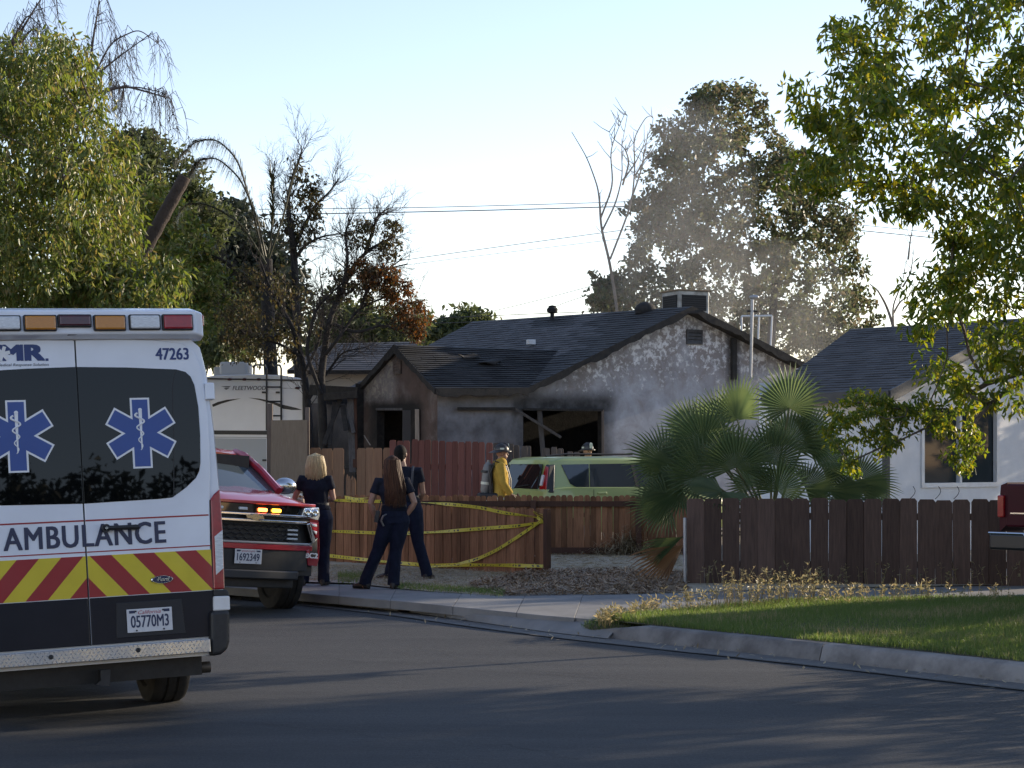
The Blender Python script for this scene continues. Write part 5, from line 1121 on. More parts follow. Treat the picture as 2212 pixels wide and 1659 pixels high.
b = MB(); b.box((0, .03, (zl(1045) + zl(1138)) / 2), (1.84, .07, zl(1045) - zl(1138))); b.build('tailgate', MAR, pk, bevel=.025, seg=3); b = MB(); b.box((0, -.012, zl(1108)), (1.7, .02, .014)); b.build('tailgate_trim', CHR, pk)
b = MB(); b.box((0, -.1, (zl(1150) + zl(1186)) / 2), (2.02, .22, zl(1150) - zl(1186))); bo = b.build('rear_bumper', M('bumper_dark', (.03, .032, .038), rough=.3, metal=.4), pk, bevel=.03, seg=3)
for s in (-1, 1): b = MB(); b.tube([Vector((s * 1.0, -.215, zl(1150))), Vector((s * .55, -.215, zl(1150))), Vector((s * .42, -.215, zl(1178))), Vector((s * .0, -.215, zl(1178)))], .014, 6); b.build('bumper_chrome_edge', CHR, bo, sm=True)
b = MB(); b.box((0, 3.4, zl(1110)), (1.9, 2.6, zl(1042) - zl(1150))); b.box((0, 5.3, zl(1100)), (1.85, 1.3, .6)); b.build('cab_body', MAR, pk, bevel=.05)
b = MB(); b.loft([[Vector((-.9, 2.2, zl(1042))), Vector((.9, 2.2, zl(1042))), Vector((.9, 4.6, zl(1042))), Vector((-.9, 4.6, zl(1042)))], [Vector((-.75, 2.5, zl(1042) + .5)), Vector((.75, 2.5, zl(1042) + .5)), Vector((.75, 3.9, zl(1042) + .5)), Vector((-.75, 3.9, zl(1042) + .5))]]); b.build('cab_glass', GLS, pk)
b = MB(); b.box((0, 2.6, .5), (1.2, 5, .25)); b.build('chassis', BLK, pk)
# ------------------------------------------------------------------ people
SKIN = M('skin', (.42, .24, .17), (.38, .21, .15), rough=.55, scale=8); SKIN2 = M('skin_tan', (.34, .19, .13), (.30, .17, .11), rough=.55, scale=8)
def cloth(name, c, k=1.5): return M(name, c, tuple(x * k for x in c), rough=.9, scale=14, bump=.5, bscale=16, bdist=.02, spec=.15)
NVY1 = cloth('navy_shirt', (.010, .012, .020)); NVY2 = cloth('navy_trousers', (.010, .013, .026)); BOOT = M('boot_leather', (.010, .009, .009), (.02, .018, .017), rough=.5, scale=12); BELT = M('belt_leather', (.02, .019, .02), rough=.5)
def vox(o, size, sm=3):
    m = o.modifiers.new('remesh', 'REMESH'); m.mode = 'VOXEL'; m.voxel_size = size; m.use_smooth_shade = True
    if sm: s_ = o.modifiers.new('smooth', 'SMOOTH'); s_.iterations = sm; s_.factor = .5
    return o
def torso(b, rings, n=16):
    b.loft([[Vector((cx + rx * math.cos(2 * math.pi * k / n), cy_ + ry * math.sin(2 * math.pi * k / n) * (1 if math.sin(2 * math.pi * k / n) > 0 else .92), z)) for k in range(n)] for cx, cy_, z, rx, ry in rings])
def hand(b, w, d, palm, side, L=.18, curl=.5):
    """w wrist, d direction of the hand, palm = palm normal, side = towards the thumb"""
    d = d.normalized(); palm = (palm - d * palm.dot(d)).normalized(); s_ = d.cross(palm); s_ = s_ if s_.dot(side) > 0 else -s_
    b.loft([[w + d * t + s_ * (a * wd) + palm * (c * th) for a, c in ((-1, -1), (0, -1.2), (1, -1), (1, 1), (0, 1), (-1, 1))] for t, wd, th in ((-.01, .024, .018), (.03, .036, .016), (.075, .04, .014), (.095, .038, .011))])
    for k, (o_, l) in enumerate(((-.031, .062), (-.0105, .076), (.0105, .08), (.031, .072))):
        p = w + d * .085 + s_ * o_; d1 = (d + palm * curl * .5).normalized(); d2 = (d + palm * curl * 1.4).normalized(); d3 = (d * .6 + palm * curl * 2).normalized()
        a = p + d1 * l * .45; c = a + d2 * l * .32; e = c + d3 * l * .25; b.tube([p - d * .02, p, a, c, e], [.009, .009, .0085, .008, .0065], 7)
    p = w + d * .03 + s_ * .03; dt = (d * .7 + s_ * .7 + palm * .35).normalized(); a = p + dt * .04; c = a + (d * .9 + s_ * .2 + palm * .4).normalized() * .03; b.tube([p - dt * .02, p, a, c], [.014, .012, .0105, .008], 7)
def head(b, c, k=1.0, face=Vector((0, 1, 0))):
    yw = math.atan2(-face.x, face.y); r_ = Matrix.Rotation(yw, 3, 'Z')
    b.ell(c + Vector((0, 0, .02)), (.078 * k, .098 * k, .10 * k), r_, 18, 12); b.ell(c + r_ @ Vector((0, .03, -.055)), (.058 * k, .07 * k, .065 * k), r_, 14, 8)
    b.tube([c + r_ @ Vector((0, .085, .02)), c + r_ @ Vector((0, .105, -.01)), c + r_ @ Vector((0, .118, -.03)), c + r_ @ Vector((0, .09, -.04))], [.008, .012, .015, .008], 6)
    for s in (-1, 1): b.ell(c + r_ @ Vector((s * .08 * k, -.005, -.005)), (.012, .02, .033), r_, 8, 6)
    b.ell(c + r_ @ Vector((0, .095, -.065)), (.024, .012, .012), r_, 8, 5)
    return r_
def face_parts(root, c, r_):
    EY = bpy.data.materials.get('eye_dark') or M('eye_dark', (.03, .02, .018), rough=.2)
    for s in (-1, 1): b = MB(); b.ell(c + r_ @ Vector((s * .032, .088, .005)), (.013, .008, .007), r_, 8, 5); b.build('eye', EY, root, sm=True)
def person(label, loc, yaw, J, sk, shirt, trou, sleeve=.5, k=1.0, coat=False, hands=('in', 'in'), hairm=None, face=Vector((0, 1, 0)), curl=.6, boots=True, chest=1.0):
    root = thing('person', label, 'person', mat=Matrix.Translation(loc) @ Matrix.Rotation(yaw, 4, 'Z'))
    V = lambda n_: Vector(J[n_])
    hc, nk, ch, ws, hp_ = V('head'), V('neck'), V('chest'), V('waist'), V('hip')
    # one continuous body
    b = MB(); r_ = head(b, hc, k, face); b.tube([nk - Vector((0, 0, .06)), nk, hc - Vector((0, -.005, .05))], [.07, .056, .052], 10)
    torso(b, [(hp_.x, hp_.y, hp_.z - .08, .13, .09), (hp_.x, hp_.y, hp_.z + .03, .145, .095), (ws.x, ws.y, ws.z, .12, .08), (ch.x, ch.y, ch.z, .145 * chest, .095), (ch.x * .5 + nk.x * .5, nk.y, nk.z - .09, .15 * chest, .075), (nk.x, nk.y, nk.z - .02, .07, .055)])
    for s in 'lr':
        sh, el, wr = V('sh_' + s), V('el_' + s), V('wr_' + s); b.tube([nk.lerp(sh, .4) - Vector((0, 0, .07)), sh, sh.lerp(el, .5), el, el.lerp(wr, .35), wr], [.055, .056, .047, .038, .042, .027], 10)
        hd = (wr - el).normalized(); kn, an = V('kn_' + s), V('an_' + s); hj = hp_ + Vector((-.085 if s == 'l' else .085, 0, -.04)); b.tube([hj + Vector((0, 0, .05)), hj, hj.lerp(kn, .5), kn, kn.lerp(an, .35), an], [.08, .088, .075, .055, .052, .036], 10)
        if J.get('hand_' + s, True): hand(b, wr, V('hd_' + s) if 'hd_' + s in J else hd, Vector((1 if s == 'l' else -1, .2, 0)), Vector((0, 1, 0)), curl=curl)
        td = V('toe_' + s); b.tube([an, an - Vector((0, 0, an.z - .04)) , an + td * .12 - Vector((0, 0, an.z - .035))], [.04, .042, .035], 8)
    vox(b.build('body', sk, root), .0065, 4)
    face_parts(root, hc, r_)
    # shirt
    b = MB(); e = .022 if not coat else .05; bot = hp_.z + (.06 if not coat else -.22)
    torso(b, [(hp_.x * .8 + ws.x * .2, hp_.y, bot, .15 + e * 1.2, .105 + e), (ws.x, ws.y, ws.z, .128 + e, .09 + e), (ch.x, ch.y, ch.z, .155 * chest + e, .105 + e), (ch.x * .4 + nk.x * .6, nk.y - .005, nk.z - .07, .165 * chest + e * .4, .085 + e * .4), (nk.x, nk.y, nk.z - .005, .075, .065)])
    for s in 'lr':
        sh, el, wr = V('sh_' + s), V('el_' + s), V('wr_' + s)
        if coat: b.tube([nk.lerp(sh, .4) - Vector((0, 0, .06)), sh, sh.lerp(el, .5), el, el.lerp(wr, .5), wr.lerp(el, .05)], [.075, .09, .08, .07, .066, .06], 12)
        else: b.tube([nk.lerp(sh, .45) - Vector((0, 0, .05)), sh, sh.lerp(el, .4), sh.lerp(el, sleeve)], [.066, .068, .062, .066], 12)
    vox(b.build('shirt' if not coat else 'coat', shirt, root), .011, 3)
    # trousers
    b = MB(); torso(b, [(hp_.x, hp_.y, hp_.z - .10, .172, .125), (hp_.x, hp_.y, hp_.z, .184, .134), (hp_.x * .6 + ws.x * .4, hp_.y, hp_.z + .09, .160, .112), (hp_.x * .3 + ws.x * .7, hp_.y, hp_.z + .13, .146, .103)])
    for s in 'lr':
        hj = hp_ + Vector((-.085 if s == 'l' else .085, 0, -.05)); kn, an = V('kn_' + s), V('an_' + s)
        b.tube([hj + Vector((0, 0, .06)), hj, hj.lerp(kn, .5), kn, kn.lerp(an, .5), kn.lerp(an, .9), an - Vector((0, 0, .045))], [.095, .115, .104, .082, .078, .078, .08], 12)
    vox(b.build('trousers', trou, root), .011, 3)
    if boots:
        for s in 'lr':
            an, td = V('an_' + s), V('toe_' + s); b = MB(); g0 = Vector((an.x, an.y, 0))
            b.loft([[g0 + td * t + Vector((-td.y, td.x, 0)) * (w * math.cos(a)) + Vector((0, 0, h * (.5 + .5 * math.sin(a)))) for a in [2 * math.pi * i / 10 for i in range(10)]] for t, w, h in ((-.085, .018, .06), (-.07, .036, .1), (-.02, .043, .12), (.05, .045, .1), (.12, .05, .075), (.18, .042, .06), (.205, .02, .035))]); b.build('boot', BOOT, root, sm=True)
        if not coat:
            b = MB(); torso(b, [(hp_.x * .45 + ws.x * .55, hp_.y, hp_.z + .105, .158, .115), (hp_.x * .4 + ws.x * .6, hp_.y, hp_.z + .148, .156, .113)], 24); b.build('belt', BELT, root, sm=True)
    return root, hc, r_
def strands(name, root, starts, ends, mid, r, m):
    b = MB()
    for a, c, d in zip(starts, ends, mid): k_ = a.lerp(d, .6); o_ = Vector((d.x - a.x, d.y - a.y, 0)); k_ = k_ + o_ * .22 + Vector((0, 0, .028)); b.tube([a, k_, d, d.lerp(c, .35) + o_ * .06, d.lerp(c, .7), c], [r * .6, r, r, r, r * .8, r * .2], 5)
    return b.build(name, m, root, sm=True)
BLOND = M('blond_hair', (.46, .36, .21), (.32, .24, .12), rough=.55, spec=.3, scale=20, stretch=(6, 6, .6), island=.25); BRUN = M('brown_hair', (.035, .015, .008), (.075, .032, .015), rough=.6, scale=20, stretch=(6, 6, .6), island=.45, spec=.2); DARKH = M('black_hair', (.006, .0055, .0055), (.012, .011, .01), rough=.8, spec=.15, scale=30)
def haircap(root, c, r_, m, k=1.08, low=-.02):
    b = MB(); b.ell(c + Vector((0, 0, .022)) + r_ @ Vector((0, -.012, 0)), (.084 * k, .098 * k, .106 * k), r_, 18, 12); n = len(b.v)
    b.ell(c + r_ @ Vector((0, -.045, -.02)), (.074 * k, .062 * k, .085 * k), r_, 14, 10)
    o = b.build('hair', m, root); return vox(o, .009, 3)
q = random.Random(5)
# blonde woman
Yb = 24.15; sb = FPX / Yb; lx = lambda x, r_: (x - r_) / sb
J = dict(head=(.012, .0, 1.585), neck=(.015, -.01, 1.44), chest=(.005, -.01, 1.27), waist=(.02, 0, 1.09), hip=(.045, 0, .93), sh_l=(-.165, -.01, 1.385), sh_r=(.185, -.01, 1.385), el_l=(-.27, .06, 1.13), el_r=(.235, .05, 1.13), wr_l=(-.22, .28, 1.10), wr_r=(.12, .25, 1.11),
         kn_l=(-.06, .03, .5), kn_r=(.115, .03, .5), an_l=(-.155, 0, .09), an_r=(.115, .0, .09), toe_l=Vector((-.25, .97, 0)), toe_r=Vector((.2, .98, 0)))
pb, hc, r_ = person('person with blond bobbed hair in dark uniform standing beside the red vehicle', (at(680, 0, Yb).x, Yb, .152), 0, J, SKIN, NVY1, NVY2, k=1.0)
haircap(pb, hc, r_, BLOND, 1.1)
st, en, md = [], [], []
for k in range(420):
    a = q.uniform(math.pi * .93, math.pi * 2.07); t = q.random() ** .5; s0 = hc + Vector((math.cos(a) * .04 * t, math.sin(a) * .05 * t, .142 - .02 * t)); rad = q.uniform(.095, .118)
    md.append(hc + Vector((math.cos(a) * rad, math.sin(a) * rad * 1.1 - .005, .03))); st.append(s0); en.append(hc + Vector((math.cos(a) * (rad + .02) + q.uniform(-.015, .015), math.sin(a) * rad * .95, -.165 + q.uniform(-.035, .03) - .02 * abs(math.sin(a)))))
strands('hair_strands', pb, st, en, md, .0065, BLOND)['kind'] = 'stuff'
# brunette with long hair
Yn = 23.5
J = dict(head=(.085, .0, 1.555), neck=(.085, -.01, 1.41), chest=(.085, -.01, 1.24), waist=(.105, 0, 1.08), hip=(.115, 0, .93), sh_l=(-.095, -.01, 1.36), sh_r=(.265, -.01, 1.36), el_l=(-.19, -.03, 1.08), el_r=(.37, -.05, 1.09), wr_l=(-.125, .04, .89), wr_r=(.27, -.01, .94), hd_l=(.25, .2, -.9), hd_r=(-.6, .15, -.5),
         kn_l=(-.10, .03, .48), kn_r=(.125, .03, .48), an_l=(-.265, -.0, .09), an_r=(.10, .0, .09), toe_l=Vector((-.75, .66, 0)), toe_r=Vector((.15, .98, 0)))
pn, hc, r_ = person('person with long brown hair, hands on hips, in dark uniform on the pavement', (at(833, 0, Yn).x, Yn, .152), 0, J, SKIN2, NVY1, NVY2, sleeve=.55)
haircap(pn, hc, r_, BRUN, 1.1)
st, en, md = [], [], []
for k in range(520):
    a = q.uniform(math.pi * .98, math.pi * 2.02); t = q.random() ** .5; rad = q.uniform(.090, .11); c = math.cos(a)
    st.append(hc + Vector((c * .045 * t, math.sin(a) * .05 * t, .142 - .02 * t))); md.append(hc + Vector((c * rad, math.sin(a) * rad * 1.1 - .01, .0)))
    en.append(hc + Vector((c * .11 + .05 + q.uniform(-.03, .03), -.10 - .05 * abs(math.sin(a)) - .02, -.39 + q.uniform(-.12, .08) - .03 * (1 - abs(c)))))
strands('hair_strands', pn, st, en, md, .0065, BRUN)['kind'] = 'stuff'
b = MB(); b.box((-.10, -.10, .92), (.055, .05, .15), Matrix.Rotation(.2, 3, 'Y')); b.cyl((-.085, -.11, .98), (-.05, -.12, 1.12), .008, n=6); b.build('radio', BLK, pn, bevel=.008)
b = MB(); b.tube([Vector((.02, -.13, .95)), Vector((-.02, -.15, .93)), Vector((-.05, -.14, .87)), Vector((-.015, -.135, .80))], [.01, .012, .016, .012], 6); b.build('key_holder', M('key_metal', (.2, .2, .2), rough=.4, metal=.8), pn, sm=True)
# man
Ym = 25.1
J = dict(head=(-.085, .0, 1.695), neck=(-.06, -.01, 1.54), chest=(-.04, -.01, 1.36), waist=(0, 0, 1.16), hip=(.02, 0, .99), sh_l=(-.25, -.01, 1.475), sh_r=(.165, -.01, 1.47), el_l=(-.31, .02, 1.18), el_r=(.215, .04, 1.17), wr_l=(-.24, .2, 1.05), wr_r=(.14, .22, 1.02),
         kn_l=(-.13, .06, .51), kn_r=(.15, -.02, .51), an_l=(-.235, .03, .09), an_r=(.275, -.06, .09), toe_l=Vector((-.92, .4, 0)), toe_r=Vector((.35, .94, 0)))
pm, hc, r_ = person('person with short black hair in dark uniform, legs apart, partly behind the long-haired one', (at(879, 0, Ym).x, Ym, .17), 0, J, SKIN2, NVY1, NVY2, k=1.04, chest=1.15, face=Vector((.35, .94, 0)))
haircap(pm, hc, r_, DARKH, 1.05)
b = MB(); b.tube([Vector((.06, -.15, 1.12)), Vector((.075, -.152, 1.3)), Vector((.085, -.12, 1.47)), Vector((.085, -.02, 1.535)), Vector((.08, .08, 1.48))], .017, 6, flat=.4); b.build('shoulder_strap', M('strap_grey', (.05, .05, .055), rough=.7), pm, sm=True)
# firefighters
COAT = cloth('turnout_coat', (.44, .29, .055), .8); HELM = M('helmet_black', (.02, .018, .017), (.035, .03, .028), rough=.4, scale=9); REFL = M('reflective_trim', (.6, .62, .5), rough=.4); TROU = cloth('turnout_trousers', (.30, .21, .05), .8)
def helmet(root, c, r_):
    b = MB(); b.ell(c + Vector((0, 0, .055)), (.105, .13, .115), r_, 18, 12, zmin=-.05); n_ = 20
    rg = []
    for rr_, z in ((1.0, .05), (1.35, .035), (1.36, .028), (1.0, .04)): rg.append([c + r_ @ Vector((.105 * rr_ * math.cos(2 * math.pi * k / n_), .13 * rr_ * math.sin(2 * math.pi * k / n_) - (.05 if rr_ > 1.1 and math.sin(2 * math.pi * k / n_) < -.3 else 0), z - (.025 if rr_ > 1.1 and math.sin(2 * math.pi * k / n_) < 0 else 0))) for k in range(n_)])
    b.loft(rg, cap=False); b.tube([c + r_ @ Vector((0, -.12, .1)), c + r_ @ Vector((0, -.05, .168)), c + r_ @ Vector((0, .06, .168)), c + r_ @ Vector((0, .125, .1))], .012, 6); h = b.build('helmet', HELM, root, sm=True)
    b = MB(); b.prism([c + r_ @ Vector(p) for p in ((-.035, .128, .06), (.035, .128, .06), (.03, .118, .15), (0, .108, .17), (-.03, .118, .15))], r_ @ Vector((0, .008, 0))); b.build('helmet_shield', REFL, h)
    for s in (-1, 1): b = MB(); b.box(c + r_ @ Vector((s * .102, .0, .075)), (.012, .07, .03), r_); b.build('helmet_sticker', REFL, h)
J = dict(head=(0, .02, 1.665), neck=(0, -.02, 1.51), chest=(0, -.02, 1.32), waist=(0, 0, 1.13), hip=(0, 0, .97), sh_l=(-.20, -.02, 1.44), sh_r=(.20, -.02, 1.44), el_l=(-.25, .0, 1.15), el_r=(.25, .02, 1.15), wr_l=(-.22, .14, .95), wr_r=(.22, .16, .95), kn_l=(-.1, .03, .5), kn_r=(.1, .03, .5), an_l=(-.11, 0, .09), an_r=(.11, 0, .09), toe_l=Vector((-.2, .98, 0)), toe_r=Vector((.2, .98, 0)))
pf, hc, r_ = person('firefighter in yellow coat and black helmet with air tank on the back', (at(1081, 0, 32).x, 32.0, .255), R(-84), J, SKIN2, COAT, TROU, coat=True)
helmet(pf, hc, r_)
b = MB(); b.tube([hc + Vector((0, -.06, -.1)), hc + Vector((0, -.02, -.17)), hc + Vector((0, -.02, -.2))], [.1, .115, .12], 12); b.build('collar', COAT, pf, sm=True)
b = MB(); b.lathe((0, -.27, .98), (0, .12, 1), [(.03, -.03), (.07, 0), (.085, .05), (.085, .42), (.07, .48), (.03, .53), (.03, .57)], 16); tk = b.build('air_tank', M('tank_grey', (.20, .20, .19), (.14, .14, .135), rough=.45, scale=8), pf, sm=True)
for z in (1.12, 1.32): b = MB(); b.lathe((0, -.255, z), (0, .12, 1), [(.09, 0), (.09, .045)], 16); b.build('tank_band', REFL if z < 1.2 else BLK, tk, sm=True)
b = MB(); b.box((0, -.175, 1.2), (.26, .06, .55)); b.build('harness_frame', BLK, pf, bevel=.02)
for s in (-1, 1): b = MB(); b.tube([Vector((s * .12, -.16, 1.05)), Vector((s * .14, -.2, 1.3)), Vector((s * .13, -.10, 1.53)), Vector((s * .13, .10, 1.45)), Vector((s * .14, .17, 1.2)), Vector((s * .12, .17, 1.0))], .024, 6, flat=.5); b.build('shoulder_strap', BLK, pf, sm=True)
b = MB(); b.box((0, -.20, .92), (.34, .40, .12)); b.build('waist_pack', BLK, pf, bevel=.04, seg=3); b = MB(); b.box((0, -.20, .845), (.35, .41, .022)); b.build('reflective_band', REFL, pf)
b = MB(); torso(b, [(0, -.0, .86, .236, .19), (0, 0, .90, .236, .19)], 24); b.build('reflective_hem', REFL, pf, sm=True)
J2 = dict(J); pg, hc, r_ = person('firefighter in black helmet showing only head above the green car', (at(1268, 0, 34.9).x, 34.9, .30), R(-150), J2, SKIN2, COAT, TROU, coat=True)
helmet(pg, hc, r_)
# ------------------------------------------------------------------ trees and plants
def leaves(name, C, D, L, Wd, m, parent, seed=1, fold=.25, nrm=None):
    """C centres (n,3), D unit directions (n,3), L lengths, Wd widths: diamond blades folded along the spine"""
    g = np.random.default_rng(seed); n = len(C)
    r_ = g.normal(size=(n, 3)) if nrm is None else nrm; S = np.cross(D, r_); S /= (np.linalg.norm(S, axis=1)[:, None] + 1e-9); Nn = np.cross(S, D)
    L = np.broadcast_to(L, n)[:, None]; Wd = np.broadcast_to(Wd, n)[:, None]
    B = C - D * L * .5; T = C + D * L * .5 + Nn * L * .08 * -1; Mid = C - D * L * .05
    P = np.stack([B, Mid + S * Wd * .5 + Nn * Wd * fold, T, Mid - S * Wd * .5 + Nn * Wd * fold], 1).reshape(-1, 3)
    k = np.arange(n)[:, None] * 4; F = np.concatenate([k + [0, 1, 2], k + [0, 2, 3]], 1).reshape(-1, 3)
    return np_mesh(name, P - np.array(parent.location), F, m, parent)
def poly_pts(poly, n, g):
    a = np.array(poly, float); x = g.uniform(a[:, 0].min(), a[:, 0].max(), n * 4); y = g.uniform(a[:, 1].min(), a[:, 1].max(), n * 4); k = in_poly(x, y, poly); return x[k][:n], y[k][:n]
def edge_dist(x, y, poly):
    d = np.full(len(x), 1e9)
    for i in range(len(poly)):
        x0, y0 = poly[i]; x1, y1 = poly[(i + 1) % len(poly)]; vx, vy = x1 - x0, y1 - y0; t = np.clip(((x - x0) * vx + (y - y0) * vy) / (vx * vx + vy * vy + 1e-9), 0, 1); d = np.minimum(d, np.hypot(x - x0 - t * vx, y - y0 - t * vy))
    return d
def crown_pts(poly, Yc, depth, n, seed, soft=60, gaps=0.0):
    """clump centres inside an outline seen at distance Yc, spread in depth as a rounded body"""
    g = np.random.default_rng(seed); x, y = poly_pts(poly, n, g); d = edge_dist(x, y, poly); h = np.sqrt(np.clip(d / soft, 0.02, 1)) * depth; Y = Yc + g.uniform(-1, 1, len(x)) * h
    if gaps:
        f = np.sin(x * .062 + 1.3 * np.sin(y * .043 + seed)) * np.sin(y * .07 + seed * 2 + np.sin(x * .04)); k = f > -1 + gaps * 1.25; x, y, Y = x[k], y[k], Y[k]
    return np.stack([(x - CXP) / FPX * Y, Y, CAMZ - (y - HZP) / FPX * Y], 1)
def scatter(clumps, per, r, seed, droop=.5, up=0.0, flat=.8):
    g = np.random.default_rng(seed); n = len(clumps); C = np.repeat(clumps, per, 0); R_ = np.repeat(g.uniform(.6, 1.3, n) * r, per)[:, None]
    o = g.normal(size=C.shape); o /= np.linalg.norm(o, axis=1)[:, None]; o *= (g.random(len(C)) ** .45)[:, None] * R_; o[:, 2] *= flat
    D = g.normal(size=C.shape) * .6 + o / R_ * .7; D[:, 2] += up - droop; D /= np.linalg.norm(D, axis=1)[:, None]
    return C + o, D
def grow(base, targets, seed=1, step=.45, wob=.12, r_tip=.012, r_pow=.42, trunk=None, rmax=.3, bias=.55):
    """branch skeleton that reaches every target; trunk: list of points to start with"""
    g = np.random.default_rng(seed); pos = [np.array(p, float) for p in (trunk or [base])]; par = [-1] + list(range(len(pos) - 1))
    b0 = np.array(base, float); T = np.array(targets, float); order = np.argsort(np.linalg.norm(T - b0, axis=1))
    for i in order:
        t = T[i]; P = np.array(pos); d = np.linalg.norm(P - t, axis=1); cost = d + bias * np.maximum(0, P[:, 2] - t[2] + .1) - .0
        j = int(np.argmin(cost)); a = pos[j]; L = np.linalg.norm(t - a); n = max(1, int(L / step)); prev = j; ca = a
        mid = (a + t) / 2 + np.array([0, 0, .12 * L]) + g.normal(size=3) * wob * L * .6
        for k in range(1, n + 1):
            u = k / n; p = (1 - u) ** 2 * a + 2 * u * (1 - u) * mid + u * u * t + (g.normal(size=3) * wob * step * .6 if k < n else 0); pos.append(p); par.append(prev); prev = len(pos) - 1
    n = len(pos); w = np.zeros(n); ch = [[] for _ in range(n)]
    for i in range(1, n): ch[par[i]].append(i)
    for i in range(n - 1, -1, -1): w[i] = max(1, sum(w[c] for c in ch[i]))
    rad = np.minimum(r_tip * w ** r_pow, rmax); return np.array(pos), par, ch, rad
def wood_mesh(name, sk, m, parent, sides=6, rmin=0.0):
    pos, par, ch, rad = sk; b = MB(); base = Vector(parent.location); V = [Vector(p) for p in pos]
    stack = [0]; starts = [(0, None)]
    while starts:
        i, fr = starts.pop(); path = [] if fr is None else [fr]; cur = i
        while True:
            path.append(cur); c = ch[cur]
            if not c: break
            c = sorted(c, key=lambda k: -rad[k]); starts += [(k, cur) for k in c[1:]]; cur = c[0]
        if len(path) > 1 and rad[path[-1 if fr is None else 1]] >= rmin:
            rr_ = [rad[k] for k in path]
            if fr is not None: rr_[0] = min(rr_[0], rr_[1] * 1.25)
            b.tube([V[k] for k in path], rr_, sides if max(rr_) > .03 else 4, cap=False)
    return b.build(name, m, parent, sm=True, off=base, ang=80)
BARK = M('bark', (.07, .055, .045), (.12, .10, .085), rough=.95, scale=9, stretch=(1, 1, .3), bump=.7, bscale=18, bdist=.03); BARKB = M('burned_bark', (.014, .013, .013), (.035, .031, .029), rough=.95, scale=9, bump=.6, bscale=22, bdist=.02); TWIG = M('bare_twig', (.16, .14, .12), (.24, .21, .18), rough=.9, scale=5); TWIGD = M('dark_twig', (.055, .045, .042), (.09, .075, .07), rough=.9, scale=5)
LF_A = leafmat('drooping_leaf', [(.088, .125, .028), (.135, .17, .04), (.055, .09, .022), (.19, .20, .062), (.17, .14, .05)], trans=.45, rough=.38, spec=.5)
LF_B = leafmat('grey_green_leaf', [(.055, .075, .03), (.08, .095, .04), (.04, .055, .022)], trans=.4); LF_C = leafmat('dark_conifer_leaf', [(.022, .03, .02), (.03, .04, .026)], trans=.2)
LF_D = leafmat('autumn_tinged_leaf', [(.065, .082, .04), (.092, .108, .052), (.052, .068, .034), (.12, .10, .06), (.10, .11, .055)], trans=.42)
LF_E = leafmat('ash_leaf', [(.055, .09, .016), (.08, .12, .02), (.045, .07, .014), (.13, .145, .024), (.20, .185, .03)], trans=.5, rough=.4, spec=.45, tv=2.9)
LF_F = leafmat('scorched_leaf', [(.16, .075, .022), (.10, .05, .02), (.20, .10, .03), (.05, .035, .02), (.06, .06, .02)], trans=.4); LF_K = leafmat('charred_leaf', [(.035, .03, .018), (.075, .06, .026), (.06, .066, .026), (.10, .075, .03)], trans=.4)
def tree(name, label, base, sk_targets, mbark, seed, clumps=None, per=40, r=.5, leaf=(.12, .05), lm=None, droop=.5, trunk=None, r_tip=.012, rmax=.3, step=.5, wob=.12, group=None, up=0.0, r_pow=.42, flat=.8, bias=.55):
    root = thing(name, label, 'tree', base, group=group)
    if sk_targets is not None: wood_mesh('trunk', grow(base, sk_targets, seed, step=step, wob=wob, r_tip=r_tip, trunk=trunk, rmax=rmax, r_pow=r_pow, bias=bias), mbark, root)
    if clumps is not None and len(clumps):
        C, D = scatter(clumps, per, r, seed + 5, droop, up, flat); g = np.random.default_rng(seed); L = leaf[0] * g.uniform(.65, 1.25, len(C)); o = leaves('crown', C, D, L, L * leaf[1] / leaf[0], lm, root, seed + 9); o['kind'] = 'stuff'
    return root
def sub(a, n, seed): g = np.random.default_rng(seed); return a[g.choice(len(a), min(n, len(a)), replace=False)]
# big drooping-leaf tree on the left
PA = [(-260, 60), (-60, 70), (20, 95), (90, 88), (150, 105), (205, 150), (222, 200), (205, 250), (235, 285), (275, 330), (262, 380), (285, 420), (278, 470), (300, 520), (292, 560), (318, 580), (365, 600), (385, 640), (390, 690), (370, 760), (-260, 760)]
c1 = crown_pts(PA, 36, 3.2, 1000, 11, 160); c1b = crown_pts([(150, 560), (300, 570), (390, 600), (400, 690), (380, 780), (150, 780)], 35, 1.5, 110, 12, 60)
cl = np.concatenate([c1, c1b]); bs = at(60, 1140, 36); bs.z = .3
tree('leafy_tree', 'tall dense tree with drooping yellow-green leaves behind the ambulance', bs, sub(cl, 60, 1), BARK, 3, cl, 62, .42, (.16, .055), LF_A, droop=1.1, rmax=.35, trunk=[bs, bs + Vector((.1, 0, 1.5)), bs + Vector((-.1, .1, 3))], flat=1.0)
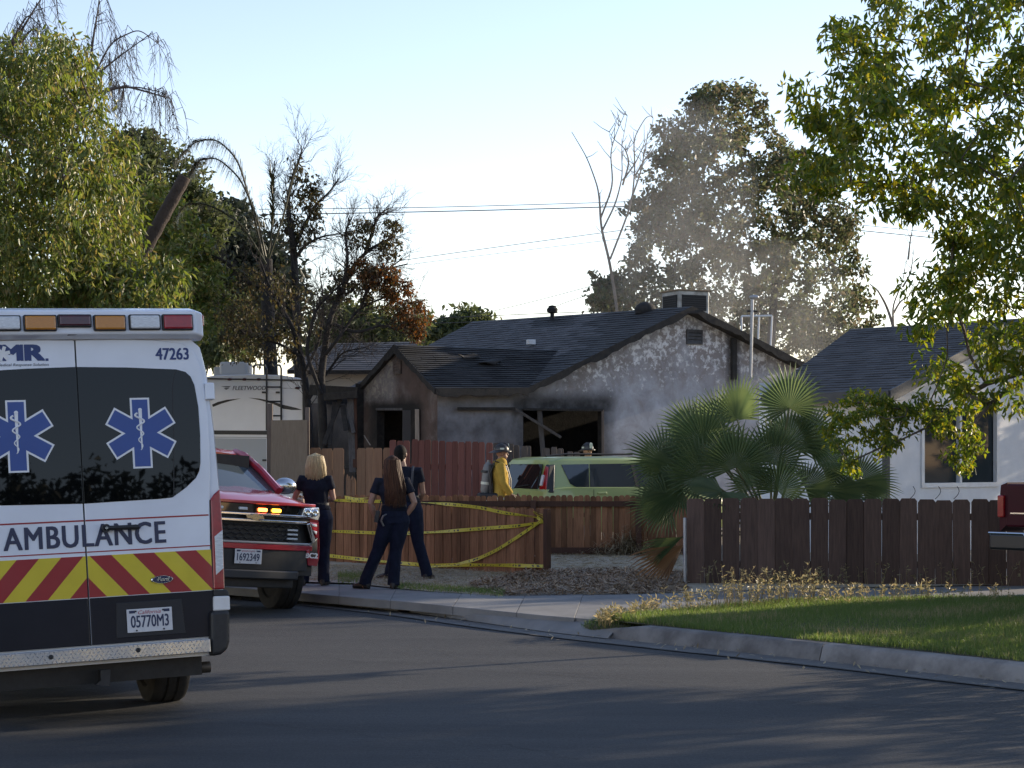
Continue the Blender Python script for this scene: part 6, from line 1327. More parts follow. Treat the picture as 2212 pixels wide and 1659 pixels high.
# bare weeping tree above it
def weeping(label, base, arcs, seed, m, hang=(.5, 1.4), n=16, r0=.04, name='bare_tree'):
    q = random.Random(seed); root = thing(name, label, 'tree', base); b = MB(); tr = MB()
    for path, Y in arcs:
        P = [at(x, y, Y) for x, y in path]; k = 10; pts = []
        for i in range(len(P) - 1):
            for j in range(k): pts.append(P[i].lerp(P[i + 1], j / k))
        pts.append(P[-1])
        for _ in range(6): pts = [pts[0]] + [(pts[i - 1] + pts[i] * 2 + pts[i + 1]) / 4 for i in range(1, len(pts) - 1)] + [pts[-1]]
        b.tube(pts, [r0 * (1 - .85 * i / len(pts)) for i in range(len(pts))], 6, cap=False)
        for _ in range(n):
            i = q.randrange(int(len(pts) * .25), len(pts)); s_ = pts[i]; l = q.uniform(*hang); dx = q.uniform(-.5, .7) * l; dy = q.uniform(-.4, .4) * l
            tw = [s_, s_ + Vector((dx * .4, dy * .4, .12 * l)), s_ + Vector((dx * .8, dy * .7, -.3 * l)), s_ + Vector((dx, dy, -l))]; b.tube(tw, [.010, .008, .006, .003], 4, cap=False)
            for _ in range(7):
                u = q.uniform(.3, 1); a = tw[2].lerp(tw[3], q.random()) if u > .6 else tw[1].lerp(tw[2], q.random()); e = Vector((q.uniform(-.25, .3), q.uniform(-.2, .2), -q.uniform(.1, .5))) * l; b.tube([a, a + e * .5 + Vector((0, 0, .03)), a + e], [.006, .004, .002], 4, cap=False)
    b.build('branches', m, root, off=root.location); return root
wb = at(60, 1000, 44); wb.z = .4
wt = weeping('bare weeping branches rising above the left tree crown', wb, [(((60, 1000), (120, 500), (190, 190), (240, 90), (300, 62), (355, 105)), 44), (((190, 190), (200, 90), (212, 20), (218, -40)), 44.3), (((150, 250), (210, 160), (260, 120), (330, 70)), 43.7), (((200, 205), (270, 185), (340, 205), (358, 212)), 43), (((160, 240), (230, 190), (300, 188), (350, 200)), 43.2), (((10, 120), (50, 60), (80, 10), (110, -30)), 44), (((-20, 160), (30, 80), (60, 30), (90, 60)), 43.8), (((-10, 90), (40, 100), (70, 60), (100, 85)), 44)], 4, TWIGD, n=20)
# grey-green tree and autumn foliage behind the cut trunk
PB = [(250, 330), (275, 285), (315, 290), (350, 330), (372, 345), (400, 360), (440, 375), (455, 400), (430, 420), (470, 450), (480, 500), (450, 540), (440, 620), (300, 640), (250, 500)]
c2 = crown_pts(PB, 52, 2.5, 240, 21, 70, gaps=.45); bs = at(330, 1080, 52); bs.z = .5
tree('background_tree', 'grey-green tree with open crown behind the sawn palm trunk', bs, sub(c2, 40, 2), BARK, 21, c2, 70, .5, (.22, .09), LF_B, droop=.2, rmax=.22)
PB2 = [(290, 420), (340, 400), (400, 440), (430, 500), (470, 560), (490, 640), (480, 720), (330, 720), (290, 600)]
c2 = crown_pts(PB2, 44, 1.6, 170, 23, 60, gaps=.35); bs = at(400, 1080, 44); bs.z = .4
tree('background_tree', 'yellowing bushy tree between the left tree and the burned trees', bs, sub(c2, 30, 3), BARK, 23, c2, 70, .42, (.17, .07), LF_A, droop=.4, rmax=.16)
PC = [(425, 470), (460, 445), (500, 440), (530, 460), (545, 520), (600, 540), (630, 600), (620, 700), (440, 660), (430, 560)]
c3 = crown_pts(PC, 75, 3, 160, 25, 50); bs = at(520, 1060, 75); bs.z = .5
tree('distant_tree', 'dark blue-green distant tree behind the burned trees', bs, sub(c3, 14, 3), BARK, 25, c3, 110, .9, (.35, .16), LF_C, droop=.2, rmax=.3)
# sawn-off leaning palm trunk
p0, p1 = at(290, 580, 40), at(399, 383, 40); d = (p1 - p0).normalized(); q = random.Random(2)
st = thing('palm_trunk', 'leaning sawn-off palm trunk sticking out of the foliage', 'tree trunk', p0 - d * 2.6)
b = MB(); pts = [p0 - d * 2.6 + d * (t * ((p1 - p0).length + 2.6)) for t in [i / 26 for i in range(27)]]; b.tube(pts, [.17 + .012 * (i % 2) - .0015 * i for i in range(27)], 18); b.build('trunk', M('palm_bark', (.05, .037, .032), (.085, .065, .055), rough=.95, scale=6, bump=.8, bscale=25, bdist=.03), st, sm=True, off=st.location)
b = MB(); b.lathe(p1, d, [(.128, 0), (.125, .012), (.001, .016)], 18); b.build('cut_face', M('cut_wood', (.20, .14, .10), (.13, .09, .07), rough=.9, scale=20), st, off=st.location)
b = MB(); bs_ = st.location; b.tube([Vector((bs_.x - .2, bs_.y, .3)), Vector((bs_.x - .1, bs_.y, bs_.z * .5)), bs_ + d * .1], [.22, .2, .18], 14); b.build('lower_trunk', BARKB, st, sm=True, off=bs_)
# burned feather palm with arching fronds
def feather(root, path, Y, L, n, m, rm, seed, down=1.0, r0=.028, name='frond'):
    q = random.Random(seed); P = [at(x, y, Y) for x, y in path]; pts = []
    for i in range(len(P) - 1):
        for j in range(8): pts.append(P[i].lerp(P[i + 1], j / 8))
    pts.append(P[-1])
    for _ in range(8): pts = [pts[0]] + [(pts[i - 1] + pts[i] * 2 + pts[i + 1]) / 4 for i in range(1, len(pts) - 1)] + [pts[-1]]
    b = MB(); b.tube(pts, [r0 * (1 - .75 * i / len(pts)) for i in range(len(pts))], 6, cap=False)
    for _ in range(n):
        f = q.uniform(.12, 1); i = min(int(f * (len(pts) - 1)), len(pts) - 2); p = pts[i]; t = (pts[i + 1] - pts[i]).normalized(); l = L * q.uniform(.5, 1) * (1 - .45 * abs(f - .5) * 2)
        s_ = Vector((q.uniform(-.5, .5), q.choice((-1, 1)) * q.uniform(.3, 1), q.uniform(-.1, .4))); e1 = p + (t * .5 + s_ * .6).normalized() * l * .4; e2 = e1 + (t * .3 + s_ * .3 + Vector((0, 0, -down))).normalized() * l * .6
        w = t.cross(Vector((0, 0, 1))); w = (w.normalized() if w.length > .1 else Vector((1, 0, 0))) * .013; w = w + Vector((0, .008, 0))
        b.add([p - w, p + w, e1 + w, e1 - w, e2], [(0, 1, 2, 3), (3, 2, 4)])
    return b.build(name, m, root, off=root.location)
FRB = leafmat('burned_frond', [(.035, .035, .018), (.05, .052, .022), (.025, .024, .015)], trans=.25)
bs = at(600, 1120, 42); bs.z = .4; bp = thing('burned_palm', 'scorched feather palm with arching drooping fronds', 'palm tree', bs)
b = MB(); b.tube([bs, at(590, 900, 42), at(580, 700, 42), at(575, 560, 42)], [.2, .17, .15, .14], 12); b.build('trunk', BARKB, bp, sm=True, off=bs)
feather(bp, [(575, 560), (556, 470), (520, 385), (470, 340), (430, 345), (415, 375)], 42, .8, 260, FRB, None, 1); feather(bp, [(570, 560), (545, 450), (515, 345), (470, 300), (420, 305), (385, 345)], 42.3, .85, 260, FRB, None, 2)
feather(bp, [(575, 570), (520, 480), (450, 440), (400, 440), (375, 480)], 41.6, .6, 110, FRB, None, 3); feather(bp, [(580, 560), (612, 470), (628, 400), (648, 335), (655, 345)], 42, .5, 170, FRB, None, 4); feather(bp, [(578, 560), (590, 480), (588, 400), (582, 345)], 42.2, .75, 90, FRB, None, 5, down=.3)
# burned broadleaf trees: traced limbs that keep forking into fine twigs
def twigs(b, p, d, L, r, depth, q, up=.25):
    n = 3; pts = [p]; dd = d.copy()
    for k in range(n):
        dd = (dd + Vector((q.gauss(0, .22), q.gauss(0, .22), q.gauss(.05 * up * 4, .2)))).normalized(); pts.append(pts[-1] + dd * L / n)
    b.tube(pts, [r * (1 - .5 * i / n) for i in range(n + 1)], 4 if r < .02 else 6, cap=False); ends = [pts[-1]]
    if depth > 0:
        for k in range(q.choice((2, 3, 3))):
            i = q.choice((1, 2, 3, 3)); ax = Vector((q.gauss(0, 1), q.gauss(0, 1), q.gauss(0, 1))).normalized(); nd = (Quaternion(ax, q.uniform(.3, .85)) @ dd).normalized(); ends += twigs(b, pts[i], nd, L * q.uniform(.55, .85), r * .6, depth - 1, q, up)
    return ends
def limbtree(label, base, limbs, Y, r0, m, seed, L=.55, depth=3, per=7, lm=None, leafspots=None, lr=.22, leaf=(.10, .05), nper=24, tm=None):
    q = random.Random(seed); root = thing('burned_tree', label, 'tree', base); b = MB(); b2 = MB(); first = True
    for pi, path in enumerate(limbs):
        P = [at(x, y, Y + q.uniform(-.25, .25) * (0 if i == 0 else 1)) for i, (x, y) in enumerate(path)]; pts = []
        for i in range(len(P) - 1):
            for j in range(6): pts.append(P[i].lerp(P[i + 1], j / 6))
        pts.append(P[-1])
        for _ in range(3): pts = [pts[0]] + [(pts[i - 1] + pts[i] * 2 + pts[i + 1]) / 4 for i in range(1, len(pts) - 1)] + [pts[-1]]
        k = r0 if pi == 0 else r0 * .42; rad = [max(.012, k * (1 - .8 * i / len(pts))) for i in range(len(pts))]; b.tube(pts, rad, 8, cap=False)
        for _ in range(per * (len(path) - 1)):
            i = q.randrange(int(len(pts) * .2), len(pts)); t = (pts[min(i + 1, len(pts) - 1)] - pts[max(i - 1, 0)]).normalized(); ax = Vector((q.gauss(0, 1), q.gauss(0, 1), q.gauss(0, 1))).normalized()
            twigs(b2, pts[i], (Quaternion(ax, q.uniform(.4, 1.1)) @ t + Vector((0, 0, .1))).normalized(), L * q.uniform(.5, 1.2), min(.011, rad[i] * .45), depth, q)
    b.build('trunk', m, root, sm=True, off=root.location, ang=80); o = b2.build('twigs', tm or m, root, off=root.location); o['kind'] = 'stuff'
    if leafspots is not None:
        for nm, c, lmat in leafspots: C, D = scatter(c, nper, lr, seed + 3, .9); g = np.random.default_rng(seed); L_ = leaf[0] * g.uniform(.6, 1.2, len(C)); o = leaves(nm, C, D, L_, L_ * leaf[1] / leaf[0], lmat, root, seed + 4); o['kind'] = 'stuff'
    return root
def branchy(poly, Yc, depth, n, seed): return crown_pts(poly, Yc, depth, n, seed, 60)
TWB = M('scorched_twig', (.035, .028, .025), (.07, .058, .05), rough=.95, scale=5)
bs = at(646, 1100, 44); bs.z = .4
limbtree('tall burned tree with bare twigs behind the trailer', bs, [[(648, 1090), (646, 816), (639, 656), (635, 547), (633, 529), (624, 467), (622, 423), (635, 376), (651, 330)], [(634, 540), (660, 481), (686, 438), (711, 416), (732, 385)], [(636, 560), (660, 528), (697, 510), (735, 505)], [(635, 674), (609, 649), (540, 612), (493, 565), (440, 545)], [(590, 900), (582, 729), (584, 547), (588, 474), (593, 347)], [(640, 690), (610, 720), (560, 700), (520, 720)]], 44, .12, BARKB, 31, L=.46, depth=3, per=6, tm=TWB,
         leafspots=[('charred_leaves', branchy([(600, 480), (640, 350), (668, 360), (690, 440), (700, 480), (640, 540)], 44, .6, 46, 33), LF_K), ('scorched_leaves', branchy([(480, 600), (560, 560), (640, 620), (640, 760), (560, 790), (480, 770)], 44, .8, 80, 34), LF_K)], lr=.28, leaf=(.14, .06))
bs = at(700, 1085, 37.5); bs.z = .3
limbtree('burned spreading tree with scorched orange-brown leaves left of the burned house', bs, [[(700, 1085), (697, 900), (693, 816), (700, 765), (711, 692), (733, 638), (770, 565), (802, 536), (853, 510)], [(704, 765), (733, 729), (773, 667), (839, 638), (893, 656)], [(693, 850), (660, 760), (675, 692), (686, 663), (726, 623), (748, 605)], [(740, 630), (752, 560), (745, 500), (760, 470)], [(790, 545), (805, 500), (815, 465), (840, 450)], [(780, 662), (800, 610), (840, 580), (880, 570)], [(720, 700), (770, 720), (830, 700), (870, 720)]], 37.5, .10, BARKB, 35, L=.42, depth=3, per=7, tm=TWB,
         leafspots=[('scorched_leaves', branchy([(758, 562), (800, 568), (860, 590), (905, 640), (922, 690), (905, 728), (872, 735), (868, 690), (850, 650), (800, 615), (760, 600)], 37.3, .7, 74, 36), LF_F), ('charred_leaves', branchy([(740, 500), (790, 480), (840, 472), (882, 505), (870, 560), (800, 545), (760, 540)], 37.5, .6, 22, 37), LF_K), ('dark_leaves', branchy([(700, 600), (780, 570), (850, 610), (880, 700), (800, 660), (720, 640)], 37.6, .6, 30, 39), LF_K)], lr=.2, leaf=(.09, .045), nper=44)
bs = at(660, 1095, 40); bs.z = .3
limbtree('burned multi-stemmed shrub tree rising beside the trailer', bs, [[(672, 1090), (668, 900), (655, 780), (630, 700), (590, 640), (560, 560)], [(660, 800), (690, 740), (700, 660), (690, 580)], [(650, 770), (600, 740), (540, 730), (500, 700)], [(668, 860), (710, 800), (740, 760), (790, 750)]], 40, .09, BARKB, 38, L=.42, depth=3, per=6, tm=TWB,
         leafspots=[('charred_leaves', branchy([(480, 640), (560, 580), (640, 600), (680, 680), (650, 780), (560, 800), (480, 780)], 40, .8, 70, 40), LF_K)], lr=.26, leaf=(.11, .055))
# distant low trees on the skyline
for poly, Y, sd, lab in (([(896, 735), (915, 708), (940, 706), (960, 718), (980, 700), (1010, 690), (1030, 694), (1040, 710), (1000, 745), (896, 750)], 90, 41, 'low distant tree on the skyline behind the grey roof'), ([(660, 700), (700, 640), (760, 660), (820, 680), (900, 690), (905, 760), (660, 790)], 62, 43, 'green tree seen through the burned branches'), ([(420, 660), (460, 640), (520, 660), (540, 760), (430, 790)], 50, 45, 'bright green shrub tree beside the ambulance roof')):
    c = crown_pts(poly, Y, 2, 90, sd, 30); bs = at(sum(p[0] for p in poly) / len(poly), 1060, Y); bs.z = .4
    tree('distant_tree', lab, bs, sub(c, 12, 2), BARK, sd, c, 70, .011 * Y, (.0045 * Y, .002 * Y), LF_B, droop=.3, rmax=.2)
# big tree behind the burned house
PD = [(1335, 460), (1350, 440), (1400, 430), (1395, 380), (1420, 360), (1405, 300), (1430, 265), (1470, 255), (1490, 240), (1495, 205), (1530, 190), (1560, 195), (1590, 180), (1640, 205), (1660, 250), (1650, 300), (1700, 285), (1735, 290), (1740, 340), (1790, 360), (1800, 420), (1850, 470), (1840, 540), (1870, 590), (1880, 660), (1900, 700), (1870, 760), (1690, 800), (1420, 760), (1330, 700), (1260, 640), (1290, 590), (1340, 600), (1370, 540), (1345, 500)]
c4 = crown_pts(PD, 52, 3.2, 1050, 51, 110, gaps=.5); bs = at(1600, 1080, 52); bs.z = .5
tree('large_tree', 'large backlit tree with browning top rising behind the burned house', bs, sub(c4, 110, 4), BARK, 51, c4, 46, .38, (.17, .09), LF_D, droop=.5, rmax=.32, trunk=[bs, at(1590, 800, 52), at(1580, 640, 52)])
# bare saplings left of it
bs = at(1345, 1080, 48); bs.z = .5
def bare(label, base, paths, Y, r0, m, seed, tw=6, name='bare_tree'):
    q = random.Random(seed); root = thing(name, label, 'tree', base); b = MB()
    for path in paths:
        P = [at(x, y, Y + q.uniform(-.3, .3)) for x, y in path]; pts = []
        for i in range(len(P) - 1):
            for j in range(6): pts.append(P[i].lerp(P[i + 1], j / 6))
        pts.append(P[-1])
        for _ in range(4): pts = [pts[0]] + [(pts[i - 1] + pts[i] * 2 + pts[i + 1]) / 4 for i in range(1, len(pts) - 1)] + [pts[-1]]
        k = r0 * (.55 if path[0] != paths[0][0] else 1); b.tube(pts, [max(.008, k * (1 - .85 * i / len(pts))) for i in range(len(pts))], 6, cap=False)
        for _ in range(tw):
            i = q.randrange(len(pts) // 4, len(pts)); e = Vector((q.uniform(-.6, .6), q.uniform(-.3, .3), q.uniform(.15, .7))) * q.uniform(.3, .8); b.tube([pts[i], pts[i] + e * .5, pts[i] + e + Vector((0, 0, .05))], [.011, .008, .005], 4, cap=False)
    b.build('branches', m, root, off=root.location, sm=True); return root
bare('bare leafless sapling with thin pale branches beside the large tree', bs, [[(1345, 1080), (1338, 700), (1318, 570), (1298, 490), (1295, 430), (1290, 400), (1268, 340), (1235, 285)], [(1298, 470), (1325, 400), (1318, 330), (1330, 290), (1352, 240)], [(1300, 500), (1330, 440), (1345, 380), (1342, 320), (1355, 250)], [(1318, 560), (1365, 440), (1372, 360), (1368, 300), (1395, 252), (1412, 250), (1408, 275)], [(1345, 400), (1360, 350), (1350, 320), (1325, 300), (1316, 285)], [(1360, 440), (1385, 370), (1395, 310), (1400, 290)], [(1372, 380), (1392, 345), (1402, 330)], [(1345, 390), (1375, 350), (1395, 300)]], 48, .048, TWIG, 6, tw=9)
bs = at(1945, 1000, 60); bs.z = .5
bare('small bare leafless tree on the skyline beside the white house roof', bs, [[(1945, 1000), (1935, 720), (1915, 660), (1895, 625), (1880, 615)], [(1930, 710), (1928, 660), (1950, 610), (1958, 560)], [(1928, 680), (1945, 650), (1965, 640), (1975, 610)], [(1950, 620), (1968, 590), (1975, 530)], [(1962, 560), (1966, 520), (1972, 490)], [(1970, 640), (1990, 600)]], 60, .07, TWIG, 7, tw=4)
# near ash tree whose trunk stands beyond the right edge
PE = [(1700, 195), (1740, 170), (1785, 130), (1790, 60), (1820, 30), (1870, 40), (1900, 90), (1890, 0), (1900, -120), (2850, -120), (3000, 300), (2900, 480), (2600, 640), (2300, 780), (2200, 900), (2160, 860), (2100, 900), (2020, 860), (1990, 800), (2000, 740), (1960, 690), (1975, 600), (2040, 560), (2060, 490), (2000, 470), (1930, 480), (1900, 430), (1860, 470), (1800, 440), (1750, 420), (1700, 400), (1740, 350), (1790, 330), (1780, 280), (1740, 260), (1715, 230)]
c5 = crown_pts(PE, 19.5, 2.0, 1150, 61, 150, gaps=.52)
PE2 = [(1775, 905), (1800, 870), (1850, 840), (1890, 850), (1930, 870), (2000, 860), (2060, 880), (2110, 930), (2120, 985), (2085, 1035), (2060, 1000), (2030, 950), (1960, 935), (1935, 980), (1905, 1020), (1890, 980), (1880, 940), (1850, 990), (1860, 1040), (1835, 1045), (1810, 1000), (1785, 950)]
c5b = crown_pts(PE2, 18.6, .45, 330, 63, 40, gaps=.5); bs = at(2480, 1300, 20.5); bs.z = .12
tk = [bs, at(2478, 1150, 20.5), at(2470, 1000, 20.4), at(2440, 820, 20.2), at(2400, 640, 20)]
tg_ = np.concatenate([sub(c5, 150, 5), sub(c5b, 24, 6)]); ash = tree('ash_tree', 'near leafy green tree with backlit leaves hanging over the right side', bs, tg_, BARK, 61, np.concatenate([c5]), 46, .22, (.12, .041), LF_E, droop=.75, rmax=.2, r_tip=.0065, trunk=tk, step=.25, wob=.14)
C, D = scatter(c5b, 12, .085, 71, .8); g = np.random.default_rng(3); o = leaves('hanging_spray', C, D, g.uniform(.05, .095, len(C)), .028, LF_E, ash, 72); o['kind'] = 'stuff'

# ------------------------------------------------------------------ fan palm behind the right fence
PALM = M('palm_leaf', (.045, .085, .03), (.07, .115, .038), rough=.42, scale=5, spec=.5)
def palmmat(name, cs, tr):
    m = leafmat(name, cs, trans=tr, rough=.5, spec=.4, tv=3.2); return m
FANM = palmmat('fan_leaf', [(.06, .088, .042), (.082, .11, .05), (.07, .098, .046)], .42); DRYM = palmmat('dry_fan_leaf', [(.27, .17, .085), (.22, .13, .065), (.19, .12, .07)], .2); PET = M('petiole', (.10, .12, .05), (.14, .13, .06), rough=.6, scale=8)
fp = thing('fan_palm', 'young fan palm with broad green fronds behind the dark fence', 'palm tree', Vector((at(1660, 0, 25.6).x, 25.6, .2)))
fb = fp.location + Vector((0, 0, .55))
b = MB(); b.tube([fp.location, fp.location + Vector((0, 0, .5)), fb + Vector((0, 0, .1))], [.2, .22, .12], 12); b.build('trunk', BARK, fp, sm=True, off=fp.location)
def fan(hub, out, nrm, Rr, span, m, parent, seed, nseg=34, droop=.25, name='frond', base=None, split=.57):
    """fan blade: hub, direction the fan opens, blade normal"""
    q = random.Random(seed); out = out.normalized(); nrm = (nrm - out * nrm.dot(out)).normalized(); side = nrm.cross(out); b = MB(); off = fp.location
    if base is not None:
        mid = base.lerp(hub, .5) + Vector((0, 0, .08)); b.tube([base, mid, hub], [.022, .016, .012], 6, mi=1, cap=False)
    for k in range(nseg):
        a0, a1 = -span / 2 + span * k / nseg, -span / 2 + span * (k + 1) / nseg; am = (a0 + a1) / 2; rl_ = Rr * (.80 + .20 * math.cos(am * .85)) * q.uniform(.93, 1.04); dir_ = lambda a: out * math.cos(a) + side * math.sin(a); w = span / nseg * .5
        s1, s2 = rl_ * split, rl_; pl = .035 * Rr; grav = Vector((0, 0, -1)) * droop
        r1 = dir_(am - w * .96) * s1; r2 = dir_(am + w * .96) * s1; rm_ = dir_(am) * s1 + nrm * pl * 1.3
        cup = nrm * (.10 * Rr * (am / (span / 2)) ** 2)
        m1 = dir_(am) * (s1 + (s2 - s1) * .55) + grav * Rr * .06 + nrm * pl * .5; ws_ = dir_(am + math.pi / 2) * (.014 * Rr)
        tip = dir_(am + q.uniform(-.02, .02)) * s2 + grav * Rr * .22 * q.uniform(.6, 1.4)
        V = [hub, hub + r1 + cup, hub + rm_ + cup, hub + r2 + cup, hub + m1 - ws_ + cup, hub + m1 + nrm * pl * .5 + cup, hub + m1 + ws_ + cup, hub + tip + cup]
        b.add(V, [(0, 1, 2), (0, 2, 3), (1, 4, 5, 2), (2, 5, 6, 3), (4, 7, 5), (5, 7, 6)])
    return b.build(name, [m, PET], parent, off=off)
#        hub px        Y     open dir (x,z,y)     normal(x,y,z)       R    span
FR = [((1705, 882), 25.4, (-.05, .0, 1), (.25, -1, .25), .62, 4.3), ((1592, 905), 25.8, (.0, .2, 1), (-.75, -.65, .2), .62, 3.6), ((1560, 915), 26.2, (-.35, .2, .95), (-.3, -1, .25), .55, 3.6), ((1590, 1010), 25.0, (-.02, -.1, 1), (-.15, -1, .35), .62, 4.0), ((1520, 960), 25.4, (-.45, .0, .8), (-.5, -.9, .5), .62, 3.8),
      ((1665, 1000), 25.2, (.25, .0, .95), (.25, -1, .3), .62, 3.6), ((1480, 1020), 25.4, (-.9, -.1, .35), (.1, -.8, .7), .66, 3.2), ((1740, 950), 25.6, (.75, .1, .35), (.5, -1, .3), .55, 3.4), ((1475, 1060), 25.0, (-.95, -.15, -.18), (.0, -.7, .8), .62, 3.0), ((1560, 1062), 24.75, (-.35, -.3, -.05), (-.1, -.6, .9), .55, 4.0), ((1790, 1060), 25.8, (.9, .1, .12), (.1, -.7, .8), .62, 3.0), ((1740, 1055), 25.5, (.6, .0, .2), (.2, -.8, .7), .5, 3.4), ((1625, 1050), 25.2, (-.1, -.2, .5), (.0, -.9, .6), .45, 4.2), ((1500, 930), 26.4, (-.6, .3, .6), (-.4, -.8, .5), .55, 3.6), 
      ((1440, 1000), 25.6, (-.9, .0, .5), (-.2, -.8, .6), .6, 3.4), ((1700, 960), 25.5, (.2, .0, 1), (.3, -1, .2), .58, 3.8), ((1520, 1030), 25.1, (-.6, -.1, .5), (-.2, -.9, .5), .6, 3.8), ((1550, 985), 25.6, (-.4, .0, .9), (-.3, -1, .3), .6, 3.6), ((1445, 1090), 24.9, (-.9, -.1, -.1), (.1, -.8, .6), .55, 3.2), ((1680, 1060), 25.0, (.15, -.2, .5), (.1, -.9, .5), .5, 4.2), ((1850, 1040), 26.0, (.95, .1, .1), (.0, -.8, .6), .6, 3.0), ((1770, 1000), 26.0, (.8, .2, .5), (.3, -.9, .4), .55, 3.6)]
for k, (h, Y, o_, n_, Rr, sp) in enumerate(FR):
    fan(at(h[0], h[1], Y), Vector((o_[0], o_[1], o_[2])), Vector(n_), Rr, sp, FANM, fp, 40 + k, nseg=38, base=fb + Vector((.02 * (k % 3), 0, 0)), droop=.4) if False else fan(at(h[0], h[1], Y), Vector((o_[0], o_[1], o_[2])), Vector(n_), Rr * 1.12, sp, FANM, fp, 40 + k, nseg=32, base=fb + Vector((.02 * (k % 3), 0, 0)), droop=.28)
fan(at(1476, 1178, 24.4), Vector((-.75, -.25, -.55)), Vector((.2, -.6, .8)), .80, 1.1, DRYM, fp, 90, nseg=14, base=fb, droop=.2, name='dry_frond'); fan(at(1474, 1160, 24.45), Vector((-.8, -.1, -.45)), Vector((.2, -.6, .8)), .62, .9, FANM, fp, 91, nseg=12, base=fb, droop=.2, name='frond')
# ------------------------------------------------------------------ caution tape, wires, pole
TAPE = M('caution_tape', (.54, .455, .04), (.48, .40, .03), rough=.45, scale=6, spec=.5)
def tapemat():
    m = TAPE; n = m.node_tree.nodes; l = m.node_tree.links; p = n['Principled BSDF']; uv = n.new('ShaderNodeUVMap'); br = n.new('ShaderNodeTexBrick'); br.offset = 0
    nz = n.new('ShaderNodeTexNoise'); nz.inputs['Scale'].default_value = 1; mp = n.new('ShaderNodeMapping'); mp.inputs['Scale'].default_value = (26, .6, 1); l.new(uv.outputs[0], mp.inputs[0]); l.new(mp.outputs[0], nz.inputs['Vector'])
    g = n.new('ShaderNodeMath'); g.operation = 'GREATER_THAN'; g.inputs[1].default_value = .56; l.new(nz.outputs[0], g.inputs[0])
    sx = n.new('ShaderNodeSeparateXYZ'); l.new(uv.outputs[0], sx.inputs[0]); c1 = n.new('ShaderNodeMath'); c1.operation = 'COMPARE'; c1.inputs[1].default_value = .5; c1.inputs[2].default_value = .28; l.new(sx.outputs[1], c1.inputs[0])
    mu = n.new('ShaderNodeMath'); mu.operation = 'MULTIPLY'; l.new(g.outputs[0], mu.inputs[0]); l.new(c1.outputs[0], mu.inputs[1])
    old = p.inputs['Base Color'].links[0].from_socket; mx = n.new('ShaderNodeMix'); mx.data_type = 'RGBA'; l.new(mu.outputs[0], mx.inputs[0]); l.new(old, mx.inputs[6]); mx.inputs[7].default_value = (.03, .028, .02, 1); l.new(mx.outputs[2], p.inputs['Base Color'])
tapemat()
def nfY(x):  # depth of the near fence face at picture column x
    t = hitline(Vector((NF0.x, NF0.y, 0)), Vector((dNF.x, dNF.y, 0)), x); return NF0.y + dNF.y * t - .05
def tape(label, pts, w=.05, tw=.6, seed=1):
    q = random.Random(seed); P = [at(x, y, (Y if Y else nfY(x))) for x, y, Y in pts]; d = []
    for i in range(len(P) - 1):
        for j in range(10): d.append(P[i].lerp(P[i + 1], j / 10))
    d.append(P[-1])
    for _ in range(6): d = [d[0]] + [(d[i - 1] + d[i] * 2 + d[i + 1]) / 4 for i in range(1, len(d) - 1)] + [d[-1]]
    o0 = P[0]; V = []; F = []; U = []; ph = q.uniform(0, 6); s_ = 0
    for i, p in enumerate(d):
        if i: s_ += (d[i] - d[i - 1]).length
        a = tw * math.sin(s_ * 1.7 + ph) + tw * .6 * math.sin(s_ * 4.1 + ph * 2); up = Vector((0, -math.sin(a) * .6, math.cos(a))) * w / 2; V += [tuple(p - up - o0), tuple(p + up - o0)]; U += [(s_, 0), (s_, 1)]
    for i in range(len(d) - 1): F.append((2 * i, 2 * i + 2, 2 * i + 3, 2 * i + 1))
    me = bpy.data.meshes.new('caution_tape'); me.from_pydata(V, [], F); uvl = me.uv_layers.new(name='UVMap')
    for lp_ in me.loops: uvl.data[lp_.index].uv = U[lp_.vertex_index]
    o = link('caution_tape', me, None, TAPE, loc=o0); sd = o.modifiers.new('solid', 'SOLIDIFY'); sd.thickness = .0015; return tag(o, label, 'caution tape')
tape('top strand of yellow caution tape along the picket tops', [(690, 1079, None), (740, 1081, None), (800, 1083, None), (860, 1083, None), (930, 1086, None), (1000, 1092, None), (1040, 1097, None), (1090, 1108, None), (1150, 1116, None), (1172, 1122, None)], seed=1, tw=.9)
tape('middle strand of yellow caution tape across the fence', [(640, 1146, None), (700, 1147, None), (760, 1149, None), (850, 1153, None), (950, 1149, None), (1050, 1141, None), (1120, 1136, None), (1172, 1128, None)], seed=2)
tape('sagging diagonal strand of yellow caution tape tied to the fence end', [(1172, 1124, None), (1150, 1138, None), (1110, 1165, None), (1070, 1190, None), (1030, 1208, None), (980, 1221, None), (930, 1223, None)], seed=3, w=.05)
tape('bottom strand of yellow caution tape near the ground', [(640, 1196, None), (700, 1199, None), (760, 1206, None), (840, 1214, None), (930, 1222, None), (1000, 1220, None), (1090, 1221, None), (1175, 1223, None)], seed=4, w=.055)
tape('loose tangle of yellow caution tape on the fence top', [(745, 1074, None), (770, 1079, None), (800, 1074, None), (812, 1078, None), (790, 1082, None)], seed=5, w=.05, tw=1.4)
q = random.Random(9); tape('knot of yellow caution tape tied round the fence end', [(1172, 1112, None), (1150, 1104, None), (1160, 1112, None), (1175, 1118, None), (1165, 1126, None), (1152, 1135, None), (1170, 1124, None), (1158, 1116, None), (1176, 1130, None)], seed=6, w=.05, tw=1.3)
WIRE = M('wire', (.05, .05, .055), rough=.7)
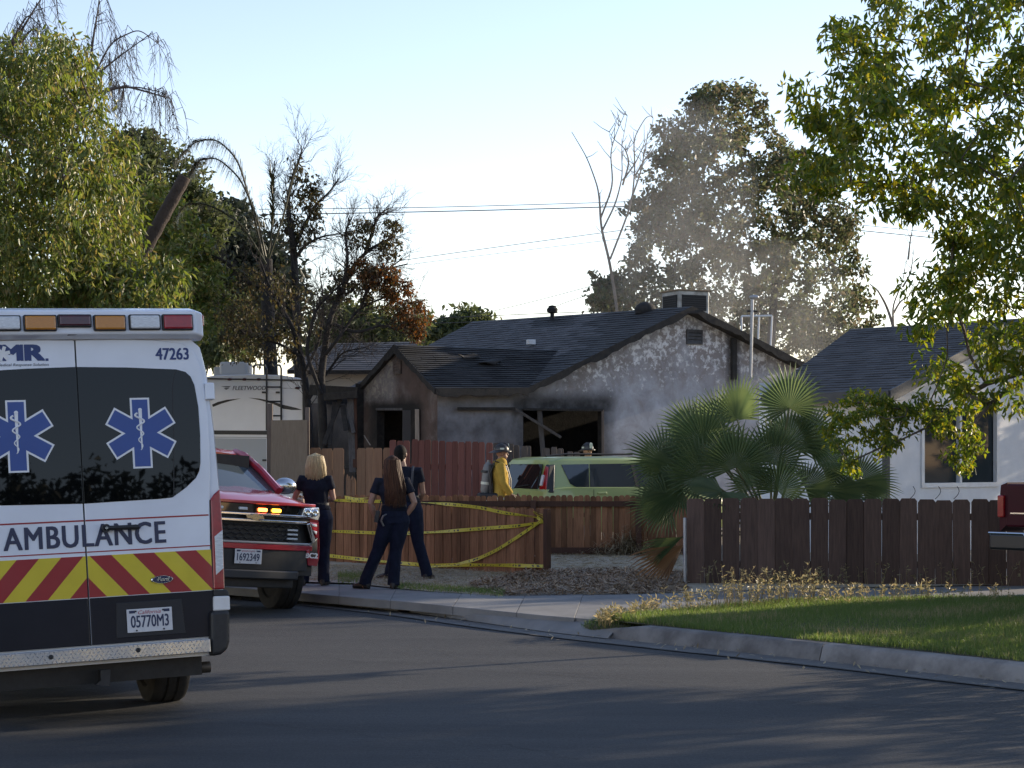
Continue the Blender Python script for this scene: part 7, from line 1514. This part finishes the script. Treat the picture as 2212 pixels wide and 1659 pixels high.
def wire(label, pts, Y0, Y1, r=.014):
    n = len(pts) - 1; P = [at(x, y, Y0 + (Y1 - Y0) * i / n) for i, (x, y) in enumerate(pts)]; b = MB(); d = []
    for i in range(n):
        for j in range(8): d.append(P[i].lerp(P[i + 1], j / 8))
    d.append(P[-1])
    for _ in range(8): d = [d[0]] + [(d[i - 1] + d[i] * 2 + d[i + 1]) / 4 for i in range(1, len(d) - 1)] + [d[-1]]
    b.tube(d, r * .75, 5); o = b.build('power_line', WIRE, None, off=P[0], loc=P[0]); return tag(o, label, 'power line', 'overhead power lines')
wire('highest overhead power line left of the bare sapling', [(560, 452), (900, 449), (1290, 438), (1700, 424)], 64, 60, .016); wire('thick overhead power line just under the highest one', [(560, 464), (900, 458), (1290, 448), (1700, 434)], 64, 60, .024)
wire('thin slanting power line in mid sky', [(700, 590), (880, 560), (1320, 500), (1700, 452)], 62, 56); wire('faint slanting power line below the mid sky one', [(700, 600), (880, 571), (1320, 518), (1700, 474)], 62, 56, .010)
wire('low power line crossing above the burned roof ridge', [(600, 694), (915, 688), (1200, 676), (1420, 668)], 66, 60, .016); wire('lowest power line ending at the house ridge', [(600, 702), (915, 699), (1010, 696), (1100, 690)], 66, 62, .014)
wire('service wire rising to the right above the roof vent', [(1010, 685), (1150, 652), (1300, 612), (1420, 574)], 58, 54, .012); wire('second service wire rising above the roof', [(1180, 672), (1215, 655), (1300, 628), (1400, 590)], 56, 52, .012)
wire('upper overhead wire between the large tree and the near tree', [(1780, 478), (1900, 490), (2060, 507), (2300, 536)], 60, 60, .014); wire('lower overhead wire between the large tree and the near tree', [(1780, 490), (1900, 502), (2060, 518), (2300, 548)], 60, 60, .02)
up_ = thing('utility_pole', 'dark leaning wooden pole behind the burned house roof', 'pole', Vector((at(1664, 0, 50).x, 50, .5))); b = MB(); b.tube([Vector((at(1660, 0, 50).x, 50, .4)), at(1664, 760, 50), at(1674, 612, 50)], [.13, .12, .1], 10); b.build('shaft', BARKB, up_, sm=True, off=up_.location)
# second roof and shed glimpsed behind the burned trees
bk = thing('rear_garage', 'grey-roofed outbuilding behind the burned trees', 'garage', at(790, 1080, 50)); gY = 50; b = MB(); b.prism([at(640, 1080, gY), at(905, 1080, gY), at(905, 790, gY), at(640, 790, gY)], (0, 4, 0)); b.build('wall', ST_C if False else M('garage_wall', (.3, .27, .23), rough=.9), bk, off=bk.location)
shingles('roof', bk, at(700, 742, 52.5), at(900, 738, 52.5), at(915, 800, 49.6), at(620, 800, 49.6), [SH_G], seed=31, course=.2, tab=.5)

# ------------------------------------------------------------------ street beyond the picture: houses and trees that shade the scene and show in the glass
def simple_house(label, c, w, d, h, rh, yaw, wallm, roofm):
    t = thing('street_house', label, 'house', mat=Matrix.Translation(c) @ Matrix.Rotation(yaw, 4, 'Z')); b = MB(); b.prism([Vector((-w / 2, -d / 2, 0)), Vector((w / 2, -d / 2, 0)), Vector((w / 2, -d / 2, h)), Vector((0, -d / 2, h + rh)), Vector((-w / 2, -d / 2, h))], (0, d, 0)); b.build('wall', wallm, t)
    for s in (-1, 1):
        b = MB(); e = .35; sl = rh / (w / 2); b.hexa([Vector((0, -d / 2 - e, h + rh + .02)), Vector((s * (w / 2 + e), -d / 2 - e, h - e * sl + .02)), Vector((s * (w / 2 + e), d / 2 + e, h - e * sl + .02)), Vector((0, d / 2 + e, h + rh + .02))], [Vector((0, -d / 2 - e, h + rh + .16)), Vector((s * (w / 2 + e), -d / 2 - e, h - e * sl + .16)), Vector((s * (w / 2 + e), d / 2 + e, h - e * sl + .16)), Vector((0, d / 2 + e, h + rh + .16))]); b.build('roof', roofm, t)
    for x in (-w * .25, w * .25):
        b = MB(); b.box((x, -d / 2 - .02, 1.5), (1.4, .06, 1.1)); wd = b.build('window', GLS, t)
        for a_, s__ in (((x, -d / 2 - .05, .93), (1.5, .05, .06)), ((x, -d / 2 - .05, 2.07), (1.5, .05, .06))): b = MB(); b.box(a_, s__); b.build('window_frame', WHT, wd)
    b = MB(); b.box((0, -d / 2 - .03, 1.02), (.95, .06, 2.04)); b.build('door', M('door_paint', (.15, .08, .05), rough=.5), t); return t
HW = M('house_cream', (.5, .46, .38), rough=.85)
def round_tree(label, base, H, Rr, seed, n=120, per=46, lm=LF_B, name='street_tree', leafs=(.28, .13), squash=.8):
    g = np.random.default_rng(seed); o = g.normal(size=(n, 3)); o /= np.linalg.norm(o, axis=1)[:, None]; o *= (g.random(n) ** .33)[:, None] * Rr; o[:, 2] *= squash; c = np.array(base) + np.array([0, 0, H]) + o
    return tree(name, label, Vector(base), sub(c, 22, seed), BARK, seed, c, per, .6, leafs, lm, droop=.4, rmax=.25)
round_tree('rounded street tree outside the view on the right', (13.0, 20.0, .1), 5.6, 3.3, 81, n=170)
round_tree('second street tree outside the view on the right', (16.5, 16.0, .1), 5.8, 3.6, 82, n=170)
round_tree('tree added outside the view to shade the white house wall', (17.8, 36.0, .3), 3.4, 4.3, 86, n=230)  # unseen, added to shade the white wall and fill its window reflection
hg = thing('shade_hedge', 'clipped hedge added outside the view to shade the lawn', 'shade_hedge', (8.0, 17.5, .15)); g = np.random.default_rng(9); n = 9000; C = np.stack([8.0 + g.uniform(-.35, .35, n), 17.5 + g.uniform(-3.6, 3.2, n), .15 + g.uniform(0, 1.45, n)], 1); D = g.normal(size=(n, 3)); D /= np.linalg.norm(D, axis=1)[:, None]; leaves('foliage', C, D, .11, .06, LF_B, hg, 4)['kind'] = 'stuff'  # unseen leaf screen added to keep low sun off the lawn
round_tree('tree across the street behind the camera', (14.0, -12.0, .1), 4.4, 3.4, 83, n=150, lm=LF_C)
round_tree('broad tree across the street behind the camera', (20.5, -11.0, .1), 5.0, 4.0, 84, n=170, lm=LF_C)
round_tree('dark tree across the street behind the camera', (24.0, -3.0, .1), 6.0, 4.2, 85, n=170, lm=LF_C)
simple_house('cream house across the street behind the camera', Vector((10.0, -17.5, .2)), 10, 9, 2.9, 1.8, R(200), HW, TRIM)
# ------------------------------------------------------------------ thin smoke drifting up from the burned house
def smoke(name, pts, rad, dens, label, seed):
    b = MB(); b.tube(pts, rad, 14); o = b.build(name, None, None, sm=True, off=pts[0], loc=pts[0]); o.data.materials.clear()
    m = bpy.data.materials.new('smoke' + str(seed)); m.use_nodes = True; n = m.node_tree.nodes; l = m.node_tree.links; n.remove(n['Principled BSDF'])
    pv = n.new('ShaderNodeVolumePrincipled'); pv.inputs['Color'].default_value = (.85, .86, .88, 1); pv.inputs['Anisotropy'].default_value = .35
    ge = n.new('ShaderNodeNewGeometry'); nz = n.new('ShaderNodeTexNoise'); nz.inputs['Scale'].default_value = .42; nz.inputs['Detail'].default_value = 3; nz.inputs['Distortion'].default_value = .8; l.new(ge.outputs['Position'], nz.inputs['Vector'])
    mr = n.new('ShaderNodeMapRange'); mr.inputs[1].default_value = .38; mr.inputs[2].default_value = .75; mr.inputs[4].default_value = dens; l.new(nz.outputs[0], mr.inputs[0]); l.new(mr.outputs[0], pv.inputs['Density']); l.new(pv.outputs[0], n['Material Output'].inputs['Volume'])
    o.data.materials.append(m); tag(o, label, 'smoke', kind='stuff')
    return o
smoke('smoke', [at(1430, 740, 45), at(1400, 620, 45.5), at(1430, 480, 46), at(1490, 340, 46.5), at(1540, 240, 47)], [1.8, 2.3, 2.4, 1.9, .6], .08, 'thin grey smoke rising from the burned roof', 1)
smoke('smoke', [at(1560, 730, 46), at(1640, 690, 46.5), at(1720, 690, 47), at(1800, 640, 48)], [1.5, 2.2, 2.1, .9], .085, 'thin grey smoke lingering behind the gable', 2)
